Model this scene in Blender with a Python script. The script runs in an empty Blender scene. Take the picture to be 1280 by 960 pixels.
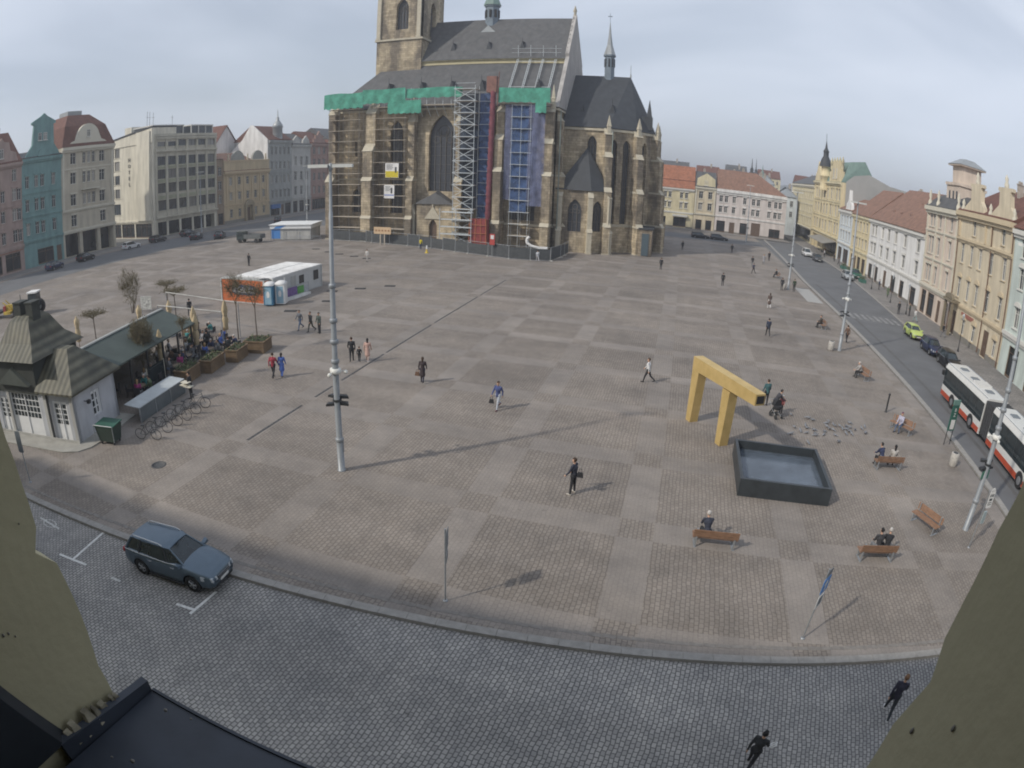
import bpy, bmesh, math, random
import numpy as np
from mathutils import Vector, Matrix
random.seed(7)
PI = math.pi
SC = bpy.context.scene
COL = SC.collection

# ------------------------------------------------------------------ camera
# World: X along the paving rows, Y away from the camera, Z up, metres. The
# camera is a wide webcam lens in a wall opening 14 m above the pavement.
CAMZ = 14.0
cd = bpy.data.cameras.new('camera')
cam = bpy.data.objects.new('camera', cd)
COL.objects.link(cam)
SC.camera = cam
SC.render.engine = 'CYCLES'
cd.type = 'PANO'
LENS = cd if hasattr(cd, 'fisheye_polynomial_k0') else cd.cycles
if hasattr(cd, 'panorama_type'):
    cd.panorama_type = 'FISHEYE_LENS_POLYNOMIAL'
else:
    cd.cycles.panorama_type = 'FISHEYE_LENS_POLYNOMIAL'
LENS.fisheye_polynomial_k0 = 0.0
for _i, _k in enumerate((0.045134397616487375, 0.0001853851222295356, -2.517832981775222e-05, 1.1351731987512752e-06)):
    setattr(LENS, 'fisheye_polynomial_k%d' % (_i + 1), -_k)
LENS.fisheye_fov = math.radians(178)
cd.sensor_width = 36
cd.sensor_fit = 'HORIZONTAL'
cd.shift_x = (640 - 600.287) / 1280
cd.shift_y = -(480 - 461.370) / 960
cd.clip_start = 0.02
cd.clip_end = 6000
R_ = (0.9494111433425584, 0.3128783366580849, 0.026937471058843167)
U_ = (-0.12467686625328744, 0.29681261380145857, 0.9467618239608132)
F_ = (-0.28822588349805744, 0.902224705236127, -0.32080589356080713)
cam.matrix_world = Matrix(((R_[0], U_[0], -F_[0], 0), (R_[1], U_[1], -F_[1], 0), (R_[2], U_[2], -F_[2], CAMZ), (0, 0, 0, 1)))

# ------------------------------------------------------------------ light
SUN_EL = math.radians(38)
SUN_AZ = math.atan2(-0.71, -0.70)          # direction of the sun on the ground plane (atan2(x, y))
w = bpy.data.worlds.new('World')
SC.world = w
w.use_nodes = True
wt = w.node_tree
wt.nodes.clear()
def wn(t): return wt.nodes.new(t)
sky = wn('ShaderNodeTexSky'); sky.sky_type = 'NISHITA'; sky.sun_disc = False
sky.sun_elevation = SUN_EL; sky.sun_rotation = SUN_AZ
sky.air_density = 1.0; sky.dust_density = 2.0; sky.ozone_density = 1.5
tc = wn('ShaderNodeTexCoord')
mp = wn('ShaderNodeMapping'); mp.inputs['Scale'].default_value = (1.0, 1.0, 2.6); mp.inputs['Rotation'].default_value = (0.12, 0.1, 0.4)
n1 = wn('ShaderNodeTexNoise'); n1.inputs['Scale'].default_value = 1.3; n1.inputs['Detail'].default_value = 4; n1.inputs['Roughness'].default_value = 0.52; n1.inputs['Distortion'].default_value = 0.5
cr = wn('ShaderNodeValToRGB'); cr.color_ramp.elements[0].position = 0.36; cr.color_ramp.elements[1].position = 0.74
cr.color_ramp.elements[0].color = (0.5, 0.5, 0.5, 1); cr.color_ramp.elements[1].color = (0.97, 0.97, 0.97, 1)
mul = wn('ShaderNodeVectorMath'); mul.operation = 'SCALE'; mul.inputs['Scale'].default_value = 0.075
mix = wn('ShaderNodeMixRGB'); mix.inputs[2].default_value = (0.70, 0.765, 0.88, 1)
bg = wn('ShaderNodeBackground'); bg.inputs['Strength'].default_value = 1.0
wo = wn('ShaderNodeOutputWorld')
L = wt.links.new
L(tc.outputs['Generated'], mp.inputs['Vector']); L(mp.outputs[0], n1.inputs['Vector']); L(n1.outputs['Fac'], cr.inputs[0])
L(sky.outputs[0], mul.inputs[0]); L(mul.outputs[0], mix.inputs[1]); L(cr.outputs[0], mix.inputs[0]); L(mix.outputs[0], bg.inputs[0]); L(bg.outputs[0], wo.inputs[0])
sd = bpy.data.lights.new('sun', 'SUN'); sd.energy = 2.5; sd.angle = math.radians(1.6); sd.color = (1.0, 0.93, 0.82)
sun = bpy.data.objects.new('sun', sd); COL.objects.link(sun)
sdir = Vector((math.sin(SUN_AZ) * math.cos(SUN_EL), math.cos(SUN_AZ) * math.cos(SUN_EL), math.sin(SUN_EL)))
sun.rotation_euler = sdir.to_track_quat('Z', 'Y').to_euler()
sun.location = (-40, -40, 60)
SC.view_settings.view_transform = 'Standard'
SC.view_settings.look = 'None'
SC.view_settings.gamma = 1
SC.view_settings.use_curve_mapping = False
SC.view_settings.exposure = 0.17
SC.cycles.pixel_filter_type = 'BLACKMAN_HARRIS'
SC.cycles.filter_width = 1.9
SC.cycles.max_bounces = 6
SC.cycles.transparent_max_bounces = 12

# ------------------------------------------------------------------ materials
MATS = {}
def mat(name, col, rough=0.8, var=0.15, scale=1.0, bump=0.0, bscale=None, metal=0.0, spec=None, kind=None, alpha=1.0, col2=None, detail=4, emis=0, ang=0):
    """procedural principled material: noise varies the base colour, optional pattern (kind) and bump"""
    if name in MATS: return MATS[name]
    m = bpy.data.materials.new(name); m.use_nodes = True
    t = m.node_tree; N = t.nodes; b = N['Principled BSDF']
    lk = t.links.new
    b.inputs['Roughness'].default_value = rough; b.inputs['Metallic'].default_value = metal
    if spec is not None: b.inputs['Specular IOR Level'].default_value = spec
    if alpha < 1: b.inputs['Alpha'].default_value = alpha
    if emis:
        b.inputs['Emission Color'].default_value = (*col, 1); b.inputs['Emission Strength'].default_value = emis
    co = N.new('ShaderNodeTexCoord')
    vec = co.outputs['Object']
    if ang:
        mm = N.new('ShaderNodeMapping'); mm.inputs['Rotation'].default_value = (0, 0, ang); lk(vec, mm.inputs[0]); vec = mm.outputs[0]
    nz = N.new('ShaderNodeTexNoise'); nz.inputs['Scale'].default_value = scale; nz.inputs['Detail'].default_value = detail; nz.inputs['Roughness'].default_value = 0.6
    lk(vec, nz.inputs['Vector'])
    rp = N.new('ShaderNodeValToRGB'); rp.color_ramp.elements[0].position = 0.3; rp.color_ramp.elements[1].position = 0.7
    c2 = col2 or col
    rp.color_ramp.elements[0].color = (*[max(0, c * (1 - var)) for c in col], 1)
    rp.color_ramp.elements[1].color = (*[min(1, c * (1 + var)) for c in c2], 1)
    lk(nz.outputs['Fac'], rp.inputs[0])
    out = rp.outputs[0]; height = None
    if kind in ('tile', 'slate', 'seam', 'brick', 'plank', 'rail'):
        wv = N.new('ShaderNodeTexWave'); wv.wave_type = 'BANDS'
        P = {'tile': ('Z', 3.0, 0.25), 'slate': ('Z', 2.2, 0.15), 'seam': ('X', 0.75, 0.0), 'brick': ('Z', 3, 0.2), 'plank': ('Z', 2.5, 0.1), 'rail': ('X', 6, 0)}[kind]
        wv.bands_direction = P[0]; wv.inputs['Scale'].default_value = P[1]; wv.inputs['Distortion'].default_value = P[2] * 2; wv.inputs['Detail'].default_value = 2
        lk(vec, wv.inputs['Vector'])
        mx = N.new('ShaderNodeMixRGB'); mx.blend_type = 'MULTIPLY'; mx.inputs[0].default_value = 0.55 if kind == 'seam' else 0.35
        lk(out, mx.inputs[1]); lk(wv.outputs['Color'], mx.inputs[2]); out = mx.outputs[0]; height = wv.outputs['Fac']
    if kind == 'stone':
        vo = N.new('ShaderNodeTexBrick'); vo.inputs['Scale'].default_value = 1.0
        vo.inputs['Brick Width'].default_value = 0.95; vo.inputs['Row Height'].default_value = 0.42; vo.inputs['Mortar Size'].default_value = 0.03
        vo.inputs['Color1'].default_value = (0.62, 0.6, 0.56, 1); vo.inputs['Color2'].default_value = (1.0, 0.98, 0.95, 1); vo.inputs['Mortar'].default_value = (0.55, 0.52, 0.48, 1)
        sx = N.new('ShaderNodeSeparateXYZ'); cx = N.new('ShaderNodeCombineXYZ'); ad = N.new('ShaderNodeMath'); ad.operation = 'ADD'
        lk(vec, sx.inputs[0]); lk(sx.outputs[0], ad.inputs[0]); lk(sx.outputs[1], ad.inputs[1]); lk(ad.outputs[0], cx.inputs[0]); lk(sx.outputs[2], cx.inputs[1]); lk(cx.outputs[0], vo.inputs['Vector'])
        mx = N.new('ShaderNodeMixRGB'); mx.blend_type = 'MULTIPLY'; mx.inputs[0].default_value = 0.9
        lk(out, mx.inputs[1]); lk(vo.outputs['Color'], mx.inputs[2]); out = mx.outputs[0]
        n3 = N.new('ShaderNodeTexNoise'); n3.inputs['Scale'].default_value = 0.22; n3.inputs['Detail'].default_value = 7; n3.inputs['Roughness'].default_value = 0.65
        mp3 = N.new('ShaderNodeMapping'); mp3.inputs['Scale'].default_value = (1.4, 1.4, 0.5); lk(vec, mp3.inputs[0]); lk(mp3.outputs[0], n3.inputs['Vector'])
        r3 = N.new('ShaderNodeValToRGB'); r3.color_ramp.elements[0].position = 0.4; r3.color_ramp.elements[1].position = 0.62
        r3.color_ramp.elements[0].color = (0.36, 0.35, 0.36, 1); r3.color_ramp.elements[1].color = (1.15, 1.1, 1, 1)
        lk(n3.outputs['Fac'], r3.inputs[0])
        m2 = N.new('ShaderNodeMixRGB'); m2.blend_type = 'MULTIPLY'; m2.inputs[0].default_value = 0.95
        lk(out, m2.inputs[1]); lk(r3.outputs[0], m2.inputs[2]); out = m2.outputs[0]; height = vo.outputs['Fac']
    if kind in ('stucco', 'tile', 'slate', 'seam'):      # weathering: large soft patches and vertical streaks
        n3 = N.new('ShaderNodeTexNoise'); n3.inputs['Scale'].default_value = 0.5; n3.inputs['Detail'].default_value = 6
        mp3 = N.new('ShaderNodeMapping'); mp3.inputs['Scale'].default_value = (2.2, 2.2, 0.35); lk(vec, mp3.inputs[0]); lk(mp3.outputs[0], n3.inputs['Vector'])
        r3 = N.new('ShaderNodeValToRGB'); r3.color_ramp.elements[0].position = 0.35; r3.color_ramp.elements[1].position = 0.65
        r3.color_ramp.elements[0].color = (0.74, 0.73, 0.72, 1); r3.color_ramp.elements[1].color = (1.04, 1.03, 1.02, 1)
        lk(n3.outputs['Fac'], r3.inputs[0])
        m2 = N.new('ShaderNodeMixRGB'); m2.blend_type = 'MULTIPLY'; m2.inputs[0].default_value = 0.8
        lk(out, m2.inputs[1]); lk(r3.outputs[0], m2.inputs[2]); out = m2.outputs[0]
    lk(out, b.inputs['Base Color'])
    if bump:
        bp = N.new('ShaderNodeBump'); bp.inputs['Strength'].default_value = bump; bp.inputs['Distance'].default_value = 0.03
        if height is None:
            nb = N.new('ShaderNodeTexNoise'); nb.inputs['Scale'].default_value = bscale or scale * 6; nb.inputs['Detail'].default_value = 5; lk(vec, nb.inputs['Vector']); height = nb.outputs['Fac']
        lk(height, bp.inputs['Height']); lk(bp.outputs[0], b.inputs['Normal'])
    MATS[name] = m
    return m

def cobble(name, c1, c2, mortar, bw, rh, strip=None, stain=0.35, rot=0.0, ms=0.018):
    """stone setts; strip = (x0, px, y0, py, width) lays a grid of smooth slab bands over them"""
    m = bpy.data.materials.new(name); m.use_nodes = True
    t = m.node_tree; N = t.nodes; b = N['Principled BSDF']; lk = t.links.new
    b.inputs['Roughness'].default_value = 0.85; b.inputs['Specular IOR Level'].default_value = 0.3
    co = N.new('ShaderNodeTexCoord'); vec = co.outputs['Object']
    mp_ = N.new('ShaderNodeMapping'); mp_.inputs['Rotation'].default_value = (0, 0, rot); lk(vec, mp_.inputs[0])
    nz = N.new('ShaderNodeTexNoise'); nz.inputs['Scale'].default_value = 1.6; nz.inputs['Detail'].default_value = 2; lk(vec, nz.inputs['Vector'])
    wob = N.new('ShaderNodeVectorMath'); wob.operation = 'SCALE'; wob.inputs['Scale'].default_value = 0.16; lk(nz.outputs['Color'], wob.inputs[0])
    av = N.new('ShaderNodeVectorMath'); av.operation = 'ADD'; lk(mp_.outputs[0], av.inputs[0]); lk(wob.outputs[0], av.inputs[1])
    br = N.new('ShaderNodeTexBrick'); br.inputs['Scale'].default_value = 1; br.inputs['Brick Width'].default_value = bw; br.inputs['Row Height'].default_value = rh
    br.inputs['Mortar Size'].default_value = ms; br.inputs['Mortar Smooth'].default_value = 0.4
    br.inputs['Color1'].default_value = (*c1, 1); br.inputs['Color2'].default_value = (*c2, 1); br.inputs['Mortar'].default_value = (*mortar, 1)
    lk(av.outputs[0], br.inputs['Vector'])
    out = br.outputs['Color']; bh = br.outputs['Fac']
    def math_(op, a, c, clamp=False):
        n = N.new('ShaderNodeMath'); n.operation = op; n.use_clamp = clamp
        for i, v in enumerate((a, c)):
            if v is None: continue
            if isinstance(v, (int, float)): n.inputs[i].default_value = v
            else: lk(v, n.inputs[i])
        return n.outputs[0]
    if strip:
        x0, px, y0, py, wd = strip
        sx = N.new('ShaderNodeSeparateXYZ'); lk(vec, sx.inputs[0])
        def band(s, o, p):
            d = math_('FLOORED_MODULO', math_('SUBTRACT', s, o), p)
            return math_('LESS_THAN', d, wd), d
        bx, dx = band(sx.outputs[0], x0, px); by, dy = band(sx.outputs[1], y0, py)
        either = math_('ADD', bx, by); one = math_('COMPARE', either, 1.0)
        one.node.inputs[2].default_value = 0.1
        ns = N.new('ShaderNodeTexNoise'); ns.inputs['Scale'].default_value = 14; ns.inputs['Detail'].default_value = 3; lk(vec, ns.inputs['Vector'])
        rs = N.new('ShaderNodeValToRGB'); rs.color_ramp.elements[0].position = .3; rs.color_ramp.elements[1].position = .7
        rs.color_ramp.elements[0].color = (.258, .234, .213, 1); rs.color_ramp.elements[1].color = (.306, .28, .255, 1); lk(ns.outputs['Fac'], rs.inputs[0])
        nw = N.new('ShaderNodeTexNoise'); nw.inputs['Scale'].default_value = .07; nw.inputs['Detail'].default_value = 5; lk(vec, nw.inputs['Vector'])
        wear = math_('MULTIPLY_ADD', nw.outputs['Fac'], 1.5, True); wear.node.inputs[2].default_value = -.12
        mx = N.new('ShaderNodeMixRGB'); lk(math_('MULTIPLY', one, wear), mx.inputs[0]); lk(out, mx.inputs[1]); lk(rs.outputs[0], mx.inputs[2]); out = mx.outputs[0]
        bh = math_('MULTIPLY', bh, math_('SUBTRACT', 1.0, one))
        # each panel of setts has its own shade
        fx = math_('FLOOR', math_('DIVIDE', math_('SUBTRACT', sx.outputs[0], x0), px), None); fy = math_('FLOOR', math_('DIVIDE', math_('SUBTRACT', sx.outputs[1], y0), py), None)
        cb = N.new('ShaderNodeCombineXYZ'); lk(fx, cb.inputs[0]); lk(fy, cb.inputs[1]); lk(one, cb.inputs[2])
        wn_ = N.new('ShaderNodeTexWhiteNoise'); lk(cb.outputs[0], wn_.inputs['Vector'])
        pr = math_('ADD', math_('MULTIPLY', wn_.outputs['Value'], 0.12), 0.94)
        m3 = N.new('ShaderNodeVectorMath'); m3.operation = 'SCALE'; lk(out, m3.inputs[0]); lk(pr, m3.inputs['Scale']); out = m3.outputs[0]
    # wheel and foot wear drawn out along x, and small dark spots
    for scv, lo_, a0, a1, fac in (((.05, .5, 1), .84, .38, .6, .8), ((3.2, 3.2, 1), .7, .26, .36, .7)):
        mq = N.new('ShaderNodeMapping'); mq.inputs['Scale'].default_value = scv; lk(vec, mq.inputs[0])
        nq = N.new('ShaderNodeTexNoise'); nq.inputs['Scale'].default_value = 1.0; nq.inputs['Detail'].default_value = 4; lk(mq.outputs[0], nq.inputs['Vector'])
        rq = N.new('ShaderNodeValToRGB'); rq.color_ramp.elements[0].position = a0; rq.color_ramp.elements[1].position = a1; rq.color_ramp.elements[0].color = (lo_, lo_, lo_, 1); rq.color_ramp.elements[1].color = (1, 1, 1, 1); lk(nq.outputs['Fac'], rq.inputs[0])
        mq2 = N.new('ShaderNodeMixRGB'); mq2.blend_type = 'MULTIPLY'; mq2.inputs[0].default_value = fac; lk(out, mq2.inputs[1]); lk(rq.outputs[0], mq2.inputs[2]); out = mq2.outputs[0]
    vr = N.new('ShaderNodeTexVoronoi'); vr.inputs['Scale'].default_value = .42; vr.distance = 'MANHATTAN'; lk(vec, vr.inputs['Vector'])   # relaid patches
    sr = N.new('ShaderNodeSeparateColor'); lk(vr.outputs['Color'], sr.inputs[0])
    m4 = N.new('ShaderNodeVectorMath'); m4.operation = 'SCALE'; lk(out, m4.inputs[0]); lk(math_('ADD', math_('MULTIPLY', sr.outputs[0], .09), .955), m4.inputs['Scale']); out = m4.outputs[0]
    for sc_, amt, lo in ((0.11, stain, .72), (0.9, .5, .8)):
        n3 = N.new('ShaderNodeTexNoise'); n3.inputs['Scale'].default_value = sc_; n3.inputs['Detail'].default_value = 8; n3.inputs['Roughness'].default_value = .6; lk(vec, n3.inputs['Vector'])
        r3 = N.new('ShaderNodeValToRGB'); r3.color_ramp.elements[0].position = .33; r3.color_ramp.elements[1].position = .68
        r3.color_ramp.elements[0].color = (lo, lo, lo * 1.02, 1); r3.color_ramp.elements[1].color = (1.12, 1.1, 1.08, 1); lk(n3.outputs['Fac'], r3.inputs[0])
        mx = N.new('ShaderNodeMixRGB'); mx.blend_type = 'MULTIPLY'; mx.inputs[0].default_value = amt * 2 if amt < .5 else amt; lk(out, mx.inputs[1]); lk(r3.outputs[0], mx.inputs[2]); out = mx.outputs[0]
    lk(out, b.inputs['Base Color'])
    bp = N.new('ShaderNodeBump'); bp.inputs['Strength'].default_value = 0.5; bp.inputs['Distance'].default_value = 0.02; bp.invert = True; lk(bh, bp.inputs['Height']); lk(bp.outputs[0], b.inputs['Normal'])
    return m

# ------------------------------------------------------------------ mesh builder
class MB:
    def __init__(s): s.v = []; s.f = []; s.m = []; s.sm = []
    def add(s, vs, fs, mi=0, smooth=False):
        o = len(s.v); s.v += [tuple(p) for p in vs]
        for f in fs: s.f.append(tuple(i + o for i in f)); s.m.append(mi); s.sm.append(smooth)
        return s
    def box(s, x0, y0, z0, x1, y1, z1, mi=0):
        if x0 > x1: x0, x1 = x1, x0
        if y0 > y1: y0, y1 = y1, y0
        if z0 > z1: z0, z1 = z1, z0
        return s.add([(x0, y0, z0), (x1, y0, z0), (x1, y1, z0), (x0, y1, z0), (x0, y0, z1), (x1, y0, z1), (x1, y1, z1), (x0, y1, z1)],
                     [(0, 3, 2, 1), (4, 5, 6, 7), (0, 1, 5, 4), (1, 2, 6, 5), (2, 3, 7, 6), (3, 0, 4, 7)], mi)
    def hexa(s, a, b, mi=0):        # two quads a (bottom) and b (top), same winding (ccw seen from above)
        return s.add(list(a) + list(b), [(0, 3, 2, 1), (4, 5, 6, 7), (0, 1, 5, 4), (1, 2, 6, 5), (2, 3, 7, 6), (3, 0, 4, 7)], mi)
    def tube(s, p0, p1, r0, r1=None, n=8, mi=0, smooth=True):
        r1 = r0 if r1 is None else r1
        p0 = Vector(p0); p1 = Vector(p1); d = (p1 - p0)
        if d.length < 1e-6: return s
        q = d.to_track_quat('Z', 'Y'); vs = []
        for p, r in ((p0, r0), (p1, r1)):
            for i in range(n):
                a = 2 * PI * i / n; vs.append(p + q @ Vector((r * math.cos(a), r * math.sin(a), 0)))
        s.add(vs, [(i, (i + 1) % n, n + (i + 1) % n, n + i) for i in range(n)], mi, smooth)
        s.add(vs, [tuple(range(n - 1, -1, -1)), tuple(range(n, 2 * n))], mi)
        return s
    def path(s, pts, r, n=6, mi=0):
        for a, b in zip(pts, pts[1:]): s.tube(a, b, r, r, n, mi)
        return s
    def lathe(s, prof, c=(0, 0, 0), n=12, mi=0, rot=0.0, smooth=True):     # prof: (r, z) from bottom to top
        vs = []; fs = []
        for r, z in prof:
            for i in range(n):
                a = rot + 2 * PI * i / n; vs.append((c[0] + r * math.cos(a), c[1] + r * math.sin(a), c[2] + z))
        for k in range(len(prof) - 1):
            for i in range(n):
                fs.append((k * n + i, k * n + (i + 1) % n, (k + 1) * n + (i + 1) % n, (k + 1) * n + i))
        s.add(vs, fs, mi, smooth)
        return s.add(vs, [tuple(range(n - 1, -1, -1)), tuple((len(prof) - 1) * n + i for i in range(n))], mi)
    def prism(s, poly, a0, a1, axis='y', mi=0):     # poly: 2-D points in the plane across the axis
        def P(p, a):
            return {'x': (a, p[0], p[1]), 'y': (p[0], a, p[1]), 'z': (p[0], p[1], a)}[axis]
        n = len(poly); vs = [P(p, a0) for p in poly] + [P(p, a1) for p in poly]
        return s.add(vs, [tuple(range(n)), tuple(range(2 * n - 1, n - 1, -1))] + [((i + 1) % n, i, n + i, n + (i + 1) % n) for i in range(n)], mi)
    def sphere(s, c, r, n=10, k=6, mi=0, sz=(1, 1, 1)):
        vs = []; fs = []
        for j in range(1, k):
            t = PI * j / k
            for i in range(n):
                a = 2 * PI * i / n; vs.append((c[0] + sz[0] * r * math.sin(t) * math.cos(a), c[1] + sz[1] * r * math.sin(t) * math.sin(a), c[2] - sz[2] * r * math.cos(t)))
        b = len(vs); vs += [(c[0], c[1], c[2] - sz[2] * r), (c[0], c[1], c[2] + sz[2] * r)]
        for j in range(k - 2):
            for i in range(n): fs.append((j * n + i, j * n + (i + 1) % n, (j + 1) * n + (i + 1) % n, (j + 1) * n + i))
        for i in range(n): fs.append((b, (i + 1) % n, i)); fs.append((b + 1, (k - 2) * n + i, (k - 2) * n + (i + 1) % n))
        return s.add(vs, fs, mi, True)
    def mesh(s, name, mats, off=(0, 0, 0), fixn=True):
        me = bpy.data.meshes.new(name)
        me.from_pydata([(v[0] - off[0], v[1] - off[1], v[2] - off[2]) for v in s.v], [], s.f)
        for i, p in enumerate(me.polygons): p.material_index = s.m[i]; p.use_smooth = s.sm[i]
        if fixn:
            b = bmesh.new(); b.from_mesh(me); bmesh.ops.recalc_face_normals(b, faces=b.faces); b.to_mesh(b and me); b.free()
        if not isinstance(mats, (list, tuple)): mats = [mats]
        for m in mats: me.materials.append(m)
        me.update()
        return me
    def islands(s):
        par = {}
        def find(x):
            while par[x] != x: par[x] = par[par[x]]; x = par[x]
            return x
        key = [tuple(round(c, 4) for c in v) for v in s.v]
        for k in key: par.setdefault(k, k)
        for f in s.f:
            a = find(key[f[0]])
            for i in f[1:]:
                b_ = find(key[i])
                if b_ != a: par[b_] = a
        out = {}
        for i, f in enumerate(s.f): out.setdefault(find(key[f[0]]), []).append(i)
        res = []
        for ids in out.values():
            q = MB(); mp_ = {}
            for i in ids:
                for vi in s.f[i]:
                    if vi not in mp_: mp_[vi] = len(q.v); q.v.append(s.v[vi])
                q.f.append(tuple(mp_[vi] for vi in s.f[i])); q.m.append(s.m[i]); q.sm.append(s.sm[i])
            res.append(q)
        return res
    def build(s, name, mats, parent=None, off=(0, 0, 0), fixn=True):
        if name in ('plinth', 'porch_wall', 'tower_cornice', 'choir_cornice', 'pillar', 'sill_trim', 'window_bar', 'roof_hatch', 'post', 'print', 'gutter'):
            return [link(name, q.mesh(name, mats, off, fixn), parent) for q in s.islands()][0]
        return link(name, s.mesh(name, mats, off, fixn), parent)

def link(name, me, parent=None, loc=None, rz=0):
    o = bpy.data.objects.new(name, me); COL.objects.link(o)
    if parent is not None: o.parent = parent
    if loc is not None: o.location = loc
    if rz: o.rotation_euler = (0, 0, rz)
    return o
def tag(o, label=None, cat=None, group=None, kind=None):
    if label: o['label'] = label
    if cat: o['category'] = cat
    if group: o['group'] = group
    if kind: o['kind'] = kind
    return o
def thing(name, label, cat, loc=(0, 0, 0), rz=0, group=None):
    o = bpy.data.objects.new(name, None); COL.objects.link(o)
    o.location = loc; o.rotation_euler = (0, 0, rz); o.empty_display_size = 0.3
    return tag(o, label, cat, group)
def kids(o): return [c for c in bpy.data.objects if c.parent == o]
def copy_tree(o, loc=None, rz=None, label=None, parent=None, group=None, ch=None):
    c = o.copy(); COL.objects.link(c)
    if parent is not None: c.parent = parent
    if loc is not None: c.location = loc
    if rz is not None: c.rotation_euler = (0, 0, rz)
    if label: c['label'] = label
    if group: c['group'] = group
    for k in o.children: copy_tree(k, parent=c)
    return c
def struct(name, mb, m): return tag(mb.build(name, m), kind='structure')
# ------------------------------------------------------------------ the ground
GX, PX_, GY, PY_, WD = -0.922, 6.893, 21.537, 6.704, 1.5
def kerb_y(x): return 14.92 + 0.0842 * (x + 0.0)        # the south kerb runs a little askew to the paving
M_square = cobble('square_setts', (.25, .22, .192), (.296, .264, .232), (.162, .144, .127), .25, .18, (GX, PX_, GY, PY_, WD), rot=PI / 2)
M_street = cobble('street_setts', (.32, .315, .305), (.43, .42, .4), (.13, .13, .128), .2, .145, None, stain=.45, rot=PI / 2 + .084, ms=.02)
M_asph = mat('asphalt', (.125, .128, .134), .9, .14, .35, .2, 30)
M_pave = cobble('pavement_slabs', (.235, .225, .215), (.3, .285, .27), (.13, .125, .12), .5, .3, None)
M_kerb = mat('kerb_granite', (.28, .268, .25), .8, .16, 3, .2)
M_far = mat('far_ground', (.17, .165, .155), .95, .25, .02)
m = MB(); m.add([(-2400, -300, -.15), (2400, -300, -.15), (2400, 2400, -.15), (-2400, 2400, -.15)], [(0, 1, 2, 3)]); struct('ground', m, M_far)
# carriageway of the street below the camera (kerb step down 0.12)
m = MB(); m.add([(-130, -30, -.12), (36, -30, -.12), (36, kerb_y(36) - .15, -.12), (-130, kerb_y(-130) - .15, -.12)], [(0, 1, 2, 3)]); struct('street', m, M_street)
# the square
SQ = [(-108.6, kerb_y(-108.6)), (21.0, kerb_y(21.0)), (21.0, 176), (-108.6, 176)]
m = MB(); m.add([(x, y, 0) for x, y in SQ], [(0, 1, 2, 3)]); struct('square', m, M_square)
# asphalt drive in front of the left row and its kerb
m = MB(); m.add([(-101, 4, .004), (-88, 4, .004), (-88, 108, .004), (-62, 150, .004), (-62, 176, .004), (-101, 176, .004)], [(0, 1, 2, 3, 4, 5)]); struct('road', m, M_asph)
m = MB(); m.add([(-108.6, 4, .008), (-103.2, 4, .008), (-103.2, 176, .008), (-108.6, 176, .008)], [(0, 1, 2, 3)]); struct('pavement', m, M_pave)
m = MB(); m.add([(-88, 148, .006), (21, 148, .006), (21, 160, .006), (-88, 160, .006)], [(0, 1, 2, 3)]); struct('road', m, M_asph)
# right-hand road along the east houses
m = MB(); m.add([(21.75, -30, -.115), (31.1, -30, -.115), (31.1, 75, -.115), (33.8, 120, -.115), (33.8, 330, -.115), (21.75, 330, -.115)], [(0, 1, 2, 3, 4, 5)]); struct('road', m, M_asph)
m = MB(); m.box(31.1, -30, -.14, 38.5, 75, .0); struct('pavement', m, M_pave)
m = MB(); m.add([(31.1, 75.0, 0), (38.5, 75.0, 0), (38.5, 330, 0), (33.8, 330, 0), (33.8, 120, 0), (31.1, 75, -.12), (33.8, 120, -.12), (33.8, 330, -.12)], [(0, 1, 2, 3, 4), (0, 4, 6, 5), (4, 3, 7, 6)]); struct('pavement', m, M_pave)
m = MB(); m.box(-4.8, 170.2, .0, 31, 176, .12); struct('pavement', m, M_pave)
# kerbs
def kerb(pts, wd=.3, top=.012, bot=-.13, name='kerb'):
    m = MB()
    for (a, b) in zip(pts, pts[1:]):
        a = Vector(a); b = Vector(b); d = (b - a).normalized(); n = Vector((-d.y, d.x)); L_ = (b - a).length; k = max(1, int(L_ / 1.0))
        for i in range(k):
            p = a + d * (L_ * i / k + .006); q = a + d * (L_ * (i + 1) / k - .006)
            c = [p - n * wd / 2, q - n * wd / 2, q + n * wd / 2, p + n * wd / 2]
            e = random.uniform(-.003, .003)
            m.hexa([(v.x, v.y, bot) for v in c], [(v.x, v.y, top + e) for v in c])
    struct(name, m, M_kerb)
kerb([(-70, kerb_y(-70)), (21.2, kerb_y(21.2))], .34)
kerb([(21.5, 17.2), (21.5, 100), (22.6, 130), (24, 180)], .5)
kerb([(31.1, 4), (31.1, 75), (33.8, 120), (33.8, 200)], .3, .02)
kerb([(-103.2, 20), (-103.2, 170)], .3, .03, -.05)
m = MB()     # row of edging stones just inside the kerb
for i in range(150):
    x = -50 + i * .48; y = kerb_y(x) + .62
    m.box(x, y - .09, -.05, x + .46, y + .09, .006 + random.uniform(0, .004))
struct('edging_stones', m, mat('edging', (.2, .185, .17), .9, .2, 4))
# near pavement below our own house
m = MB(); m.box(-60, -1.2, -.14, 36, 5.0, .0); struct('pavement', m, M_pave)
kerb([(-60, 5.1), (36, 5.1)], .25, .02)
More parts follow.
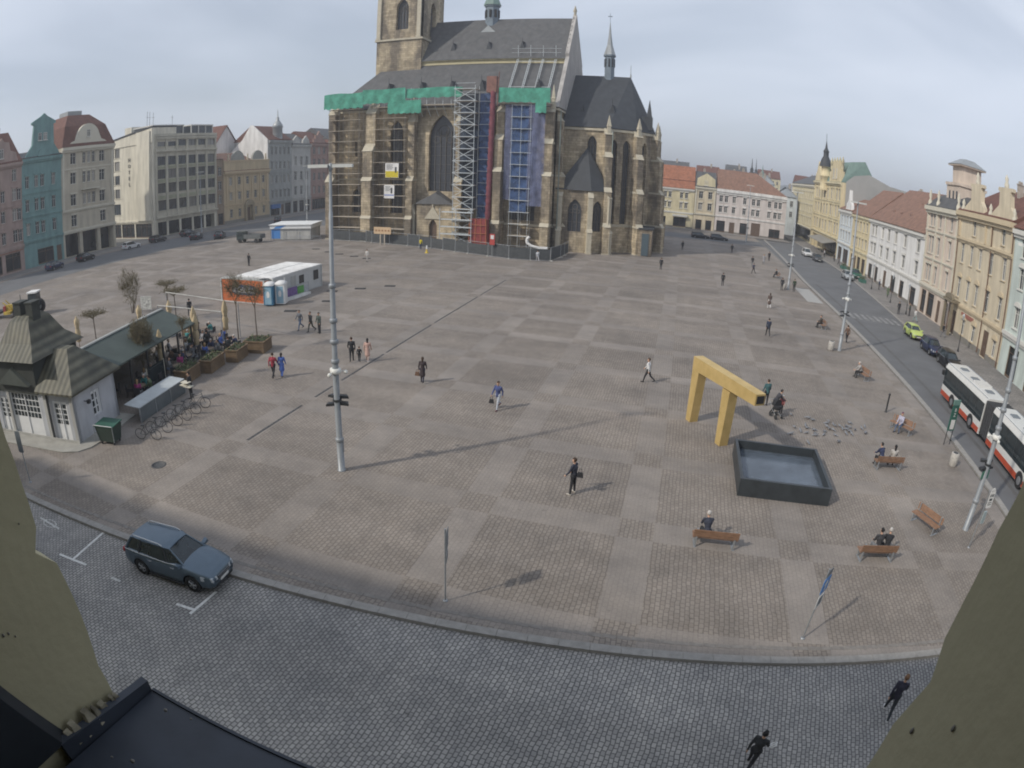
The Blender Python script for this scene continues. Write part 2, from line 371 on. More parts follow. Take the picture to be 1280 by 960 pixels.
# road paint
M_paint = mat('road_paint', (.62, .62, .6), .7, .2, 6)
M_paint_worn = mat('road_paint_worn', (.5, .5, .48), .8, .35, 9)
def paint(pts, wd=.12, mm=M_paint, z=-.112):
    m = MB()
    for a, b in zip(pts, pts[1:]):
        a = Vector(a); b = Vector(b); d = (b - a).normalized(); n = Vector((-d.y, d.x)) * wd / 2
        c = [a - n, b - n, b + n, a + n]; m.add([(v.x, v.y, z) for v in c], [(0, 1, 2, 3)])
    struct('road_marking', m, mm)
paint([(-20.7, 13.0), (-20.35, 10.75)]); paint([(-21.2, 10.62), (-19.5, 10.88)], z=-.108)
paint([(-13.65, 12.6), (-13.7, 11.1)]); paint([(-14.5, 11.25), (-13.75, 11.35)], z=-.108)
paint([(-17.9, 10.95), (-17.4, 11.0)], mm=M_paint_worn)
m = MB()
for k in range(12):
    a0 = k / 12 * 2 * PI; a1 = (k + .8) / 12 * 2 * PI
    for s_ in (0,):
        m.add([(-23.7 + .5 * math.cos(a) * r, 11.9 + .28 * math.sin(a) * r, -.108) for a, r in ((a0, .8), (a1, .8), (a1, 1), (a0, 1))], [(0, 1, 2, 3)])
m.add([(-24.6, 11.85, -.104), (-22.9, 11.85, -.104), (-22.9, 11.95, -.104), (-24.6, 11.95, -.104)], [(0, 1, 2, 3)])
struct('road_marking', m, M_paint_worn)
for y0 in (77.5,):      # two zebra crossings
    m = MB()
    for i in range(9): m.add([(22.3 + i * .95, y0 - 1.8, -.108), (22.8 + i * .95, y0 - 1.8, -.108), (22.8 + i * .95, y0 + 1.8, -.108), (22.3 + i * .95, y0 + 1.8, -.108)], [(0, 1, 2, 3)])
    struct('road_marking', m, mat('zebra_worn', (.22, .22, .22), .85, .4, 1.2))
m = MB(); m.box(18.3, 82, .004, 20.6, 92.5, .012); struct('paving_strip', m, mat('pale_slabs', (.34, .335, .32), .8, .12, 3))
m = MB(); m.add([(23.6, 30, -.111), (24.0, 30, -.111), (23.6, 100, -.111), (23.2, 100, -.111)], [(0, 1, 2, 3)]); struct('road_marking', m, mat('seam_tar', (.1, .1, .1), .9))
# drain channel: a row of slotted gratings in the paving
M_slot = mat('drain_slot', (.05, .05, .052), .8, .3, 8)
gr = None
for i, (a, b) in enumerate([(23.4, 28.8), (30.3, 32.4), (33.6, 39.9), (40.3, 49.2), (50, 62), (63, 73)]):
    m = MB(); m.box(-20.43, a, -.05, -20.27, b, .006)
    for k in range(int((b - a) / .5)): m.box(-20.4, a + k * .5 + .05, .006, -20.3, a + k * .5 + .4, .012, 1)
    o = m.build('drain_grating', [M_slot, mat('cast_iron', (.07, .07, .07), .6, .3, 9)])
    tag(o, ['short nearest slotted drain line left of the tall lamp mast', 'short drain grating piece beside the tall lamp mast', 'slotted drain line behind the family of three walkers',
            'slotted drain line in the middle of the square', 'slotted drain line towards the church fence', 'farthest thin drain line before the church fence'][i], 'drain', 'drain gratings in the paving')
m = MB(); m.lathe([(.42, -.02), (.42, .012), (.34, .012), (.34, .006), (.1, .006)], (-22.8, 18.9, 0), 20)
tag(m.build('manhole_cover', MATS['cast_iron']), 'round iron manhole cover in the paving below the small white house', 'manhole cover')
# pale concrete apron round the small house
def rot2(x, y, a): return (x * math.cos(a) - y * math.sin(a), x * math.sin(a) + y * math.cos(a))
KA = math.radians(14.2); KO = (-29.08, 18.36)
def kp(u, v, z): x, y = rot2(u, v, KA); return (KO[0] + x, KO[1] + y, z)
m = MB(); pts = [(-12, -1.5), (-.5, -1.35), (.5, -1.0), (1.0, -.3), (1.15, .5), (1.1, 4.5), (-12, 4.5)]
m.add([kp(a, b, .07) for a, b in pts] + [kp(a, b, -.02) for a, b in pts], [tuple(range(7))] + [((i + 1) % 7, i, 7 + i, 7 + (i + 1) % 7) for i in range(7)]); struct('apron', m, mat('apron_concrete', (.33, .32, .29), .85, .15, 1.2))
# hills and woods far beyond the roofs
M_hill = mat('far_woods', (.07, .09, .085), 1, .3, .01)
m = MB(); n = 90; vs = []; fs = []
for i in range(n + 1):
    a = math.radians(-75 + 140 * i / n); hgt = 38 + 12 * math.sin(i * .21) + 8 * math.sin(i * .57 + 1) + 3 * math.sin(i * 2.3)
    for r, z in ((1300, -.1), (1600, hgt * .8), (1900, hgt), (2350, -.1)): vs.append((r * math.sin(a), r * math.cos(a), z))
for i in range(n):
    for k in range(3): fs.append((i * 4 + k, (i + 1) * 4 + k, (i + 1) * 4 + k + 1, i * 4 + k + 1))
m.add(vs, fs, 0, True); struct('hills', m, M_hill)

# ------------------------------------------------------------------ hazy spring air
hm = bpy.data.materials.new('haze'); hm.use_nodes = True
for n_ in list(hm.node_tree.nodes):
    if n_.type == 'BSDF_PRINCIPLED': hm.node_tree.nodes.remove(n_)
pv_ = hm.node_tree.nodes.new('ShaderNodeVolumePrincipled'); pv_.inputs['Color'].default_value = (.86, .88, .93, 1); pv_.inputs['Density'].default_value = .0008; pv_.inputs['Anisotropy'].default_value = .2
hm.node_tree.links.new(pv_.outputs[0], [n_ for n_ in hm.node_tree.nodes if n_.type == 'OUTPUT_MATERIAL'][0].inputs['Volume'])
m = MB(); m.box(-2450, -350, -1.2, 2450, 2450, 64); o = m.build('haze', [hm]); tag(o, kind='stuff')

# ------------------------------------------------------------------ shared building materials
M_glass = mat('window_glass', (.035, .045, .055), .12, .5, .7, spec=.6)
def vary_glass(m, c2=(.3, .29, .27), lim=.62):
    t = m.node_tree; N = t.nodes; b_ = N['Principled BSDF']; oi = N.new('ShaderNodeObjectInfo'); r = N.new('ShaderNodeValToRGB'); r.color_ramp.interpolation = 'CONSTANT'
    r.color_ramp.elements[0].color = (0, 0, 0, 1); r.color_ramp.elements[1].position = lim; r.color_ramp.elements[1].color = (.45, .45, .45, 1); e_ = r.color_ramp.elements.new(.85); e_.color = (.9, .9, .9, 1)
    t.links.new(oi.outputs['Random'], r.inputs[0]); mx = N.new('ShaderNodeMixRGB'); old = b_.inputs['Base Color'].links[0].from_socket
    t.links.new(r.outputs[0], mx.inputs[0]); t.links.new(old, mx.inputs[1]); mx.inputs[2].default_value = (*c2, 1); t.links.new(mx.outputs[0], b_.inputs['Base Color'])
vary_glass(M_glass)
M_glassd = mat('shop_glass', (.02, .024, .028), .15, .4, .5, spec=.6)
M_white = mat('white_frame', (.62, .61, .58), .6, .08, 4)
M_brownf = mat('brown_frame', (.12, .08, .055), .6, .1, 4)
M_tile_o = mat('roof_orange_tile', (.36, .14, .075), .85, .18, 1.5, .3, kind='tile', col2=(.4, .17, .1))
M_tile_r = mat('roof_red_tile', (.17, .075, .055), .85, .2, 1.5, .3, kind='tile')
M_tile_b = mat('roof_brown_tile', (.28, .16, .115), .85, .2, 1.5, .3, kind='tile')
M_slate = mat('roof_slate', (.098, .105, .112), .7, .14, 1.2, .25, kind='slate', col2=(.115, .115, .118))
M_slate_d = mat('roof_slate_dark', (.045, .052, .062), .65, .14, 1.2, .25, kind='slate')
M_copper = mat('copper_green', (.16, .24, .215), .6, .15, 1)
M_zinc = mat('zinc', (.3, .32, .33), .5, .12, 2, metal=.3)
M_dark = mat('dark_void', (.018, .018, .02), .9, .3, 2)
M_steel = mat('galvanised', (.34, .36, .38), .45, .14, 5, metal=.5)
M_black = mat('black_metal', (.03, .032, .035), .5, .2, 5)

M_wframe = mat('grey_frame', (.12, .12, .11), .6, .1, 4)
WINC = {}
def window_mesh(w_, h_, style):
    key = (round(w_, 2), round(h_, 2), style)
    if key in WINC: return WINC[key]
    fr = MB(); t = .07 if w_ < 2 else .09; D = .1
    fr.box(0, .06, 0, t, .06 + D, h_); fr.box(w_ - t, .06, 0, w_, .06 + D, h_); fr.box(t, .06, 0, w_ - t, .06 + D, t); fr.box(t, .06, h_ - t, w_ - t, .06 + D, h_)
    if style != 'strip':
        fr.box(w_ / 2 - .035, .063, t, w_ / 2 + .035, .05 + D, h_ - t)
        fr.box(t, .066, h_ * .68, w_ - t, .045 + D, h_ * .68 + .06)
    else:
        k = max(2, int(w_ / 1.1))
        for i in range(1, k): fr.box(w_ * i / k - .03, .063, t, w_ * i / k + .03, .05 + D, h_ - t)
    pn = MB(); pn.box(.02, .13, .02, w_ - .02, .145, h_ - .02)
    sl = MB(); sl.box(-.12, -.14, -.12, w_ + .12, .05, -.002); ht = None
    hd = MB()
    if style == 'hood': hd.prism([(-.1, h_ + .02), (w_ + .1, h_ + .02), (w_ + .1, h_ + .2), (w_ + .18, h_ + .22), (w_ + .18, h_ + .32), (-.18, h_ + .32), (-.18, h_ + .22), (-.1, h_ + .2)], -.16, -.002)
    if style == 'arch':
        k = 8; P = [(w_ / 2 + (w_ / 2 + .25) * math.cos(PI * i / k), h_ + .05 + (.55) * math.sin(PI * i / k)) for i in range(k + 1)]
        hd.prism(P, -.14, -.003)
    WINC[key] = (fr.mesh('window', MATS['white_frame']), pn.mesh('pane', M_glass), sl.mesh('sill', MATS['white_frame']), hd.mesh('lintel', MATS['white_frame']) if hd.v else None)
    return WINC[key]

def house(name, label, org, rz, W, D, eave, openings, wallm, trimm=None, cornices=(), roof=None, sides=True, cat='building', frame=None, plinth=None, pil=(), group=None, styles='hood'):
    """org = left end of the facade seen from the square; u right, v into the house. openings: (u, z, w, h, kind)
    kind: w window, s shop window, d door, a dark arcade void"""
    root = thing(name, label, cat, (org[0], org[1], 0), rz, group)
    trimm = trimm or wallm
    us = sorted({0.0, W} | {round(o[0], 3) for o in openings} | {round(o[0] + o[2], 3) for o in openings})
    zs = sorted({-.15, eave} | {round(o[1], 3) for o in openings} | {round(o[1] + o[3], 3) for o in openings})
    m = MB()
    def hole(u, z):
        return any(o[0] < u < o[0] + o[2] and o[1] < z < o[1] + o[3] for o in openings)
    for a, b in zip(us, us[1:]):
        for c, d in zip(zs, zs[1:]):
            if b - a < .004 or d - c < .004: continue
            if not hole((a + b) / 2, (c + d) / 2): m.add([(a, 0, c), (b, 0, c), (b, 0, d), (a, 0, d)], [(0, 1, 2, 3)])
    for u, z, w_, h_, k in openings:
        dd = 2.2 if k == 'a' else .28
        m.add([(u, 0, z), (u, dd, z), (u, dd, z + h_), (u, 0, z + h_)], [(0, 1, 2, 3)])
        m.add([(u + w_, 0, z), (u + w_, 0, z + h_), (u + w_, dd, z + h_), (u + w_, dd, z)], [(0, 1, 2, 3)])
        m.add([(u, 0, z + h_), (u, dd, z + h_), (u + w_, dd, z + h_), (u + w_, 0, z + h_)], [(0, 1, 2, 3)])
        m.add([(u, 0, z), (u + w_, 0, z), (u + w_, dd, z), (u, dd, z)], [(0, 1, 2, 3)])
    # side, back and top
    m.add([(0, 0, -.15), (0, D, -.15), (0, D, eave), (0, 0, eave)], [(0, 3, 2, 1)])
    m.add([(W, 0, -.15), (W, D, -.15), (W, D, eave), (W, 0, eave)], [(0, 1, 2, 3)])
    m.add([(0, D, -.15), (W, D, -.15), (W, D, eave), (0, D, eave)], [(0, 3, 2, 1)])
    m.add([(0, 0, eave), (W, 0, eave), (W, D, eave), (0, D, eave)], [(0, 1, 2, 3)])
    m.build('wall', [wallm], root, fixn=False)
    if plinth:
        p = MB()
        doors = sorted([(o[0], o[0] + o[2]) for o in openings if o[1] < plinth[0] + .01 and o[4] in 'ads'])
        cur = 0
        for a, b in doors + [(W, W)]:
            if a - cur > .1: p.box(cur + .01, -.05, -.1, a - .01, -.002, plinth[0])
            cur = max(cur, b)
        p.build('plinth', [plinth[1]], root)
    for z, hh, pr in cornices:
        c = MB(); c.prism([(-pr, z), (-pr, z + hh), (-.003, z + hh), (-.003, z - hh * .7), (-pr * .55, z - hh * .7), (-pr * .6, z)][::-1], 0, W, 'x'); c.build('cornice', [trimm], root)
    for (u, pw, z0, z1) in pil:
        p = MB(); p.prism([(-pw / 2, z0), (pw / 2, z0), (pw / 2, z1 - .45), (pw / 2 + .08, z1 - .43), (pw / 2 + .08, z1), (-pw / 2 - .08, z1), (-pw / 2 - .08, z1 - .43), (-pw / 2, z1 - .45)], -.17, -.003); p.v = [(x + u, y, z) for x, y, z in p.v]; p.build('pilaster', [trimm], root)
    for u, z, w_, h_, k in openings:
        if k == 'w' or k == 'W':
            st = styles if k == 'w' else 'strip'
            a, b_, s_, l_ = window_mesh(w_, h_, st)
            o = link('window', a, root, (u, .1, z)); link('pane', b_, o); tr_ = [link('sill', s_, o, (0, -.1, 0))]
            if l_ is not None: tr_.append(link('lintel', l_, o, (0, -.1, 0)))
            for q_ in tr_: q_.material_slots[0].link = 'OBJECT'; q_.material_slots[0].material = trimm
            if k == 'W': o.material_slots[0].link = 'OBJECT'; o.material_slots[0].material = M_wframe
            if frame: 
                o.material_slots[0].link = 'OBJECT'; o.material_slots[0].material = frame
        elif k == 's':
            a = MB(); a.box(0, .08, 0, .08, .2, h_); a.box(w_ - .08, .08, 0, w_, .2, h_); a.box(.08, .08, h_ - .1, w_ - .08, .2, h_); a.box(.08, .08, 0, w_ - .08, .2, .25)
            n_ = max(1, int(w_ / 1.6))
            for i in range(1, n_): a.box(w_ * i / n_ - .03, .085, .25, w_ * i / n_ + .03, .19, h_ - .1)
            a.box(.08, .09, h_ * .78, w_ - .08, .18, h_ * .78 + .05)
            o = a.build('shop_window', [MATS['brown_frame']], root); o.location = (u, .02, z)
            p = MB(); p.box(.01, .21, .01, w_ - .01, .23, h_ - .01); p.build('pane', [M_glassd], o)
        elif k == 'd':
            a = MB(); a.box(0, .1, 0, w_, .2, h_)
            for i in (0, 1):
                for j in (0, 1): a.box(w_ * (.08 + .48 * i), .06, h_ * (.06 + .45 * j), w_ * (.44 + .48 * i), .099, h_ * (.42 + .45 * j))
            o = a.build('door', [MATS['brown_frame']], root); o.location = (u, 0, z)
            p = MB(); p.tube((w_ * .53, .03, 1.05), (w_ * .53, .03, 1.25), .02); p.tube((w_ * .53, .03, 1.1), (w_ * .53, .11, 1.1), .015); p.build('handle', [M_steel], o)
        elif k == 'a':
            a = MB(); a.box(.005, 2.0, .005, w_ - .005, 2.1, h_ - .005)
            nn = max(1, int(w_ / 2.4))
            for i in range(nn): a.box(w_ * (i + .12) / nn, 1.9, .15, w_ * (i + .88) / nn, 1.999, h_ - .3, 1)
            o = a.build('shop_front', [M_dark, M_glassd], root); o.location = (u, 0, z)
    if roof: add_roof(root, W, D, eave, **roof)
    return root

def add_roof(root, W, D, eave, kind='gable', rise=5, m=None, over=.35, chim=(), dorm=(), ridge=None, zoff=.03, left=0, right=0, name='roof'):
    m = m or M_tile_r; e = eave + zoff; r = MB(); rv = D / 2 if ridge is None else ridge
    A = [(-0, -over), (W, -over), (W, D + .2), (0, D + .2)]
    bot = [(x, y, e) for x, y in A]; bo2 = [(x, y, e + .12) for x, y in A]
    r.hexa(bot, bo2)
    z0 = e + .12
    if kind == 'gable':
        r.add([*bo2, (0, rv, z0 + rise), (W, rv, z0 + rise)], [(0, 1, 5, 4), (2, 3, 4, 5), (0, 4, 3), (1, 2, 5)])
    elif kind == 'hip':
        l = left or D * .35; q = right or D * .35
        r.add([*bo2, (l, rv, z0 + rise), (W - q, rv, z0 + rise)], [(0, 1, 5, 4), (2, 3, 4, 5), (0, 4, 3), (1, 2, 5)])
    elif kind == 'mansard':
        i1 = 1.6; z1 = z0 + rise * .62
        B = [(i1, i1 - over, z1), (W - i1, i1 - over, z1), (W - i1, D - i1, z1), (i1, D - i1, z1)]
        i2 = min(W, D) * .3; T = [(i2, i2, z0 + rise), (W - i2, i2, z0 + rise), (W - i2, D - i2, z0 + rise), (i2, D - i2, z0 + rise)]
        r.add([*bo2, *B, *T], [(0, 1, 5, 4), (1, 2, 6, 5), (2, 3, 7, 6), (3, 0, 4, 7), (4, 5, 9, 8), (5, 6, 10, 9), (6, 7, 11, 10), (7, 4, 8, 11), (8, 9, 10, 11)])
    elif kind == 'flat':
        for (a, b, c_, d) in ((0, -over, W, -over + .3), (0, D - .1, W, D + .2), (0, -over + .3, .3, D - .1), (W - .3, -over + .3, W, D - .1)): r.box(a, b, z0 + .001, c_, d, z0 + rise)
    o = r.build(name, [m], root)
    for (u, v, h) in chim:
        c = MB(); c.box(u, v, z0 - .5, u + .7, v + .9, h); c.box(u - .08, v - .08, h, u + .78, v + .98, h + .15); c.box(u + .15, v + .15, h + .15, u + .55, v + .4, h + .5); c.box(u + .15, v + .5, h + .15, u + .55, v + .75, h + .5)
        c.build('chimney', [mat('chimney_stucco', (.36, .32, .28), .9, .2, 2)], o)
    for (u, v, z) in dorm:
        c = MB(); c.prism([(u - .6, z), (u + .6, z), (u + .6, z + .75), (u, z + 1.0), (u - .6, z + .75)], v, v + 2.2); c.box(u - .45, v - .03, z + .12, u + .45, v - .002, z + .7, 1)
        c.build('dormer', [m, M_glass], o)
    return o
def gable(root, poly, v0, v1, m, name='gable', wins=(), extra=None):
    g = MB(); g.prism(poly, v0, v1)
    o = g.build(name, [m], root)
    for (u, z, w_, h_) in wins:
        a, b_, s_, _ = window_mesh(w_, h_, 'plain'); q = link('window', a, o, (u, v0 - .13, z)); link('pane', b_, q); link('sill', s_, q, (0, -.03, 0))
    return o
def rows(us, zs, w_, h_, k='w'): return [(u - w_ / 2, z, w_, h_, k) for u in us for z in zs]
def lin(a, b, n): return [a + (b - a) * (i + .5) / n for i in range(n)]
def arc(u0, u1, z, h, k=8): return [((u0 + u1) / 2 + (u1 - u0) / 2 * math.cos(PI * i / k), z + h * math.sin(PI * i / k)) for i in range(k + 1)]
def box_part(root, name, m, *b):
    c = MB(); c.box(*b); return c.build(name, [m], root)
def text_obj(name, s, size, m, parent, loc, rot, ext=.01, align='CENTER'):
    cu = bpy.data.curves.new(name, 'FONT'); cu.body = s; cu.size = size; cu.extrude = ext; cu.align_x = align; cu.align_y = 'CENTER'; cu.resolution_u = 2
    cu.materials.append(m)
    t = bpy.data.objects.new(name, cu); COL.objects.link(t); dg = bpy.context.evaluated_depsgraph_get()
    me = bpy.data.meshes.new_from_object(t.evaluated_get(dg)); bpy.data.objects.remove(t)
    if not me.materials: me.materials.append(m)
    o = link(name, me, parent, loc); o.rotation_euler = rot
    return o
# ------------------------------------------------------------------ houses of the left (west) row: facade plane X = -108.6
R90 = PI / 2
def WST(n, label, y0, y1, *a, **k): return house(n, label, (-108.6, y0), R90, y1 - y0, *a, **k)
def EST(n, label, y0, y1, *a, **k): return house(n, label, (38.5, y1), -R90, y1 - y0, *a, **k)
S_pink = mat('stucco_pink', (.37, .28, .25), .9, .08, .6, kind='stucco')
S_teal = mat('stucco_teal', (.17, .3, .3), .9, .08, .6, kind='stucco')
S_cream = mat('stucco_cream', (.5, .46, .37), .9, .08, .6, kind='stucco')
S_creamt = mat('stucco_cream_trim', (.57, .54, .45), .9, .06, .6)
S_conc = mat('modern_concrete', (.5, .48, .4), .85, .1, .5, kind='stucco')
S_off = mat('stucco_offwhite', (.68, .65, .55), .85, .06, .5, kind='stucco')
S_grey = mat('stucco_grey', (.33, .345, .34), .9, .1, .6, kind='stucco')
S_greyl = mat('stucco_light_grey', (.45, .45, .43), .9, .1, .6, kind='stucco')
S_rose = mat('stucco_rose', (.33, .22, .19), .9, .1, .6, kind='stucco')
S_white = mat('stucco_white', (.74, .74, .73), .85, .05, .5, kind='stucco')
S_trimw = mat('trim_white', (.6, .59, .55), .85, .06, 1)
S_ochre = mat('stucco_ochre', (.5, .41, .27), .9, .08, .6, kind='stucco')
S_yel = mat('stucco_yellow', (.66, .57, .37), .9, .08, .6, kind='stucco')
S_yelp = mat('stucco_pale_yellow', (.62, .56, .38), .9, .08, .6, kind='stucco')
S_tan = mat('stucco_tan', (.6, .53, .4), .9, .08, .6, kind='stucco')
S_beige = mat('stucco_beige_pink', (.62, .53, .45), .9, .07, .6, kind='stucco')
S_mint = mat('stucco_mint', (.54, .61, .58), .9, .07, .6, kind='stucco')
S_blue = mat('stucco_pale_blue', (.6, .66, .7), .9, .07, .6, kind='stucco')
M_base = mat('plinth_stone', (.2, .19, .17), .9, .15, 1.5)

h = WST('town_house', 'pinkish brown baroque town house with curved gable and orange shop fascia at far left', 45, 61.2, 14, 20.6,
    rows([9.8, 14.3], (5.6, 9.6, 13.4, 17.1), 1.15, 2.3) + rows([11.4, 12.6 + 2.9, 2, 4, 6.5], (5.6, 9.6, 13.4), 1.0, 2.2) + [(6.3, .3, 4.2, 3.4, 's'), (11.4, .3, 3.8, 3.4, 's'), (1, .2, 4.2, 3.4, 's')],
    S_pink, cornices=((4.4, .5, .35), (20.1, .5, .6), (12.4, .25, .2)), roof=dict(kind='gable', rise=6.6, m=M_tile_r, chim=((12.2, 5, 28),)))
gable(h, [(6.5, 20.8), (15.2, 20.8), (14.6, 22.6), (13.2, 23), (12.8, 24.6), (11.6, 24.8), (10.9, 25.6), (10.2, 24.8), (9, 24.6), (8.6, 23), (7.1, 22.6)], -.1, .5, S_pink, wins=((10.3, 21.7, 1.1, 1.8),))
box_part(h, 'shop_sign', mat('fascia_orange', (.33, .13, .07), .7, .1, 2), .8, -.12, 3.9, 15.9, -.01, 4.35)
h = WST('town_house', 'teal green narrow town house with tall stepped gable on the left row', 61.2, 71.5, 14, 21,
    rows([1.4, 3.75, 5.3, 8.2], (6.2, 10.7, 15.2), 1.0, 2.3) + [(3.4, .2, 4.2, 3.0, 's'), (8.4, .1, 1.3, 3.0, 'd')],
    S_teal, cornices=((4.9, .35, .3), (20.4, .5, .5), (14.1, .25, .2), (9.6, .25, .2)), roof=dict(kind='gable', rise=1.6, m=M_slate))
gable(h, [(.6, 20.95), (9.9, 20.95), (9.3, 22), (8.2, 23.4), (7.9, 27.3), (8.5, 27.5), (8.5, 27.9), (6.2, 29), (5.4, 29.6), (4.6, 29), (2.3, 27.9), (2.3, 27.5), (2.9, 27.3), (2.6, 23.4), (1.5, 22)], -.1, .5, S_teal, wins=((4.0, 24.2, .9, 1.5), (5.4, 24.2, .9, 1.5)))
g = MB(); g.prism(arc(3.9, 7, 21.1, 1.5), -.4, -.11); g.build('pediment', [S_teal], h)
h = WST('town_house', 'cream town house with round gable, balcony and red mansard roof beside the teal house', 71.5, 86.1, 14, 22.1,
    rows([3.2, 11.2], (6.0, 10.2, 14.6, 18.6), 1.5, 2.3) + rows([6.2, 7.5, 8.8], (10.2, 14.6, 18.6), .85, 2.3) + [(.5, 0, 13.5, 4.7, 'a')],
    S_cream, S_creamt, cornices=((4.95, .4, .4), (9.2, .35, .35), (21.5, .6, .7), (17.6, .2, .15)), roof=dict(kind='mansard', rise=7.0, m=M_tile_r), pil=((.5, .5, 9.6, 21.4), (14.1, .5, 9.6, 21.4)))
gable(h, [(2.0, 22.7), (12.6, 22.7), (11.9, 23.1), (10.9, 23.4)] + arc(4.1, 10.4, 23.7, 3.1, 12)[1:-1] + [(3.6, 23.4), (2.6, 23.1)], -.15, .5, S_creamt, wins=((6.8, 24.0, .9, 1.5),))
box_part(h, 'cupola', M_zinc, 4.9, 5.2, 29.3, 8.9, 8.8, 30.3)
b = MB(); b.box(5.2, -1.1, 13.1, 9.8, -.01, 13.35)
for i in range(16): b.box(5.25 + i * .3, -1.08, 13.35, 5.3 + i * .3, -1.04, 14.2)
b.box(5.2, -1.1, 14.2, 9.8, -1.0, 14.28); b.build('balcony', [S_creamt], h)
for u in (4.5, 9.5): box_part(h, 'pillar', S_cream, u, .1, -.1, u + .8, .9, 4.7)
h = house('office_building', 'modern off-white side wing with vertical lettering between cream house and grid facade', (-126.5, 98.0), 0, 17.8, .68, 21.8,
    [(.9, 5.6, 4.6, 2.6, 'W')] + rows([2.1, 4.4], (9.6, 12.9, 16.3, 19.4), 2.0, 2.2, 'W') + [(.3, 0, 5, 3.3, 's'), (5.6, 0, 5, 3.3, 's'), (11, 0, 6, 3.3, 's')], S_off, cornices=((3.7, .3, .25),))  # ground-floor dark glass stands in for the deep shaded void under the wing
p = MB(); p.prism([(-.2, 21.82), (17.8, 21.82), (17.8, 25.2), (-.2, 23.3)], -.2, 7.8); p.build('sloped_parapet', [S_off], h)
p = MB(); p.prism([(-.4, 23.35), (17.8, 25.25), (17.8, 25.6), (-.4, 23.7)], -.35, 8.1); p.build('roof', [M_slate_d], h)
p = MB(); p.box(12.4, -.55, 4.0, 17.2, -.004, 24.6); p.build('stair_tower', [S_off], h)
for i, ch in enumerate('HOTEL'): text_obj('letter', ch, 1.25, mat('sign_dark', (.05, .055, .06), .6), h, (9.3, -.06, 18.4 - i * 1.45), (PI / 2, 0, 0), .05)
box_part(h, 'roof_hut', S_off, 5, 2, 24.0, 7.6, 5, 26.5)
ops = []
for r_, (z, hh) in enumerate(((5.9, 2.4), (9.9, 2.3), (13.2, 2.2), (16.2, 2.2), (20.7, 1.6))):
    for c_ in range(6): ops.append((.9 + c_ * 3.48, z, 2.65, hh, 'W'))
h = WST('office_building', 'modern grid facade building with green grey window bands, glazed roof storey and pillars', 98.7, 120.2, 18, 23.0, ops + [(.5, 0, 20.6, 3.3, 'a')],
    S_conc, cornices=((19.5, .35, .5), (22.5, .4, .4), (4.2, .3, .5)), pil=[(.35 + c_ * 3.48, .42, 4.6, 23) for c_ in range(7)], roof=dict(kind='flat', rise=.5, m=S_conc))
M_span = mat('spandrel_green', (.28, .29, .2), .6, .3, .4)
for c_ in range(6):
    for z in (8.5, 12.35, 15.55): box_part(h, 'spandrel', M_span, .95 + c_ * 3.48, -.06, z, 3.5 + c_ * 3.48, -.005, z + .8)
ph = MB()
for a, b_ in ((.3, 10.5), (13.4, 21.2)):
    ph.box(a, 1.2, 23.1, b_, 8, 25.6, 1); ph.box(a - .2, .9, 25.62, b_ + .2, 8.2, 25.9)
    k = int((b_ - a) / 2.4)
    for i in range(k + 1): ph.box(a + (b_ - a) * i / k - .12, 1.0, 23.1, a + (b_ - a) * i / k + .12, 1.19, 25.6)
ph.build('roof_storey', [S_trimw, M_glass], h)
for u in (3.9, 8.2, 12.6, 17, 20.9): c = MB(); c.tube((u, .3, -.1), (u, .3, 3.29), .3, .3, 12); c.build('column', [S_off], h)
for u in (1, 1.8, 3, 9.5): an = MB(); an.tube((u, 4, 25.8), (u, 4, 29.5 - u * .1), .06); an.tube((u - .5, 4, 28), (u + .5, 4, 28), .04); an.build('antenna', [M_steel], h)
h = WST('town_house', 'very narrow brown house squeezed against the grid facade building', 120.2, 123.0, 12, 16.8, rows([1.4], (5.5, 9, 12.6), 1.4, 2.2) + [(.4, 0, 2, 3, 's')], mat('stucco_brown', (.27, .21, .15), .9, .1, .6, kind='stucco'), roof=dict(kind='gable', rise=2, m=M_tile_b))
us = [19.5 * f for f in (.15, .33, .51, .685, .87)]
h = WST('palace', 'ochre baroque palace with two round roof gables and arched portal', 123, 142.5, 14, 13.5,
    rows(us, (6.0, 9.9), 1.2, 2.1) + rows([us[0], us[1], us[3], us[4]], (1.4,), 1.1, 2.2) + [(us[2] - .9, 0, 1.8, 3.6, 'd')], S_ochre, mat('ochre_trim', (.5, .4, .26), .9, .06, .6),
    cornices=((4.7, .25, .2), (13.0, .55, .6), (16.1, .3, .3)), pil=[(u, .5, 5, 12.8) for u in (1.2, 4.9, 8.3, 11.7, 15.2, 18.4)], roof=dict(kind='hip', rise=5, m=M_tile_b), styles='hood', plinth=(.8, M_base))
a = MB(); a.box(.1, -.2, 13.6, 19.4, .3, 16.0); a.build('attic', [S_ochre], h)
for c_ in (5.8, 14.4): gable(h, arc(c_ - 2.6, c_ + 2.6, 16.45, 2.5), -.25, .35, mat('gable_grey', (.3, .3, .27), .9, .1, 1)); 
for c_ in (2, 10, 18): g = MB(); g.lathe([(.2, 0), (.32, .4), (.18, .9), (.26, 1.3), (.05, 1.7)], (c_, 0, 16.45), 8); g.build('statue', [S_tan], h)
g = MB(); g.prism(arc(us[2] - 1.9, us[2] + 1.9, 4.2, 1.5), -.8, -.21); g.box(us[2] - 1.8, -.7, 0, us[2] - 1.2, -.02, 4.2); g.box(us[2] + 1.2, -.7, 0, us[2] + 1.8, -.02, 4.2); g.build('portal', [mat('portal_stone', (.3, .25, .17), .9, .15, 1)], h)
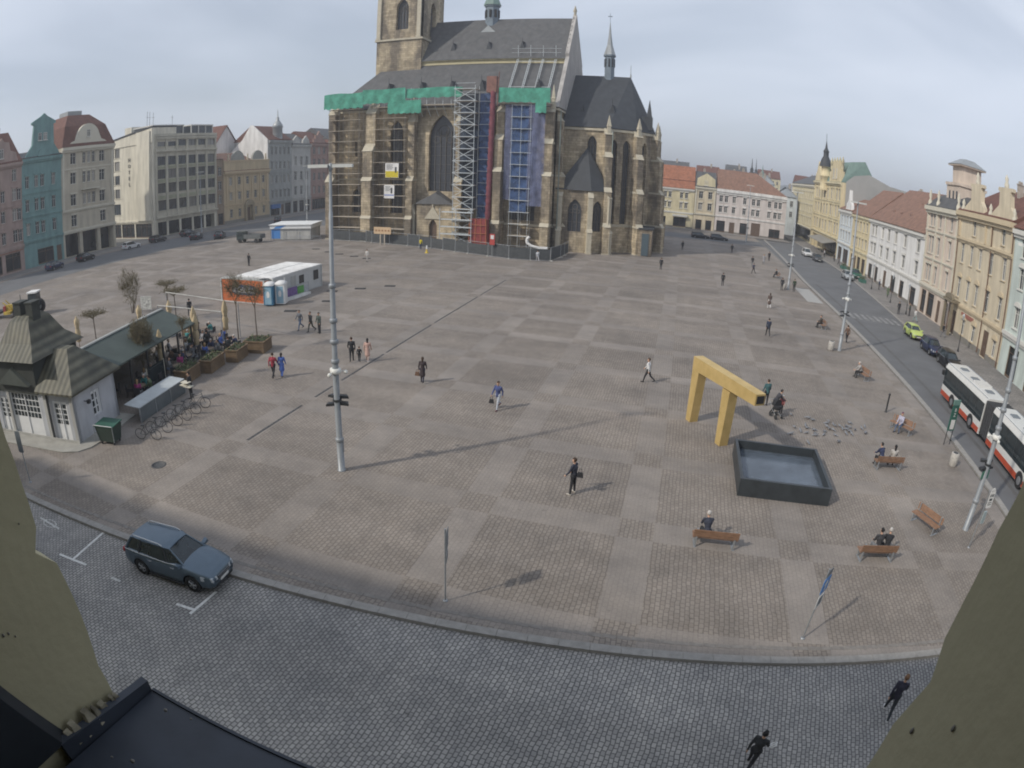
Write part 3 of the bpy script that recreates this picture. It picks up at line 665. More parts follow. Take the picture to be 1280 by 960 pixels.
# white gabled houses rising behind the ochre palace
for (y0, y1, ev, rise, lab) in ((134.5, 148, 19.5, 7.5, 'white gabled house behind the right half of the ochre palace'), (121, 131, 16.5, 5, 'small white gabled house with red roof behind the left half of the ochre palace')):
    hh = house('town_house', lab, (-123.5, y0), R90, y1 - y0, 16, ev, rows(lin(1, y1 - y0 - 1, 4), (ev - 2.6,), .9, 1.3), S_white)
    W_ = y1 - y0
    g = MB(); g.prism([(0, ev), (W_, ev), (W_ / 2, ev + rise)], -.02, 15.8); g.build('gable', [S_white], hh)
    g = MB()
    for s_ in (-1, 1):
        x0 = W_ / 2; x1 = W_ / 2 + s_ * (W_ / 2 + .4); z1 = ev - .25
        g.add([(x0, -.3, ev + rise + .05), (x0, 16, ev + rise + .05), (x1, 16, z1), (x1, -.3, z1), (x0, -.3, ev + rise + .3), (x0, 16, ev + rise + .3), (x1, 16, z1 + .25), (x1, -.3, z1 + .25)], [(0, 1, 2, 3), (4, 7, 6, 5), (0, 3, 7, 4), (1, 5, 6, 2), (3, 2, 6, 7)])
    g.build('roof', [M_tile_r], hh)
h = WST('town_house', 'grey green narrow house with rounded turret on the roof left of the pale grey house', 142.5, 153.5, 13, 21.8,
    rows(lin(.4, 10.6, 5), (5.2, 9.4, 13.4, 17.6), 1.0, 2.2) + [(.5, .1, 4.3, 3.3, 's'), (5.6, .1, 1.4, 3.0, 'd'), (7.5, .1, 3, 3.3, 's')], S_grey, cornices=((4, .3, .3), (21.2, .5, .5), (12.4, .25, .2)), roof=dict(kind='gable', rise=4.4, m=M_tile_r))
g = MB(); g.prism([(.2, -.1), (14, -.1), (14, 19), (9.5, 22.4), (6.5, 26.4), (5.6, 26.4), (.2, 22)], -.3, -.02, 'x'); g.build('fire_wall', [S_white], h)
g = MB(); g.lathe([(1.5, 0), (1.5, 3.6), (1.7, 3.8), (1.4, 4.6), (.9, 5.3), (.5, 5.8), (.5, 6.4), (.2, 6.9), (.04, 9)], (6, 1.4, 21.9), 10); g.build('turret', [M_zinc], h)
box_part(h, 'shop_awning', mat('awning_blue', (.05, .13, .32), .8, .1, 2), .5, -.6, 2.2, 4.6, -.01, 3.4)
h = WST('town_house', 'pale grey house with two small gables left of the rose coloured house', 153.6, 163.8, 13, 20.6, rows(lin(.5, 9.7, 3), (5.4, 9.8, 14.3), 1.3, 2.6) + [(.6, .1, 2.4, 3.5, 's'), (3.9, .1, 2.4, 3.5, 's'), (7.2, .1, 2.4, 3.5, 's')],
    S_greyl, cornices=((4.3, .3, .3), (20, .5, .5)), roof=dict(kind='gable', rise=3.6, m=M_slate))
gable(h, [(.5, 20.7), (4.6, 20.7), (4.1, 22), (2.6, 23.3), (1, 22)], -.1, .4, S_greyl); gable(h, [(5.6, 20.7), (9.7, 20.7), (9.2, 22), (7.7, 23.3), (6, 22)], -.1, .4, S_greyl)
h = WST('town_house', 'rose brown house with stepped gable next to the church corner', 163.9, 173.5, 13, 21, rows(lin(.5, 9.2, 3), (5.2, 9.4, 13.8, 17.6), 1.3, 2.3) + [(.6, .1, 8.2, 3.4, 's')], S_rose,
    cornices=((4.1, .3, .3), (20.4, .5, .5)), roof=dict(kind='gable', rise=4, m=M_tile_r))
gable(h, [(1.5, 21.1), (8, 21.1), (8, 22.4), (6.9, 22.4), (6.9, 23.6), (5.8, 23.6), (4.75, 25), (3.7, 23.6), (2.6, 23.6), (2.6, 22.4), (1.5, 22.4)], -.1, .4, S_rose)
WST('town_house', 'dark red brick house partly hidden behind the left church corner', 173.6, 186, 13, 22.4, rows(lin(.6, 11.8, 4), (5.2, 9.4, 13.8, 18), 1.3, 2.3), mat('brick_red', (.23, .12, .1), .9, .12, 1), cornices=((21.8, .5, .5),), roof=dict(kind='gable', rise=4, m=M_slate))

# ------------------------------------------------------------------ far (north) row: facade plane Y = 176
h = house('town_house', 'low cream house under a bright orange tiled roof right of the choir', (-14, 176), 0, 17.8, 12, 11.0,
    rows([9.7, 11.0, 14.2, 15.6, 2, 3.4, 5.5, 7], (5.5, 8.3), .85, 1.6) + [(12.3, .3, 3.6, 2.6, 's'), (8, .3, 2.2, 2.6, 's'), (3, .3, 2.6, 2.6, 's')], S_yelp, S_trimw, cornices=((4.2, .3, .2), (10.6, .4, .4)), roof=dict(kind='gable', rise=6.2, m=M_tile_o), plinth=(.5, M_base))
box_part(h, 'roof_valley', M_tile_r, 0, 1.7, 13.1, 17.8, 1.95, 13.35)
box_part(h, 'shop_awning', S_trimw, 12, -1.0, 3.2, 16.2, -.01, 3.7)
h = house('town_house', 'narrow beige gabled house between the orange roofed and the long white house', (3.9, 176), 0, 5.9, 12, 12.0,
    rows([1.7, 4.3], (5.6, 8.8), 1.15, 2.0) + [(.7, .1, 1.7, 2.8, 's'), (3.5, .1, 1.7, 2.8, 's')], S_tan, S_creamt, cornices=((4.4, .3, .3), (11.6, .4, .4)), pil=((.3, .4, 4.8, 11.4), (5.6, .4, 4.8, 11.4)), roof=dict(kind='gable', rise=4.2, m=M_slate))
gable(h, [(.3, 12.1), (5.6, 12.1), (5.4, 14.4), (3, 15.9), (.5, 14.4)], -.1, .4, S_yelp, wins=((2.5, 12.5, .9, 1.4),))
us = [1.4, 2.9, 5.1, 8.1, 10.6, 12.0, 15.2, 17.0, 18.3]
h = house('town_house', 'long white house with big brown red hipped roof on the far side of the square', (9.9, 176), 0, 20.1, 13, 11.9,
    rows(us, (5.6, 8.5), .95, 1.8) + [(.6, .1, 2.4, 3.2, 's'), (4.2, .1, 1.5, 3.0, 'd'), (7.2, .1, 2.0, 3.2, 's'), (10.4, .1, 2.6, 3.6, 'd'), (15.6, .1, 3.2, 2.6, 's')],
    mat('stucco_pinkish_white', (.64, .59, .57), .85, .05, .5, kind='stucco'), S_white, cornices=((4.5, .25, .2), (11.3, .8, .6)), roof=dict(kind='hip', rise=5.6, m=M_tile_b, left=.4, right=8.5, chim=((7.6, 9, 18.3), (13, 9, 17.8))), plinth=(.5, M_base))
# houses beyond the north row, seen over the roofs and through the street gap
bgspec = [(-30, 215, 14, 13, 4, 'r', S_greyl), (31.5, 200, 6, 12, 3, 'z', S_blue), (20, 196, 10, 13.5, 3.5, 'z', S_yelp), (12, 212, 9, 14, 3.5, 'b', S_white), (1, 206, 10, 12.5, 4, 'r', S_beige), (-9, 210, 9, 13.5, 3, 's', S_yelp),
          (33, 262, 6, 15.5, 3.5, 'z', S_mint), (27, 246, 6, 15, 3, 's', S_greyl), (18, 260, 9, 17, 3.5, 's', S_yelp), (6, 270, 10, 16, 4, 'r', S_white), (-12, 280, 15, 17, 4, 's', S_beige), (40, 330, 12, 19, 4, 'r', S_yelp), (24, 350, 12, 20, 4, 's', S_white), (55, 300, 14, 18, 4, 'r', S_beige), (66, 250, 12, 17, 4, 'r', S_white), (58, 225, 12, 16.5, 4, 'b', S_greyl)]
bgl = ['grey house with red roof far behind the choir', 'pale blue grey house at the street corner behind the long white house', 'cream house end rising behind the hip of the long white roof', 'white house with brown roof peeping over the long white house', 'beige house with red roof over the beige gabled house', 'yellowish house with slate roof behind the orange tiled roof',
       'mint house at the far end of the street gap', 'light grey house deep in the street gap', 'tall cream house in the distant skyline', 'white distant house with red roof in the skyline', 'wide beige distant house near the choir', 'distant yellow house above the east street', 'distant white block left of the yellow turret', 'distant beige house behind the green roof', 'white house behind the grey fire wall', 'grey house behind the white house roof']
for (x, y, W_, ev, rise, rk, wm), lab in zip(bgspec, bgl):
    hh = house('town_house', lab, (x, y), 0, W_, 10, ev, rows(lin(.6, W_ - .6, max(2, int(W_ / 2.4))), (ev - 6.3, ev - 3), 1, 1.8), wm, roof=dict(kind='gable' if rk != 'z' else 'hip', rise=rise, m={'r': M_tile_r, 'z': M_zinc, 'b': M_tile_b, 's': M_slate}[rk], chim=((W_ * .6, 4, ev + rise + .9),)), group='distant houses beyond the far row', styles='plain')
for (x, y, z, hh_, lab) in ((25.5, 232, 17.5, 6.5, 'slim dark roof spire far behind the long white house'), (31.2, 245, 17, 5.5, 'pale green onion spire above the street gap'), (35, 300, 19, 8, 'thin distant church spire left of the yellow corner turret')):
    t_ = MB(); t_.box(-1.1, -1.1, -14, 1.1, 1.1, 0); t_.lathe([(1.5, 0), (1.2, 1.0), (.6, 1.6), (.7, 2.4), (.25, 3.2), (.04, hh_)], (0, 0, 0), 8, 1)
    o = t_.build('church_spire', [S_greyl, M_copper if 'green' in lab else M_slate_d]); o.location = (x, y, z); tag(o, lab, 'spire')
# ------------------------------------------------------------------ right (east) row: facade plane X = 38.5
EST('town_house', 'pale yellow house with dark ground floor canopy far down the east street', 178.7, 216, 14, 16.8, rows(lin(1, 36, 12), (4.9, 8.6, 12.4), 1.2, 2.2) + [(1, 0, 35, 3.6, 'a')], S_yelp, S_creamt, cornices=((4.0, .3, .4), (16.2, .5, .5)), roof=dict(kind='gable', rise=3.5, m=M_slate))
ops = rows(lin(1, 18.5, 5), (5.4, 9.6, 13.6), 1.5, 2.6) + rows(lin(19.5, 31, 4), (5.4, 9.6, 13.6), 1.6, 2.8) + [(1, 0, 30, 3.6, 'a')]
h = EST('town_house', 'ornate yellow corner house with pointed turret, stepped gables and green roof', 147, 178.6, 34, 18.0, ops, S_yel, S_yelp, cornices=((4.4, .3, .4), (8.9, .2, .2), (13.0, .2, .2), (17.5, .5, .6)), pil=[(u, .5, 4.8, 17.3) for u in (.5, 9.5, 18.8, 25, 31.1)], roof=None)
g = MB(); g.add([(0, -.2, 18.05), (31.5, -.2, 18.05), (31.5, 9.5, 18.05), (0, 9.5, 18.05), (3, 2.2, 23.2), (30.6, 2.2, 23.2), (30.9, 6.0, 23.9), (3, 6.0, 23.9)], [(3, 2, 1, 0), (0, 1, 5, 4), (1, 2, 6, 5), (2, 3, 7, 6), (3, 0, 4, 7), (4, 5, 6, 7)]); g.build('roof', [M_copper], h)
box_part(h, 'rear_roof', M_slate, .3, 9.55, 18.05, 31.4, 33.5, 18.3)
gable(h, [(19, 18.1), (31.2, 18.1), (31.2, 20.6), (30, 20.6), (30, 22), (28.6, 22), (28.6, 23), (21.8, 23), (21.8, 22), (20.4, 22), (20.4, 20.6), (19, 20.6)], -.3, .6, S_yel, wins=((23, 18.9, 1.2, 2.4), (26, 18.9, 1.2, 2.4)))
gable(h, [(1, 18.1), (9, 18.1), (8, 20), (6.5, 21), (5, 23.4), (3.5, 21), (2, 20)], -.3, .6, S_yel)
for u in (19.3, 22.2, 25, 27.9, 30.8): g = MB(); g.lathe([(.35, 0), (.35, 1.4), (.5, 1.5), (.05, 3.0)], (u, .1, 21.2), 6); g.build('pinnacle', [S_yelp], h)
g = MB(); g.lathe([(1.5, 15.6), (1.6, 16.2), (1.5, 16.4), (1.5, 19), (1.8, 19.2), (1.8, 19.6), (1.3, 19.8), (1.3, 21.6), (1.7, 21.8)], (14, -.2, 0), 8); g.build('turret', [S_yel], h)
g = MB(); g.lathe([(1.8, 21.8), (1.3, 23.6), (.75, 24.6), (.75, 25.6), (.9, 25.8), (.4, 26.6), (.06, 28.6)], (14, -.4, 0), 8); g.tube((14, -.4, 28.4), (14, -.4, 30.5), .06); g.build('spire', [M_slate_d], h)
box_part(h, 'fire_wall', mat('fire_wall_grey', (.33, .33, .32), .9, .08, .3), 31.61, 1, -.1, 31.85, 31, 18.3)
g = MB(); g.prism([(1, 18.3), (31, 18.3), (17, 18.9), (12.7, 19.2), (7, 20.9), (3, 20.0)], 31.61, 31.85, 'x'); g.build('fire_wall_top', [MATS['fire_wall_grey']], h)
aw = MB(); aw.prism([(-3.6, 2.9), (-.05, 3.7), (-.05, 3.85), (-3.6, 3.05)], 12, 30.5, 'x'); 
for u in range(13, 31, 4): aw.tube((u, -3.5, -.1), (u, -3.5, 2.95), .06)
aw.build('canopy', [mat('canopy_grey', (.24, .23, .21), .6, .1, 1)], h)
h = EST('town_house', 'slender pale blue house with small pointed white gable beside the yellow corner house', 135, 146.8, 12, 11.8, rows([2.2, 4.6, 7.2, 9.8], (5, 8.4), 1.2, 2.1) + [(1, 0, 3.5, 3.2, 's'), (6, 0, 4.5, 3.2, 's')], S_blue, S_trimw, cornices=((4.1, .3, .3), (11.2, .5, .5)), roof=dict(kind='gable', rise=3, m=M_tile_b))
gable(h, [(5.5, 12), (10.8, 12), (10, 13.4), (8.8, 14), (8.15, 16.4), (7.5, 14), (6.3, 13.4)], -.2, .5, S_white)
EST('town_house', 'yellow low house with brown roof between pale blue and white houses', 121.4, 134.9, 14, 11.4, rows(lin(.8, 12.8, 5), (4.8, 8.2), 1.15, 2.0) + [(1, 0, 2, 3, 's'), (4, 0, 1.6, 2.9, 'd'), (6.5, 0, 2.4, 3, 's'), (10, 0, 2.4, 3, 's')], S_yel, S_yelp, cornices=((3.9, .3, .25), (10.9, .4, .4)), roof=dict(kind='gable', rise=6.2, m=M_tile_b))
us = [2.2, 4.2, 8.6, 12.4, 16.5, 21.5, 28]
h = EST('town_house', 'long white three storey house with brown red roof and row of dormers', 90.4, 121.2, 17, 11.4, rows(us, (4.9, 8.3), 1.5, 2.1) + [(1.5, 0, 2.5, 2.9, 's'), (6, 0, 2, 2.9, 's'), (11.5, 0, 1.8, 3.0, 'd'), (16, 0, 2.6, 2.9, 's'), (21, 0, 2.2, 2.9, 's'), (26.5, 0, 2.6, 2.9, 's')], S_white, S_trimw,
    cornices=((3.9, .3, .2), (10.9, .4, .45)), roof=dict(kind='gable', rise=7.0, m=M_tile_b, dorm=[(u, 2.2, 12.9) for u in (8, 12.5, 17.5)] + [(u, 5.2, 15.2) for u in (16, 20)], chim=((4, 9, 18.6), (24, 9.5, 18.8))), plinth=(.5, M_base), styles='hood')
us = [1.7, 2.9, 5.4, 9.8]
h = EST('town_house', 'pinkish beige house with square roof belvedere tower left of the tan double gabled house', 77.8, 90.2, 14, 15.8,
    rows(us, (4.9, 9.0, 12.9), .95, 2.5) + [(.8, .1, 2, 3.4, 's'), (3.6, .1, 2.6, 3.4, 's'), (7.6, .1, 1.3, 3.0, 'd'), (10, .1, 1.6, 3.4, 's')], S_beige, S_creamt, cornices=((4.1, .4, .35), (8.2, .2, .2), (12.2, .2, .2), (15.2, .6, .7)), pil=[(u, .4, 4.6, 15) for u in (.4, 4.2, 7.6, 12)], roof=dict(kind='mansard', rise=2.6, m=M_slate), styles='hood')
g = MB(); g.box(4.6, 1.2, 15.9, 9.6, 6, 19.4); g.box(4.4, 1, 19.4, 9.8, 6.2, 19.8); g.box(5.3, 1.9, 19.8, 8.9, 5.5, 22.3); g.box(4.7, 1.3, 22.3, 9.5, 6.1, 22.5); g.build('belvedere', [S_beige], h)
for u in (5.6, 7.0, 8.3): box_part(h, 'window', M_glassd, u, 1.15, 16.8, u + .5, 1.19, 18.6)
g = MB(); g.hexa([(4.6, 1.2, 22.5), (9.6, 1.2, 22.5), (9.6, 6.2, 22.5), (4.6, 6.2, 22.5)], [(6.2, 2.8, 23.5), (8, 2.8, 23.5), (8, 4.6, 23.5), (6.2, 4.6, 23.5)]); g.build('tower_roof', [M_zinc], h)
for u in (.8, 4.2, 11.9): g = MB(); g.lathe([(.35, 0), (.4, .5), (.15, 1), (.3, 1.5), (.04, 2.4)], (u, 0, 15.9), 8); g.build('statue', [S_creamt], h)
us = [1.9, 4.9, 7.7, 11.1, 14.8]
h = EST('town_house', 'tan baroque house with two scrolled gables, brown downpipes and stone portal', 60.9, 77.7, 16, 16.0,
    rows(us, (5.0, 9.4), 1.05, 2.5) + rows([5.2, 13.9], (13.2,), 1.0, 2.0) + [(1.0, .1, 1.5, 3.0, 'd'), (4.6, .8, 1.1, 1.9, 'w'), (8.0, .8, 1.1, 1.9, 'w'), (11.6, .1, 1.6, 3, 'd'), (14.5, .8, 1, 1.9, 'w')],
    S_tan, mat('tan_trim', (.54, .45, .31), .9, .06, .6), cornices=((4.0, .3, .25), (12.3, .3, .35), (15.4, .6, .7)), pil=[(u, .45, 12.7, 15.2) for u in (.4, 8.8, 10.6, 16.4)], roof=dict(kind='gable', rise=4.4, m=M_tile_r, chim=((7.5, 6, 21.2), (14, 7, 21.6))), styles='arch', plinth=(.7, M_base))
for c_ in (5.4, 14.0): gable(h, [(c_ - 3.9, 16.15), (c_ + 2.7, 16.15), (c_ + 2.4, 16.9), (c_ + 1.6, 17.6), (c_ + 1.5, 19.2), (c_ + 1.9, 19.3), (c_ + 1.9, 19.7), (c_ - 1.9, 19.7), (c_ - 1.9, 19.3), (c_ - 1.5, 19.2), (c_ - 1.6, 17.6), (c_ - 2.9, 16.9)], -.15, .5, S_tan)
for c_ in (1, 5.4, 9.7, 14, 16.4): g = MB(); g.lathe([(.3, 0), (.38, .3), (.2, .7), (.3, 1.0), (.05, 1.5)], (c_, .1, 16.1 if c_ not in (5.4, 14) else 19.72), 8); g.build('statue', [S_creamt], h)
g = MB(); g.box(.2, -1.5, 4.2, 3.3, -.01, 4.5); g.prism(arc(.4, 3.1, 4.55, .7), -1.3, -.9); 
for u in (.4, 2.8): g.box(u, -1.3, 0, u + .35, -.95, 4.2)
g.build('portal', [mat('portal_dark', (.2, .17, .12), .9, .2, 2)], h)
for u in (.15, 10.9, 16.7): g = MB(); g.tube((u, -.15, .2), (u, -.15, 15.4), .08, .08, 8); g.build('downpipe', [mat('copper_brown', (.16, .09, .06), .5, .2, 3)], h)
box_part(h, 'shop_sign', mat('sign_red_brown', (.3, .12, .09), .7), 4.2, -.08, 3.0, 8.2, -.005, 3.5)
h = EST('town_house', 'pale mint house with arched gateway behind the bus', 45.4, 60.7, 14, 15.5, rows(lin(.8, 14.6, 4), (5.2, 9.3, 12.6), 1.2, 2.2) + [(2, 0, 2.6, 3.3, 's'), (7, 0, 2.6, 3.3, 's'), (11, 0, 2.6, 3.3, 's')], S_mint, S_trimw, cornices=((4.1, .4, .35), (14.9, .5, .5)), roof=dict(kind='gable', rise=4.5, m=M_tile_r), styles='arch')
h = EST('town_house', 'light blue grey house at the right edge behind the lamp mast', 28, 45.2, 14, 15, rows(lin(.8, 16.4, 5), (5.2, 9.3, 12.4), 1.2, 2.2) + [(2, 0, 3, 3.3, 's'), (8, 0, 3, 3.3, 's')], S_greyl, S_trimw, cornices=((4.1, .4, .35), (14.4, .5, .5)), roof=dict(kind='gable', rise=4.5, m=M_slate))

# ------------------------------------------------------------------ the church
from mathutils.geometry import tessellate_polygon
M_stone = mat('church_sandstone', (.49, .43, .34), .92, .14, .9, .3, kind='stone', col2=(.56, .5, .39))
M_stoned = mat('church_dark_stone', (.33, .29, .24), .92, .2, .9, .35, kind='stone')
M_trim = mat('church_trim', (.46, .42, .33), .9, .12, 1.5)
M_mull = mat('mullion_stone', (.12, .11, .1), .9, .12, 1.5)
M_lead = mat('leaded_glass', (.04, .045, .055), .35, .4, 5)
CO = (-42.0, 103.2, 0)
CH = thing('church', 'large gothic sandstone church with steep slate roofs and choir on the square', 'church', CO)
def lancet(u0, u1, z0, z1, k=7):
    w_ = u1 - u0; r = w_ * 1.0; zs_ = z1 - w_ * .87; P = [(u0, z0), (u1, z0)]
    for i in range(k + 1):
        a = math.radians(60) * i / k; P.append((u0 + r * math.cos(a), zs_ + r * math.sin(a)))
    for i in range(k - 1, -1, -1):
        a = math.radians(60) * i / k; P.append((u1 - r * math.cos(a), zs_ + r * math.sin(a)))
    return P
def wall_lanc(p0, p1, z0, z1, wins, m, parent, depth=.7, off=CO, name='wall', bars=3, thick=.8):
    """upright wall from p0 to p1 (outer face to the right-hand side when walking p0->p1) with pointed openings"""
    p0 = Vector(p0); p1 = Vector(p1); d = (p1 - p0); L_ = d.length; d /= L_; nin = Vector((-d.y, d.x))
    def W3(u, z, q=0.0): v = p0 + d * u + nin * q; return (v.x, v.y, z)
    outer = [(0, z0), (L_, z0), (L_, z1), (0, z1)]
    holes = [lancet(*w_) if len(w_) == 4 else w_ for w_ in wins]
    polys = [outer] + holes; flat = [p for q in polys for p in q]
    tr = tessellate_polygon([[Vector((a, b, 0)) for a, b in q] for q in polys])
    b = MB()
    for t3 in tr:
        P3 = [flat[i] for i in t3]
        ar = (P3[1][0] - P3[0][0]) * (P3[2][1] - P3[0][1]) - (P3[2][0] - P3[0][0]) * (P3[1][1] - P3[0][1])
        if ar < 0: P3 = P3[::-1]
        b.add([W3(u, z) for u, z in P3], [(0, 1, 2)])
    for hl in holes:
        n = len(hl)
        for i in range(n):
            a, c = hl[i], hl[(i + 1) % n]
            b.add([W3(*a), W3(*c), W3(*c, depth), W3(*a, depth)], [(3, 2, 1, 0)])
    b.add([W3(0, z1), W3(L_, z1), W3(L_, z1, thick), W3(0, z1, thick)], [(0, 1, 2, 3)])
    b.add([W3(0, z0, thick), W3(L_, z0, thick), W3(L_, z1, thick), W3(0, z1, thick)], [(3, 2, 1, 0)])
    b.add([W3(0, z0), W3(0, z1), W3(0, z1, thick), W3(0, z0, thick)], [(0, 1, 2, 3)]); b.add([W3(L_, z0), W3(L_, z0, thick), W3(L_, z1, thick), W3(L_, z1)], [(0, 1, 2, 3)])
    b.build(name, [m], parent, off, fixn=False)
    for hl in holes:
        g_ = MB(); n = len(hl)
        g_.add([W3(u, z, depth - .06) for u, z in hl] + [W3(u, z, depth + .02) for u, z in hl], [tuple(range(n)), tuple(range(2 * n - 1, n - 1, -1))] + [((i + 1) % n, i, n + i, n + (i + 1) % n) for i in range(n)], 0)
        u0 = min(p[0] for p in hl); u1 = max(p[0] for p in hl); za = min(p[1] for p in hl); zb = max(p[1] for p in hl); w_ = u1 - u0; zs_ = zb - w_ * .87
        for k in range(1, bars + 1):
            u = u0 + w_ * k / (bars + 1); g_.tube(W3(u, za, depth - .14), W3(u, zs_ + w_ * .3, depth - .14), .07, .07, 5, 1)
        q = za + 1.6
        while q < zs_: g_.tube(W3(u0, q, depth - .1), W3(u1, q, depth - .1), .035, .035, 4, 1); q += 1.6
        if w_ > 1.5:
            c = ((u0 + u1) / 2, zs_ + w_ * .3)
            for rr, (cu, cz) in ((w_ * .2, c), (w_ * .13, (c[0] - w_ * .25, zs_ - .1)), (w_ * .13, (c[0] + w_ * .25, zs_ - .1))):
                for i in range(10): 
                    a, a2 = 2 * PI * i / 10, 2 * PI * (i + 1) / 10
                    g_.tube(W3(cu + rr * math.cos(a), cz + rr * math.sin(a), depth - .14), W3(cu + rr * math.cos(a2), cz + rr * math.sin(a2), depth - .14), .06, .06, 5, 1)
        g_.build('window', [M_lead, M_mull], parent, off, fixn=False)
def buttress(x, y, ang, wd, steps, m, parent=None, cap=True, off=CO):
    """steps: (z_bottom, z_top, projection) from the ground up; projects along direction ang"""
    parent = parent or CH
    b = MB(); dx, dy = math.cos(ang), math.sin(ang); nx, ny = -dy, dx
    def P(o, s_, z): return (x + dx * o + nx * s_, y + dy * o + ny * s_, z)
    for i, (z0, z1, pr) in enumerate(steps):
        b.hexa([P(-.3, -wd / 2, z0), P(pr, -wd / 2, z0), P(pr, wd / 2, z0), P(-.3, wd / 2, z0)], [P(-.3, -wd / 2, z1), P(pr, -wd / 2, z1), P(pr, wd / 2, z1), P(-.3, wd / 2, z1)])
        nxt = steps[i + 1][2] if i + 1 < len(steps) else 0.05
        b.add([P(nxt, -wd / 2 - .08, z1), P(pr + .12, -wd / 2 - .08, z1), P(pr + .12, wd / 2 + .08, z1), P(nxt, wd / 2 + .08, z1), P(nxt, -wd / 2 - .08, z1 + (pr - nxt) * 1.0 + .2), P(nxt, wd / 2 + .08, z1 + (pr - nxt) * 1.0 + .2)],
              [(0, 3, 2, 1), (1, 2, 5, 4), (0, 1, 4), (2, 3, 5), (0, 4, 5, 3)], 1)
        b.hexa([P(-.2, -wd / 2 - .1, z0 + .0), P(pr + .12, -wd / 2 - .1, z0), P(pr + .12, wd / 2 + .1, z0), P(-.2, wd / 2 + .1, z0)], [P(-.2, -wd / 2 - .1, z0 + .35), P(pr + .12, -wd / 2 - .1, z0 + .35), P(pr + .12, wd / 2 + .1, z0 + .35), P(-.2, wd / 2 + .1, z0 + .35)], 1)
    b.build('buttress', [m, M_trim], parent, off, fixn=False)
ZN = 24.3
# south nave wall; u = X + 63.5
XW, XE = -63.5, -21.0
wall_lanc((XW, 103.2), (XE, 103.2), -.2, ZN, [(4.4, 6.4, 5.0, 9.5), (5.0, 5.5, 15.6, 18.4), (12.4, 14.9, 5.0, 22.0), (19.9, 24.9, 9.2, 22.9), (28.2, 31.4, 8, 22.4), (34.9, 39.3, 4.8, 22.3)], M_stone, CH, .8, bars=4)
wall_lanc((XE, 103.2), (XE, 133), -.2, ZN, [], M_stone, CH)
wall_lanc((XW, 133), (XW, 103.2), -.2, ZN, [(12, 16, 6, 19)], M_stone, CH)
b = MB(); b.add([(XE, 133, -.2), (XW, 133, -.2), (XW, 133, ZN), (XE, 133, ZN)], [(0, 1, 2, 3)]); b.build('wall', [M_stone], CH, CO, fixn=False)
# string courses and eaves cornice
for z, pr in ((3.9, .12), (ZN - .5, .35)):
    b = MB(); b.box(XW - .1, 103.2 - pr, z, XE + .1, 103.19, z + .35); b.box(XE + .01, 103.2 - pr, z, XE + pr, 133, z + .35); b.build('string_course', [M_trim], CH, CO)
for x0, x1 in ((-62.3, -55.6), (-53, -47.2)):
    b = MB(); b.box(x0, 103.05, 11.1, x1, 103.19, 11.4); b.build('string_course', [M_trim], CH, CO)
buttress(-62.7, 103.2, -PI / 2, 1.5, [(-.2, 10.8, 2.6), (10.8, 23.5, 1.4)], M_stoned)
buttress(-54.4, 103.2, -PI / 2, 1.9, [(-.2, 4.2, 3.6), (4.2, 11.0, 3.3), (11.0, 16.4, 2.8), (16.4, 23.4, 1.6)], M_stone)
buttress(-46.4, 103.2, -PI / 2, 1.2, [(-.2, 4.2, 2.6), (4.2, 11.0, 2.2), (11.0, 21.6, 1.5)], M_stone)
buttress(-37.3, 103.2, -PI / 2, 1.4, [(-.2, 4.2, 2.6), (4.2, 11.0, 2.2), (11.0, 21.6, 1.5)], M_stone)
buttress(-30.2, 103.2, -PI / 2, 1.3, [(-.2, 4.2, 3.2), (4.2, 13.0, 2.8), (13.0, 18.4, 2.2), (18.4, 23.2, 1.4)], M_stone)
buttress(-21.9, 103.2, -PI / 2, 1.4, [(-.2, 4.2, 2.8), (4.2, 12.6, 2.4), (12.6, 18, 1.9), (18, 23.4, 1.2)], M_stone)
buttress(-21.0, 104.2, 0, 1.4, [(-.2, 4.2, 2.0), (4.2, 12.6, 1.6), (12.6, 22, 1.0)], M_stone)
for x, z in ((-54.4, 24.2), (-46.4, 23.4), (-30.2, 24.2), (-21.5, 25.2)):
    b = MB(); b.lathe([(.42, -1.2), (.42, .4), (.55, .5), (.4, .7), (.05, 2.9)], (x, 102.6, z), 4, 0, PI / 4, False); b.build('pinnacle', [M_trim], CH, CO)
# portal porch
wall_lanc((-45.0, 101.4), (-38.3, 101.4), -.2, 7.0, [(2.4, 3.9, .0, 4.3)], M_stone, CH, .6, name='porch_wall', bars=0)
b = MB(); b.box(-45.0, 102.21, -.2, -44.3, 103.18, 7); b.box(-39, 102.21, -.2, -38.3, 103.18, 7); b.build('porch_wall', [M_stone], CH, CO)
b = MB(); b.add([(-45.3, 101.1, 7.02), (-38.0, 101.1, 7.02), (-38.0, 103.18, 7.02), (-45.3, 103.18, 7.02), (-41.6, 103.18, 9.4), (-41.6, 101.6, 9.0)], [(0, 3, 2, 1), (0, 1, 5), (1, 2, 4, 5), (3, 0, 5, 4), (2, 3, 4)]); b.build('porch_roof', [M_slate], CH, CO)
b = MB(); b.prism(lancet(-42.6, -41.1, .02, 4.28), 101.9, 101.98); b.build('door', [MATS['brown_frame']], CH, CO)
b = MB(); b.prism([(-43.4, 4.4), (-40.3, 4.4), (-41.85, 6.6)], 101.2, 101.38); b.lathe([(.12, 0), (.2, .3), (.05, .9)], (-41.85, 101.3, 6.5), 6); b.build('portal_gable', [M_trim], CH, CO)
for (x, w_) in ((-45.9, 1.0), (-46.9, .0)):
    if w_: b = MB(); b.box(x - .5, 101.5, -.1, x + .5, 103.18, 5.2); b.prism([(x - .6, 5.2), (x + .6, 5.2), (x, 7.2)], 101.4, 102.2); b.build('niche', [M_trim], CH, CO)
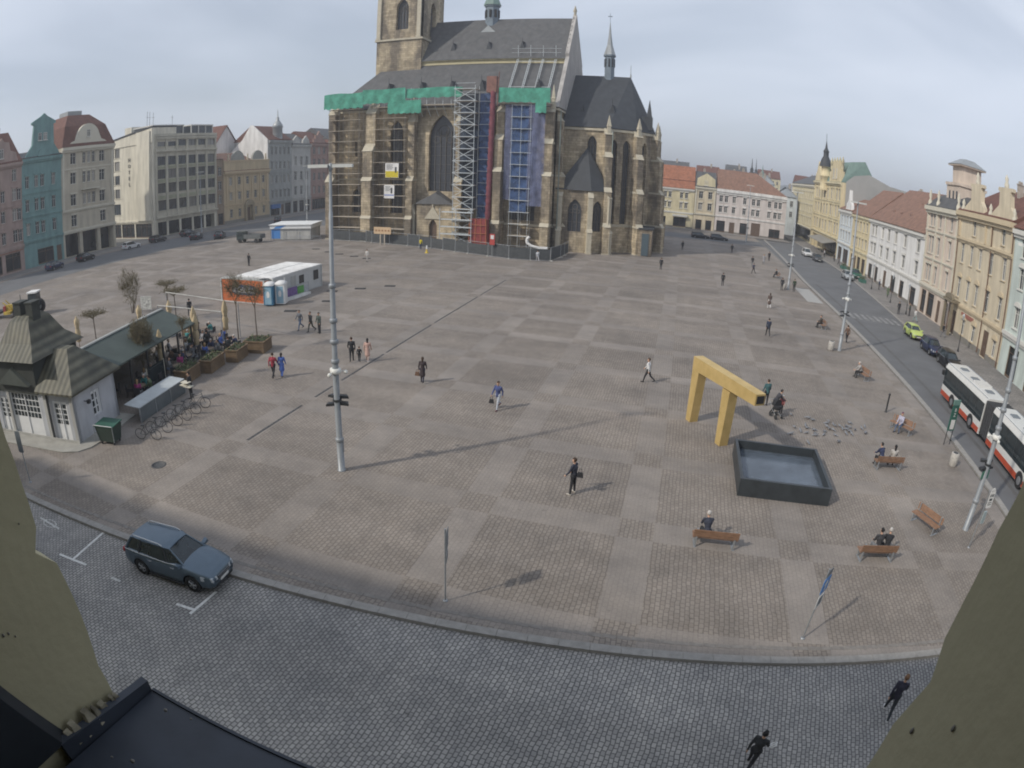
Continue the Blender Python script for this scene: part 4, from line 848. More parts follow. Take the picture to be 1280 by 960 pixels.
# roofs
YS, YB, YR = 103.2, 111.0, 118.1
r = MB()
e0, e1 = ZN + .02, 33.3
S = [(XW - .4, YS - .5, e0), (XE - .3, YS - .5, e0), (XE - .3, YB, e1), (-56.4, YB, e1)]
Nn = [(XW - .4, 133.4, e0), (XE - .3, 133.4, e0), (XE - .3, 125.3, e1), (-56.4, 125.3, e1)]
r.add(S + Nn, [(0, 1, 2, 3), (5, 4, 7, 6), (4, 0, 3, 7), (0, 4, 5, 1), (1, 5, 6, 2), (3, 2, 6, 7)]); r.build('lower_roof', [M_slate], CH, CO)
b = MB(); b.box(-55.5, YB - .05, 32.9, XE - .35, 125.3, 34.1); b.box(-55.5, YB - .35, 33.95, XE - .35, YB - .06, 34.15); b.box(-55.5, YB - .2, 33.25, XE - .35, YB - .06, 33.4)
b.build('clerestory_band', [mat('band_yellow', (.47, .42, .27), .85, .12, .8)], CH, CO)
r = MB(); r.add([(-55.6, YB - .5, 34.12), (XE - .35, YB - .5, 34.12), (XE - .35, 125.8, 34.12), (-55.6, 125.8, 34.12), (-52, YR, 43.7), (XE - .35, YR, 43.7)], [(0, 3, 2, 1), (0, 1, 5, 4), (2, 3, 4, 5), (3, 0, 4), (1, 2, 5)]); r.build('main_roof', [M_slate], CH, CO)
# east gable with crockets
b = MB(); b.prism([(YS - .3, ZN + .1), (YS + .6, 25.6), (YB, 34.6), (YB - .2, 35.2), (YR, 44.5), (YR * 2 - YB + .2, 35.2), (YR * 2 - YB, 34.6), (132.4, 25.6), (133.3, ZN + .1)], XE - .34, XE + .35, 'x')
for i in range(9):
    t_ = i / 9; y = YB + (YR - YB) * t_; z = 35.2 + (44.5 - 35.2) * t_; b.lathe([(.1, 0), (.17, .2), (.03, .42)], (XE - .2, y, z), 5)
b.build('east_gable', [mat('gable_plaster', (.4, .385, .37), .9, .1, .6, kind='stucco')], CH, CO)
b = MB(); b.lathe([(.25, 0), (.25, .8), (.4, 1), (.05, 2.2)], (XE, YR, 44.2), 6); b.build('finial', [M_trim], CH, CO)
def dormer(x, y, z, s_=1.0, nm='roof_dormer'):
    b = MB(); b.add([(x - .55 * s_, y, z), (x + .55 * s_, y, z), (x, y, z + 1.7 * s_), (x - .2, y + 1.4 * s_, z + 1.7 * s_), (x + .2, y + 1.4 * s_, z + 1.7 * s_)], [(0, 1, 2), (0, 2, 3), (1, 4, 2), (2, 4, 3)])
    b.tube((x, y, z + 1.6 * s_), (x, y, z + 2.5 * s_), .05, .03, 5); b.build(nm, [M_slate_d], CH, CO)
for x in (-49.3, -43.0, -36.0, -29.6): dormer(x, 112.2, 36.3, .9)
for x in (-52.8, -46.3, -40.5, -34.9, -24.8): dormer(x, 105.4, 27.2, 1.25)
# flat-sided ridge turret on the nave
b = MB(); b.lathe([(1.35, 40.2), (1.35, 46.3), (1.6, 46.4), (1.6, 46.7)], (-37.3, YR, 0), 8, 0, PI / 8, False)
for i in range(8): a = PI / 8 + i * PI / 4 + PI / 8; b.box(-37.3 + 1.28 * math.cos(a) - .2, YR + 1.28 * math.sin(a) - .2, 44, -37.3 + 1.28 * math.cos(a) + .2, YR + 1.28 * math.sin(a) + .2, 45.6, 1)
b.lathe([(1.75, 46.7), (.9, 49), (.7, 49.4), (.7, 51), (.9, 51.1), (.05, 58)], (-37.3, YR, 0), 8, 2, PI / 8, False)
b.build('ridge_turret', [mat('turret_lead', (.16, .2, .24), .6, .15, 1), M_dark, M_copper], CH, CO)
b = MB(); b.prism([(-38.9, 40.4), (-35.7, 40.4), (-37.3, 41.9)], 115.6, 117.4); b.build('turret_flashing', [M_zinc], CH, CO)
# tower
TX0, TX1, TY0, TY1 = -58.0, -48.8, 110.4, 121.4
b = MB()
b.box(TX0 - .35, TY0 - .35, 10, TX1 + .35, TY1, 31.0); b.box(TX0 - .15, TY0 - .15, 31.0, TX1 + .15, TY1, 38.9); b.build('tower_base', [M_stone], CH, CO)
b = MB()
for z in (31.0, 38.9): b.box(TX0 - .45, TY0 - .45, z - .2, TX1 + .45, TY1 + .2, z + .15)
b.build('tower_cornice', [M_trim], CH, CO)
for p0, p1, w0 in (((TX0, TY0), (TX1, TY0), 4.0), ((TX1, TY0), (TX1, TY1), 4.4)):
    wall_lanc(p0, p1, 39.05, 62, [(w0 - .2, w0 + 2.4, 41.0 if w0 == 4.0 else 40, 47.6)], M_stone, CH, .8, name='tower_wall', bars=3)
b = MB(); b.add([(TX0, TY1, 39), (TX0, TY0, 39), (TX0, TY0, 62), (TX0, TY1, 62)], [(0, 1, 2, 3)]); b.add([(TX1, TY1, 39), (TX0, TY1, 39), (TX0, TY1, 62), (TX1, TY1, 62)], [(0, 1, 2, 3)]); b.build('tower_wall', [M_stone], CH, CO, fixn=False)
for (x, y) in ((TX0 + .2, TY0), (TX1 - .5, TY0)): buttress(x, y, -PI / 2, .8, [(39.05, 61, .35)], M_trim)
# choir: south wall, apse, windows and buttresses
ZC = 21.4
CP = [(-21, 106.9), (-12.9, 106.9), (-8.2, 109.7), (-5.5, 114.6), (-5.5, 121.6), (-8.2, 126.5), (-12.9, 129.3), (-21, 129.3)]
cw = [[(4.7, 6.3, 12, 20)], [(.7, 1.9, 5, 19.6), (3.0, 4.3, 5, 19.6)], [(1.9, 3.5, 5, 19.6)], [(2.5, 4.6, 5, 19.6)], [(1.9, 3.5, 5, 19.6)], [], []]
for (a, b_), ws in zip(zip(CP, CP[1:]), cw): wall_lanc(a, b_, -.2, ZC, ws, M_stone, CH, .7, name='choir_wall', bars=2)
ctr = Vector((-14, 118.1))
for (x, y) in CP[1:6]:
    a = math.atan2(y - ctr.y, x - ctr.x) if x > -13 else -PI / 2
    if (x, y) == CP[1]: a = -PI / 2 + .35
    buttress(x, y, a, 1.15, [(-.2, 4.6, 2.9), (4.6, 10.5, 2.4), (10.5, 16.4, 1.8), (16.4, 20.3, 1.1)], M_stone)
    b = MB(); b.lathe([(.4, 0), (.4, 1.2), (.5, 1.3), (.04, 3.2)], (x + math.cos(a) * .8, y + math.sin(a) * .8, 20.4), 4, 0, a + PI / 4, False); b.build('pinnacle', [M_trim], CH, CO)
b = MB()
for a, c in zip(CP, CP[1:]):
    a = Vector(a); c = Vector(c); d = (c - a).normalized(); n = Vector((d.y, -d.x))
    for z, pr in ((ZC - .5, .3), (4.5, .15)):
        q = [a + n * pr - d * .1, c + n * pr + d * .1, c - n * .0 + n * .002, a + n * .002]
        b.hexa([(p.x, p.y, z) for p in q], [(p.x, p.y, z + .4) for p in q])
b.build('choir_cornice', [M_trim], CH, CO)
cx_ = 118.1; ov = [(ctr + (Vector(p) - ctr) * 1.035) for p in CP]; ov[0] = Vector((-20.7, 106.4)); ov[-1] = Vector((-20.7, 129.8))
r = MB(); vs = [(p.x, p.y, ZC + .02) for p in ov] + [(-20.7, cx_, 32.2), (-10.3, cx_, 32.2)]
r.add(vs, [(0, 1, 9, 8), (1, 2, 9), (2, 3, 9), (3, 4, 9), (4, 5, 9), (5, 6, 9), (6, 7, 8, 9), (7, 0, 8), tuple(range(7, -1, -1))]); r.build('choir_roof', [M_slate_d], CH, CO)
dormer(-12.6, 109.6, 24.0, 1.1); dormer(-17.8, 109.6, 24.0, .9)
b = MB(); b.lathe([(.95, 31.4), (.95, 36.0), (1.2, 36.1), (1.2, 36.4)], (-14.3, cx_, 0), 8, 0, PI / 8, False); 
for i in range(8): a = i * PI / 4; b.box(-14.3 + .92 * math.cos(a) - .1, cx_ + .92 * math.sin(a) - .1, 34, -14.3 + .92 * math.cos(a) + .1, cx_ + .92 * math.sin(a) + .1, 35.6, 1)
b.lathe([(1.15, 36.4), (.55, 38.4), (.3, 40.2), (.06, 43)], (-14.3, cx_, 0), 8, 2, PI / 8, False); b.tube((-14.3, cx_, 43), (-14.3, cx_, 45), .04); b.box(-14.7, cx_ - .02, 44.2, -13.9, cx_ + .02, 44.4, 0)
b.build('fleche', [MATS['turret_lead'], M_dark, M_zinc], CH, CO)
b = MB(); b.tube((-10.3, cx_, 32.1), (-10.3, cx_, 34.6), .07, .04); b.lathe([(.2, 0), (.05, .8)], (-10.3, cx_, 32.2), 6); b.build('finial', [M_zinc], CH, CO)
b = MB(); b.prism([(113.2, 22.0), (115.4, 22.0), (115.4, 24.4), (113.2, 24.4)], -7.8, -5.8, 'x'); b.lathe([(.7, 24.4), (.05, 27.6)], (-6.4, 114.3, 0), 4, 0, PI / 4, False); b.build('choir_gablet', [M_slate_d], CH, CO)
# sacristy chapel in the corner of nave and choir
SP = [(-20.6, 103.8), (-14.9, 103.8), (-12.3, 105.4), (-12.3, 106.85)]
for (a, b_), ws in zip(zip(SP, SP[1:]), ([(2.0, 4.3, 3.5, 9.0)], [(.6, 2.2, 3.7, 8.9)], [])): wall_lanc(a, b_, -.2, 10.5, ws, M_stone, CH, .5, name='sacristy_wall', bars=2)
for (x, y, a) in ((-19.9, 103.8, -PI / 2), (-14.9, 103.8, -PI / 2 + .3), (-12.3, 105.2, -.5)): buttress(x, y, a, .75, [(-.2, 3.6, 1.2), (3.6, 9.4, .8)], M_trim)
r = MB(); r.add([(-20.9, 103.4, 10.52), (-14.7, 103.4, 10.52), (-11.9, 105.2, 10.52), (-11.9, 106.87, 10.52), (-20.9, 106.87, 10.52), (-16.2, 106.87, 17.9)], [(4, 3, 2, 1, 0), (0, 1, 5), (1, 2, 5), (2, 3, 5), (3, 4, 5), (4, 0, 5)]); r.build('sacristy_roof', [M_slate_d], CH, CO)
b = MB(); b.box(-6.6, 107.0, -.1, -4.4, 112.5, 4.6); b.box(-6.8, 106.8, 4.6, -4.2, 112.5, 4.8, 1); b.box(-6.1, 106.9, .1, -4.9, 106.99, 3.9, 2); b.build('annex', [M_stoned, M_slate_d, mat('metal_door_blue', (.06, .09, .11), .6, .1, 3)], CH, CO)
b = MB(); b.tube((-11.9, 105.9, 0), (-11.9, 105.9, 20.8), .09, .09, 8); b.tube((-20.2, 102.7, 0), (-20.2, 102.7, 23.8), .09, .09, 8); b.build('downpipe', [mat('pipe_green_grey', (.2, .24, .22), .5, .1, 3)], CH, CO)

# ------------------------------------------------------------------ scaffolds
M_pole = mat('scaffold_tube', (.3, .3, .29), .5, .15, 6, metal=.3)
M_plank = mat('scaffold_plank', (.45, .4, .33), .85, .2, 3)
M_whitep = mat('scaffold_white', (.5, .54, .56), .5, .1, 5)
def net(name, col, alpha): return mat(name, col, .9, .38, .8, alpha=alpha)
N_green = net('net_green', (.075, .3, .22), .9); N_bluep = net('net_blue_pale', (.2, .23, .38), .33); N_dk = net('net_slate', (.05, .075, .12), .6); N_blue = net('net_blue', (.06, .11, .24), .7)
def wavy(parent, name, x0, x1, z0, z1, y, m, top=0.0, nx=24, nz=8, amp=.07, yfun=None, sag=.22):
    b = MB(); vs = []; fs = []; rr = random.Random(int(abs(x0 * 31 + z0)))
    for q in (0, 1):
        for j in range(nz + 1):
            for i in range(nx + 1):
                t_ = i / nx; s_ = j / nz; x = x0 + (x1 - x0) * t_
                y_ = y + amp * (math.sin(i * .83 + x0) * math.sin(j * .37 + 1) + .6 * rr.uniform(-1, 1) * (q == 0)) + .05 * q
                z_ = z0 + (z1 - z0) * s_ + (top * .35 * math.sin(t_ * PI * 2.3 + x0) * s_) - (sag * (1 - s_) * abs(math.sin(t_ * PI * 6 + x0)))
                vs.append((x, y_, z_))
    st = (nx + 1) * (nz + 1)
    for q in (0, 1):
        for j in range(nz):
            for i in range(nx):
                a = q * st + j * (nx + 1) + i; f = (a, a + 1, a + nx + 2, a + nx + 1); fs.append(f if q == 0 else f[::-1])
    b.add(vs, fs, 0, True); o = b.build(name, [m], parent, parent.location, fixn=False); return o
def scaffold(label, x0, x1, y0, y1, z1, dz, bays, braces=False, tube=M_pole, deck=True, slim=.03, group='scaffolds on the church'):
    s_ = thing('scaffold', label, 'scaffold', ((x0 + x1) / 2, y0, 0), 0, group)
    xs = [x0 + (x1 - x0) * i / bays for i in range(bays + 1)]; zs_ = [.3 + dz * i for i in range(int((z1 - .3) / dz) + 1)]
    b = MB()
    for x in xs:
        for y in (y0, y1): b.tube((x, y, 0), (x, y, z1), slim, slim, 6)
    b.build('standard_poles', [tube], s_, s_.location)
    for z in zs_[1:]:
        b = MB()
        if deck: b.box(x0 - .1, y0 + .02, z, x1 + .1, y1 - .02, z + .06)
        b.tube((x0 - .2, y0 - .04, z + .02), (x1 + .2, y0 - .04, z + .02), slim * 1.3, slim * 1.3, 6, 1)
        b.build('deck', [M_plank, tube if (braces or tube is M_whitep) else M_plank], s_, s_.location)
        if braces: b = MB(); b.tube((x0, y0, z + 1.0), (x1, y0, z + 1.0), slim * .7, slim * .7, 5); b.build('guard_rail', [tube], s_, s_.location)
    if braces:
        b = MB()
        for z in zs_[:-1]:
            for a, c in zip(xs, xs[1:]): b.tube((a, y0 - .03, z + .1), (c, y0 - .03, z + dz), slim, slim, 5); b.tube((c, y0 - .05, z + .1), (a, y0 - .05, z + dz), slim, slim, 5)
        b.build('brace', [tube], s_, s_.location)
    return s_
s1 = scaffold('pole scaffold with timber decks on the left end bay of the church', -62.6, -56.2, 100.6, 102.2, 26.6, 2.0, 3)
wavy(s1, 'green_net', -63.6, -55.4, 24.6, 27.3, 100.3, N_green, .25)
s2 = scaffold('pole scaffold with timber decks around the second window and sign boards', -53.2, -47.1, 100.6, 102.2, 26.6, 2.0, 3)
wavy(s2, 'green_net', -55.4, -47.0, 25.2, 27.6, 100.25, N_green, .2); wavy(s2, 'green_net', -50.4, -44.0, 23.2, 25.4, 100.3, N_green, .15)
s3 = scaffold('narrow eaves scaffold deck under green netting above the big window', -47.0, -38.2, 100.8, 102.2, 27.2, 2.2, 5, deck=False, slim=.035)
for c in list(s3.children):
    if c.name.startswith('standard'): bpy.data.objects.remove(c)
for c in list(s3.children):
    zmin = min((c.matrix_basis @ v.co).z for v in c.data.vertices)
    if zmin < 23.5: bpy.data.objects.remove(c)
b = MB()
for x in lin(-47, -38, 6):
    b.tube((x, 102.9, 22.6), (x, 101, 24.4), .05); b.tube((x, 101, 24.4), (x, 101, 27.6), .05)
b.box(-47, 100.9, 24.4, -37.8, 102.4, 24.5, 1); b.build('bracket', [M_whitep, M_plank], s3, s3.location)
wavy(s3, 'green_net', -47.0, -36.6, 25.9, 27.5, 100.5, N_green, .2)
s4 = scaffold('white cross braced scaffold stair tower right of the big church window', -37.4, -33.9, 99.2, 101.4, 27.6, 2.05, 1, True, M_whitep, slim=.05)
b = MB()
for i in range(5): b.box(-39.4 + .1 * i, 98.2, .9 + 1.25 * i, -33.6, 99.1, 1.05 + 1.25 * i)
for x in (-39.3, -36.4, -33.7): b.tube((x, 98.2, 0), (x, 98.2, 6.6), .06)
b.build('stair_platform', [M_whitep], s4, s4.location)
wavy(s4, 'blue_net', -33.8, -31.7, 4.5, 26.4, 101.6, N_blue, 0, 8, 24, .1); wavy(s4, 'dark_net', -37.2, -34.0, 6.5, 26.4, 101.5, N_dk, 0, 10, 24, .1)
for z in range(12): b = MB(); b.tube((-33.9, 101.3, 3 + z * 2), (-31.6, 101.3, 3 + z * 2), .045); b.build('ledger', [M_whitep], s4, s4.location)
s5 = scaffold('blue netted scaffold in front of the right hand church window', -28.0, -24.8, 100.9, 102.4, 24.6, 2.0, 2, False, M_whitep, slim=.035)
wavy(s5, 'blue_net', -28.1, -25.2, 6.4, 24.4, 101.25, N_blue, 0, 10, 24, .12); wavy(s5, 'pale_net', -25.2, -22.4, 7.6, 24.6, 100.9, N_bluep, 0, 12, 24, .18); wavy(s5, 'pale_net', -29.3, -28.1, 8.5, 24.4, 101.3, N_bluep, 0, 5, 24, .1)
wavy(s5, 'green_net', -30.3, -21.6, 24.9, 27.2, 100.4, N_green, .1); wavy(s5, 'green_net', -24.0, -22.2, 23.2, 25.0, 100.35, N_green, .1, 8)
b = MB(); b.box(-30.4, 100.6, 24.6, -21.5, 102.6, 24.7); b.build('deck', [M_plank], s5, s5.location)
s6 = thing('roof_ladder_scaffold', 'white lattice ladders of the roof scaffold on the slate slope near the east gable', 'scaffold', (-26, 104, 25), 0, 'scaffolds on the church')
def on_roof(x, t_, up=.35): y = YS + .2 + (YB - YS - .2) * t_; return (x, y - up * .3, ZN + .6 + (e1 - ZN) * t_ + up)
for x in (-29.9, -27.6, -25.3, -23.0):
    b = MB()
    for dx in (-.14, .14): b.tube(on_roof(x + dx, .03), on_roof(x + dx, 1.0), .055)
    for i in range(18): b.tube(on_roof(x - .14, i / 18), on_roof(x + .14, i / 18), .03, .03, 5)
    b.tube(on_roof(x, 1.0), (x, YB - .4, 36.6), .05); b.build('ladder', [M_whitep], s6, s6.location)
for t_ in (.15, .3, .9, 1.0):
    b = MB(); b.tube(on_roof(-29.9, t_, .45), on_roof(-23.0, t_, .45), .05); b.build('ledger', [M_whitep], s6, s6.location)
b = MB()
for z in (35.2, 36.0): b.tube((-31, YB - .45, z), (-22, YB - .45, z), .03, .03, 5)
b.build('guard_rail', [M_whitep], s6, s6.location)
# rubble chute and red hoist shed
ct = thing('rubble_chute', 'dark red rubble chute running down beside the white scaffold tower', 'chute', (-31.6, 100.6, 0))
M_redc = mat('chute_red', (.17, .045, .06), .75, .3, 1.5); b = MB()
for i in range(20): z = 5 + i * 1.08; b.lathe([(.42, 0), (.52, 1.0), (.5, 1.14)], (-31.6 + .02 * i, 100.6, z), 10)
b.build('tube_sections', [M_redc], ct, ct.location)
b = MB(); b.box(-32.3, 100.2, 26.4, -30.6, 101.6, 29.2); b.tube((-30.4, 100.3, 24), (-30.2, 100.3, 30), .08); b.build('hopper', [mat('hopper_brown', (.2, .1, .08), .8, .3, 1)], ct, ct.location)
sh = thing('site_shed', 'dark red netted site shed at the foot of the rubble chute', 'shed', (-32.8, 99.5, 0))
b = MB(); b.hexa([(-34.3, 98.4, 0), (-30.9, 98.4, 0), (-30.9, 100.2, 0), (-34.3, 100.2, 0)], [(-33.8, 98.5, 5.0), (-31.2, 98.5, 5.0), (-31.2, 100.1, 5.0), (-33.8, 100.1, 5.0)]); b.build('body', [mat('shed_red', (.22, .04, .04), .8, .3, 1.2)], sh, sh.location)
b = MB()
for x in (-34.2, -33, -32, -31): b.tube((x, 98.36, 0), (x + (-32.6 - x) * .15, 98.45, 5.1), .06)
for z in (1.2, 2.6, 4): b.tube((-34.2, 98.34, z), (-31, 98.34, z), .05)
b.build('frame', [mat('orange_tube', (.4, .14, .06), .6)], sh, sh.location)
# sign boards hung on the scaffold
for (x0, x1, z0, z1, band, lab) in ((-50.7, -48.1, 11.6, 14.2, (.55, .45, .02), 'white site board with yellow lower half hung on the scaffold'), (-50.9, -48.9, 7.9, 10.3, (.1, .16, .45), 'white site board with dark blue stripe below the yellow one')):
    s_ = thing('site_board', lab, 'sign', ((x0 + x1) / 2, 100.4, z0)); b = MB(); b.box(x0, 100.35, z0, x1, 100.45, z1); b.build('panel', [S_white], s_, s_.location)
    b = MB(); q = .45 if 'yellow l' in lab else .28
    b.box(x0 + .05, 100.33, z0 + (.05 if q > .4 else .5), x1 - .05, 100.349, z0 + (z1 - z0) * q); b.build('colour_band', [mat('band_' + str(band[0]), band, .6)], s_, s_.location)
    b = MB()
    for k in range(4): b.box(x0 + .25, 100.325, z1 - .35 - k * .24, x0 + .25 + (x1 - x0) * (.5 - .06 * (k % 2)), 100.348, z1 - .27 - k * .24)
    b.box(x1 - .7, 100.325, z0 + .9, x1 - .35, 100.3285, z0 + 1.9)
    b.build('print', [MATS['sign_dark']], s_, s_.location)
b = thing('site_board', 'long beige notice board on two posts in front of the second church bay', 'sign', (-49.4, 96.5, 0))
m_ = MB(); m_.box(-50.9, 96.45, 1.9, -47.6, 96.55, 3.1); m_.build('panel', [mat('board_beige', (.55, .4, .25), .8, .1, 1)], b, b.location)
for x in (-49.7, -48.9): m_ = MB(); m_.box(x - .08, 96.56, -.02, x + .08, 96.7, 2.6); m_.build('post', [M_plank], b, b.location)
m_ = MB()
for i in range(5): m_.box(-50.6 + i * .6, 96.43, 2.35, -50.25 + i * .6, 96.449, 2.65)
m_.build('print', [mat('print_brown', (.3, .16, .08), .8)], b, b.location)
t = thing('slide_tube', 'white swan necked tube lying behind the right end of the church fence', 'tube', (-20.8, 92.5, 0))
b = MB(); b.path([(-22.3, 92.5, 3.3), (-22.7, 92.5, 2.9), (-22.6, 92.5, 2.3), (-21.9, 92.5, 1.9), (-20.8, 92.5, 1.7), (-19.4, 92.5, 1.75)], .22, 10); b.build('pipe', [S_white], t, t.location)
b = MB(); b.box(-22.6, 92.1, 0, -19.4, 92.9, 1.5); b.build('crate', [mat('crate_grey', (.16, .18, .19), .8, .2, 1)], t, t.location)
t = thing('warning_board', 'small red and white board on a post before the red shed', 'sign', (-27.6, 90.6, 0))
b = MB(); b.tube((-27.6, 90.6, 0), (-27.6, 90.6, 3.2), .05); b.build('post', [M_steel], t, t.location); b = MB(); b.box(-28.0, 90.5, 1.9, -27.2, 90.55, 3.6); b.build('panel', [mat('panel_red', (.4, .05, .04), .6, .1, 2)], t, t.location); b = MB(); b.box(-27.85, 90.47, 2.8, -27.35, 90.499, 3.4); b.build('label', [S_white], t, t.location)
# mesh fence panels round the building site
M_fcl = mat('fence_cloth', (.06, .066, .07), .9, .3, 2); pts = [(-61.1, 99.7), (-54, 99.4), (-52.4, 98.6), (-44.6, 97.0), (-39.7, 95.6), (-32.1, 92.5), (-24.8, 90.2), (-21.5, 90.4), (-18.6, 91.4), (-18.0, 96), (-17.8, 101.5)]
fi = 0
for a, c in zip(pts, pts[1:]):
    a = Vector(a); c = Vector(c); L_ = (c - a).length; k = max(1, round(L_ / 3.2))
    for i in range(k):
        p = a + (c - a) * i / k; q = a + (c - a) * (i + 1) / k; l_ = (q - p).length - .08
        o = thing('fence_panel', ['%s dark cloth fence panel from the left end of the church fence' % w_ for w_ in ('first', 'second', 'third', 'fourth', 'fifth', 'sixth', 'seventh', 'eighth', 'ninth', 'tenth', 'eleventh', 'twelfth', 'thirteenth', 'fourteenth', 'fifteenth', 'sixteenth', 'seventeenth', 'eighteenth', 'nineteenth', 'twentieth', 'twenty first', 'twenty second')][min(fi, 21)], 'fence panel', (p.x, p.y, 0), math.atan2((q - p).y, (q - p).x), 'site fence panels along the church'); fi += 1
        b = MB(); b.path([(0, 0, .05), (0, 0, 2.05), (l_, 0, 2.05), (l_, 0, .05), (0, 0, .05)], .03); b.build('frame', [M_steel], o)
        b = MB(); b.box(.04, .0, .15, l_ - .04, .025, 1.98 - .12 * (fi % 3)); b.build('cloth', [M_fcl], o)
        b = MB(); b.box(-.1, -.3, 0, .12, .3, .12); b.build('foot', [S_greyl], o)
# ------------------------------------------------------------------ our own house: the camera looks out of a niche in its wall
M_plast = mat('olive_plaster', (.48, .44, .29), .95, .09, 1.6, .07, 45)
M_sill = mat('sill_sheet', (.04, .048, .065), .55, .35, 4, .1, 12)
oh = thing('house_wall', 'ochre plastered wall niche of our own house framing the view left, right and below', 'house wall', (0, 0, 13))
b = MB(); b.prism([(-.62, 13.28), (-.62, 14.95), (-9, 14.95), (-9, 18), (9, 18), (9, 14.95), (.227, 14.95), (.227, 13.28), (9, 13.28), (9, -.1), (-9, -.1), (-9, 13.28)][::1], -.9, .24, 'y')
b.v = []; b.f = []; b.m = []; b.sm = []
for x0, x1, z0, z1 in ((-46, -.64, -.1, 17.2), (.245, 36, -.1, 17.2), (-.64, .245, -.1, 13.26), (-.64, .245, 15.1, 17.2)): b.box(x0, -9, z0, x1, .25, z1)
b.build('wall', [M_plast], oh, oh.location)
def jamb(x0, x1, prof, name):
    b = MB(); rr = random.Random(3); N_ = 60; P = []
    zs_ = [p[1] for p in prof]; z_hi, z_lo = zs_[0], zs_[-1]
    for i in range(N_ + 1):
        z = z_hi + (z_lo - z_hi) * i / N_
        for (ya, za), (yb, zb) in zip(prof, prof[1:]):
            if za >= z >= zb: y = ya + (yb - ya) * (za - z) / max(1e-6, za - zb); break
        P.append((y + rr.uniform(-.0022, .0022), z + 14))
    Q = [(-.6, z_lo + 14)] + P[::-1] + [(-.6, z_hi + 14)]
    b.prism(Q, x0, x1, 'x'); return b.build(name, [M_plast], oh, oh.location)
jamb(-.62, -.66, [(.285, 1.0), (.28, -.22), (.287, -.28), (.291, -.343), (.288, -.372), (.272, -.389), (.303, -.425), (.306, -.508), (.3, -.6), (.296, -.74)], 'jamb')
jamb(.227, .27, [(.283, 1.0), (.283, -.12), (.294, -.19), (.297, -.26), (.281, -.272), (.296, -.33), (.287, -.38), (.29, -.74)], 'jamb')
b = MB(); b.hexa([(-.6, -.6, 13.3), (.226, -.6, 13.3), (.226, .352, 13.3), (-.592, .352, 13.3)], [(-.6, -.6, 13.36), (.226, -.6, 13.36), (.226, .355, 13.325), (-.592, .355, 13.325)])
b.box(-.592, .355, 13.2, .226, .36, 13.328); b.hexa([(-.612, .16, 13.2), (-.598, .16, 13.2), (-.594, .356, 13.2), (-.606, .356, 13.2)], [(-.61, .16, 13.366), (-.598, .16, 13.364), (-.594, .356, 13.345), (-.606, .356, 13.347)])
b.build('window_sill', [M_sill], oh, oh.location)
b = MB(); b.hexa([(-.619, -.5, 13.36), (-.6, -.5, 13.36), (-.6, .165, 13.36), (-.619, .183, 13.36)], [(-.619, -.5, 14.1), (-.612, -.5, 14.1), (-.612, .0, 13.78), (-.619, .01, 13.78)]); b.build('flashing', [mat('flashing_dark', (.018, .022, .028), .6, .3, 6)], oh, oh.location)
b = MB(); rr = random.Random(11)
for i in range(16):
    y = .185 + .115 * i / 16 + rr.uniform(-.008, .008); z = 13.352 + rr.uniform(-.004, .012); s_ = rr.uniform(.004, .011)
    b.hexa([(-.612 + rr.uniform(0, .012), y - s_, z - .01), (-.6 + rr.uniform(-.006, .006), y - s_ * .7, z - .01), (-.598, y + s_, z - .01), (-.614, y + s_ * .8, z - .01)], [(-.61, y - s_ * .6, z + s_), (-.603, y - s_ * .4, z + s_ * .6), (-.603, y + s_ * .5, z + s_ * .8), (-.611, y + s_ * .5, z + s_)])
b.build('plaster_chips', [mat('chip_plaster', (.3, .27, .2), .95, .5, 30)], oh, oh.location)
b = MB()
for i in range(40): b.sphere((rr.uniform(-.56, .1), rr.uniform(.0, .34), 13.348 + rr.uniform(-.008, .004)), rr.uniform(.0015, .004), 5, 4)
for i in range(26):
    side = i % 2; x = -.6185 if side == 0 else .2255; y = rr.uniform(.0, .27); z = rr.uniform(13.45, 13.9); r_ = rr.uniform(.001, .0028); b.sphere((x, y, z), r_, 5, 4, 0, (.4, 1, 1.3))
b.build('grit', [mat('grit_grey', (.2, .19, .17), .9)], oh, oh.location)
b = MB()
for x in range(-45, 36, 2): pass

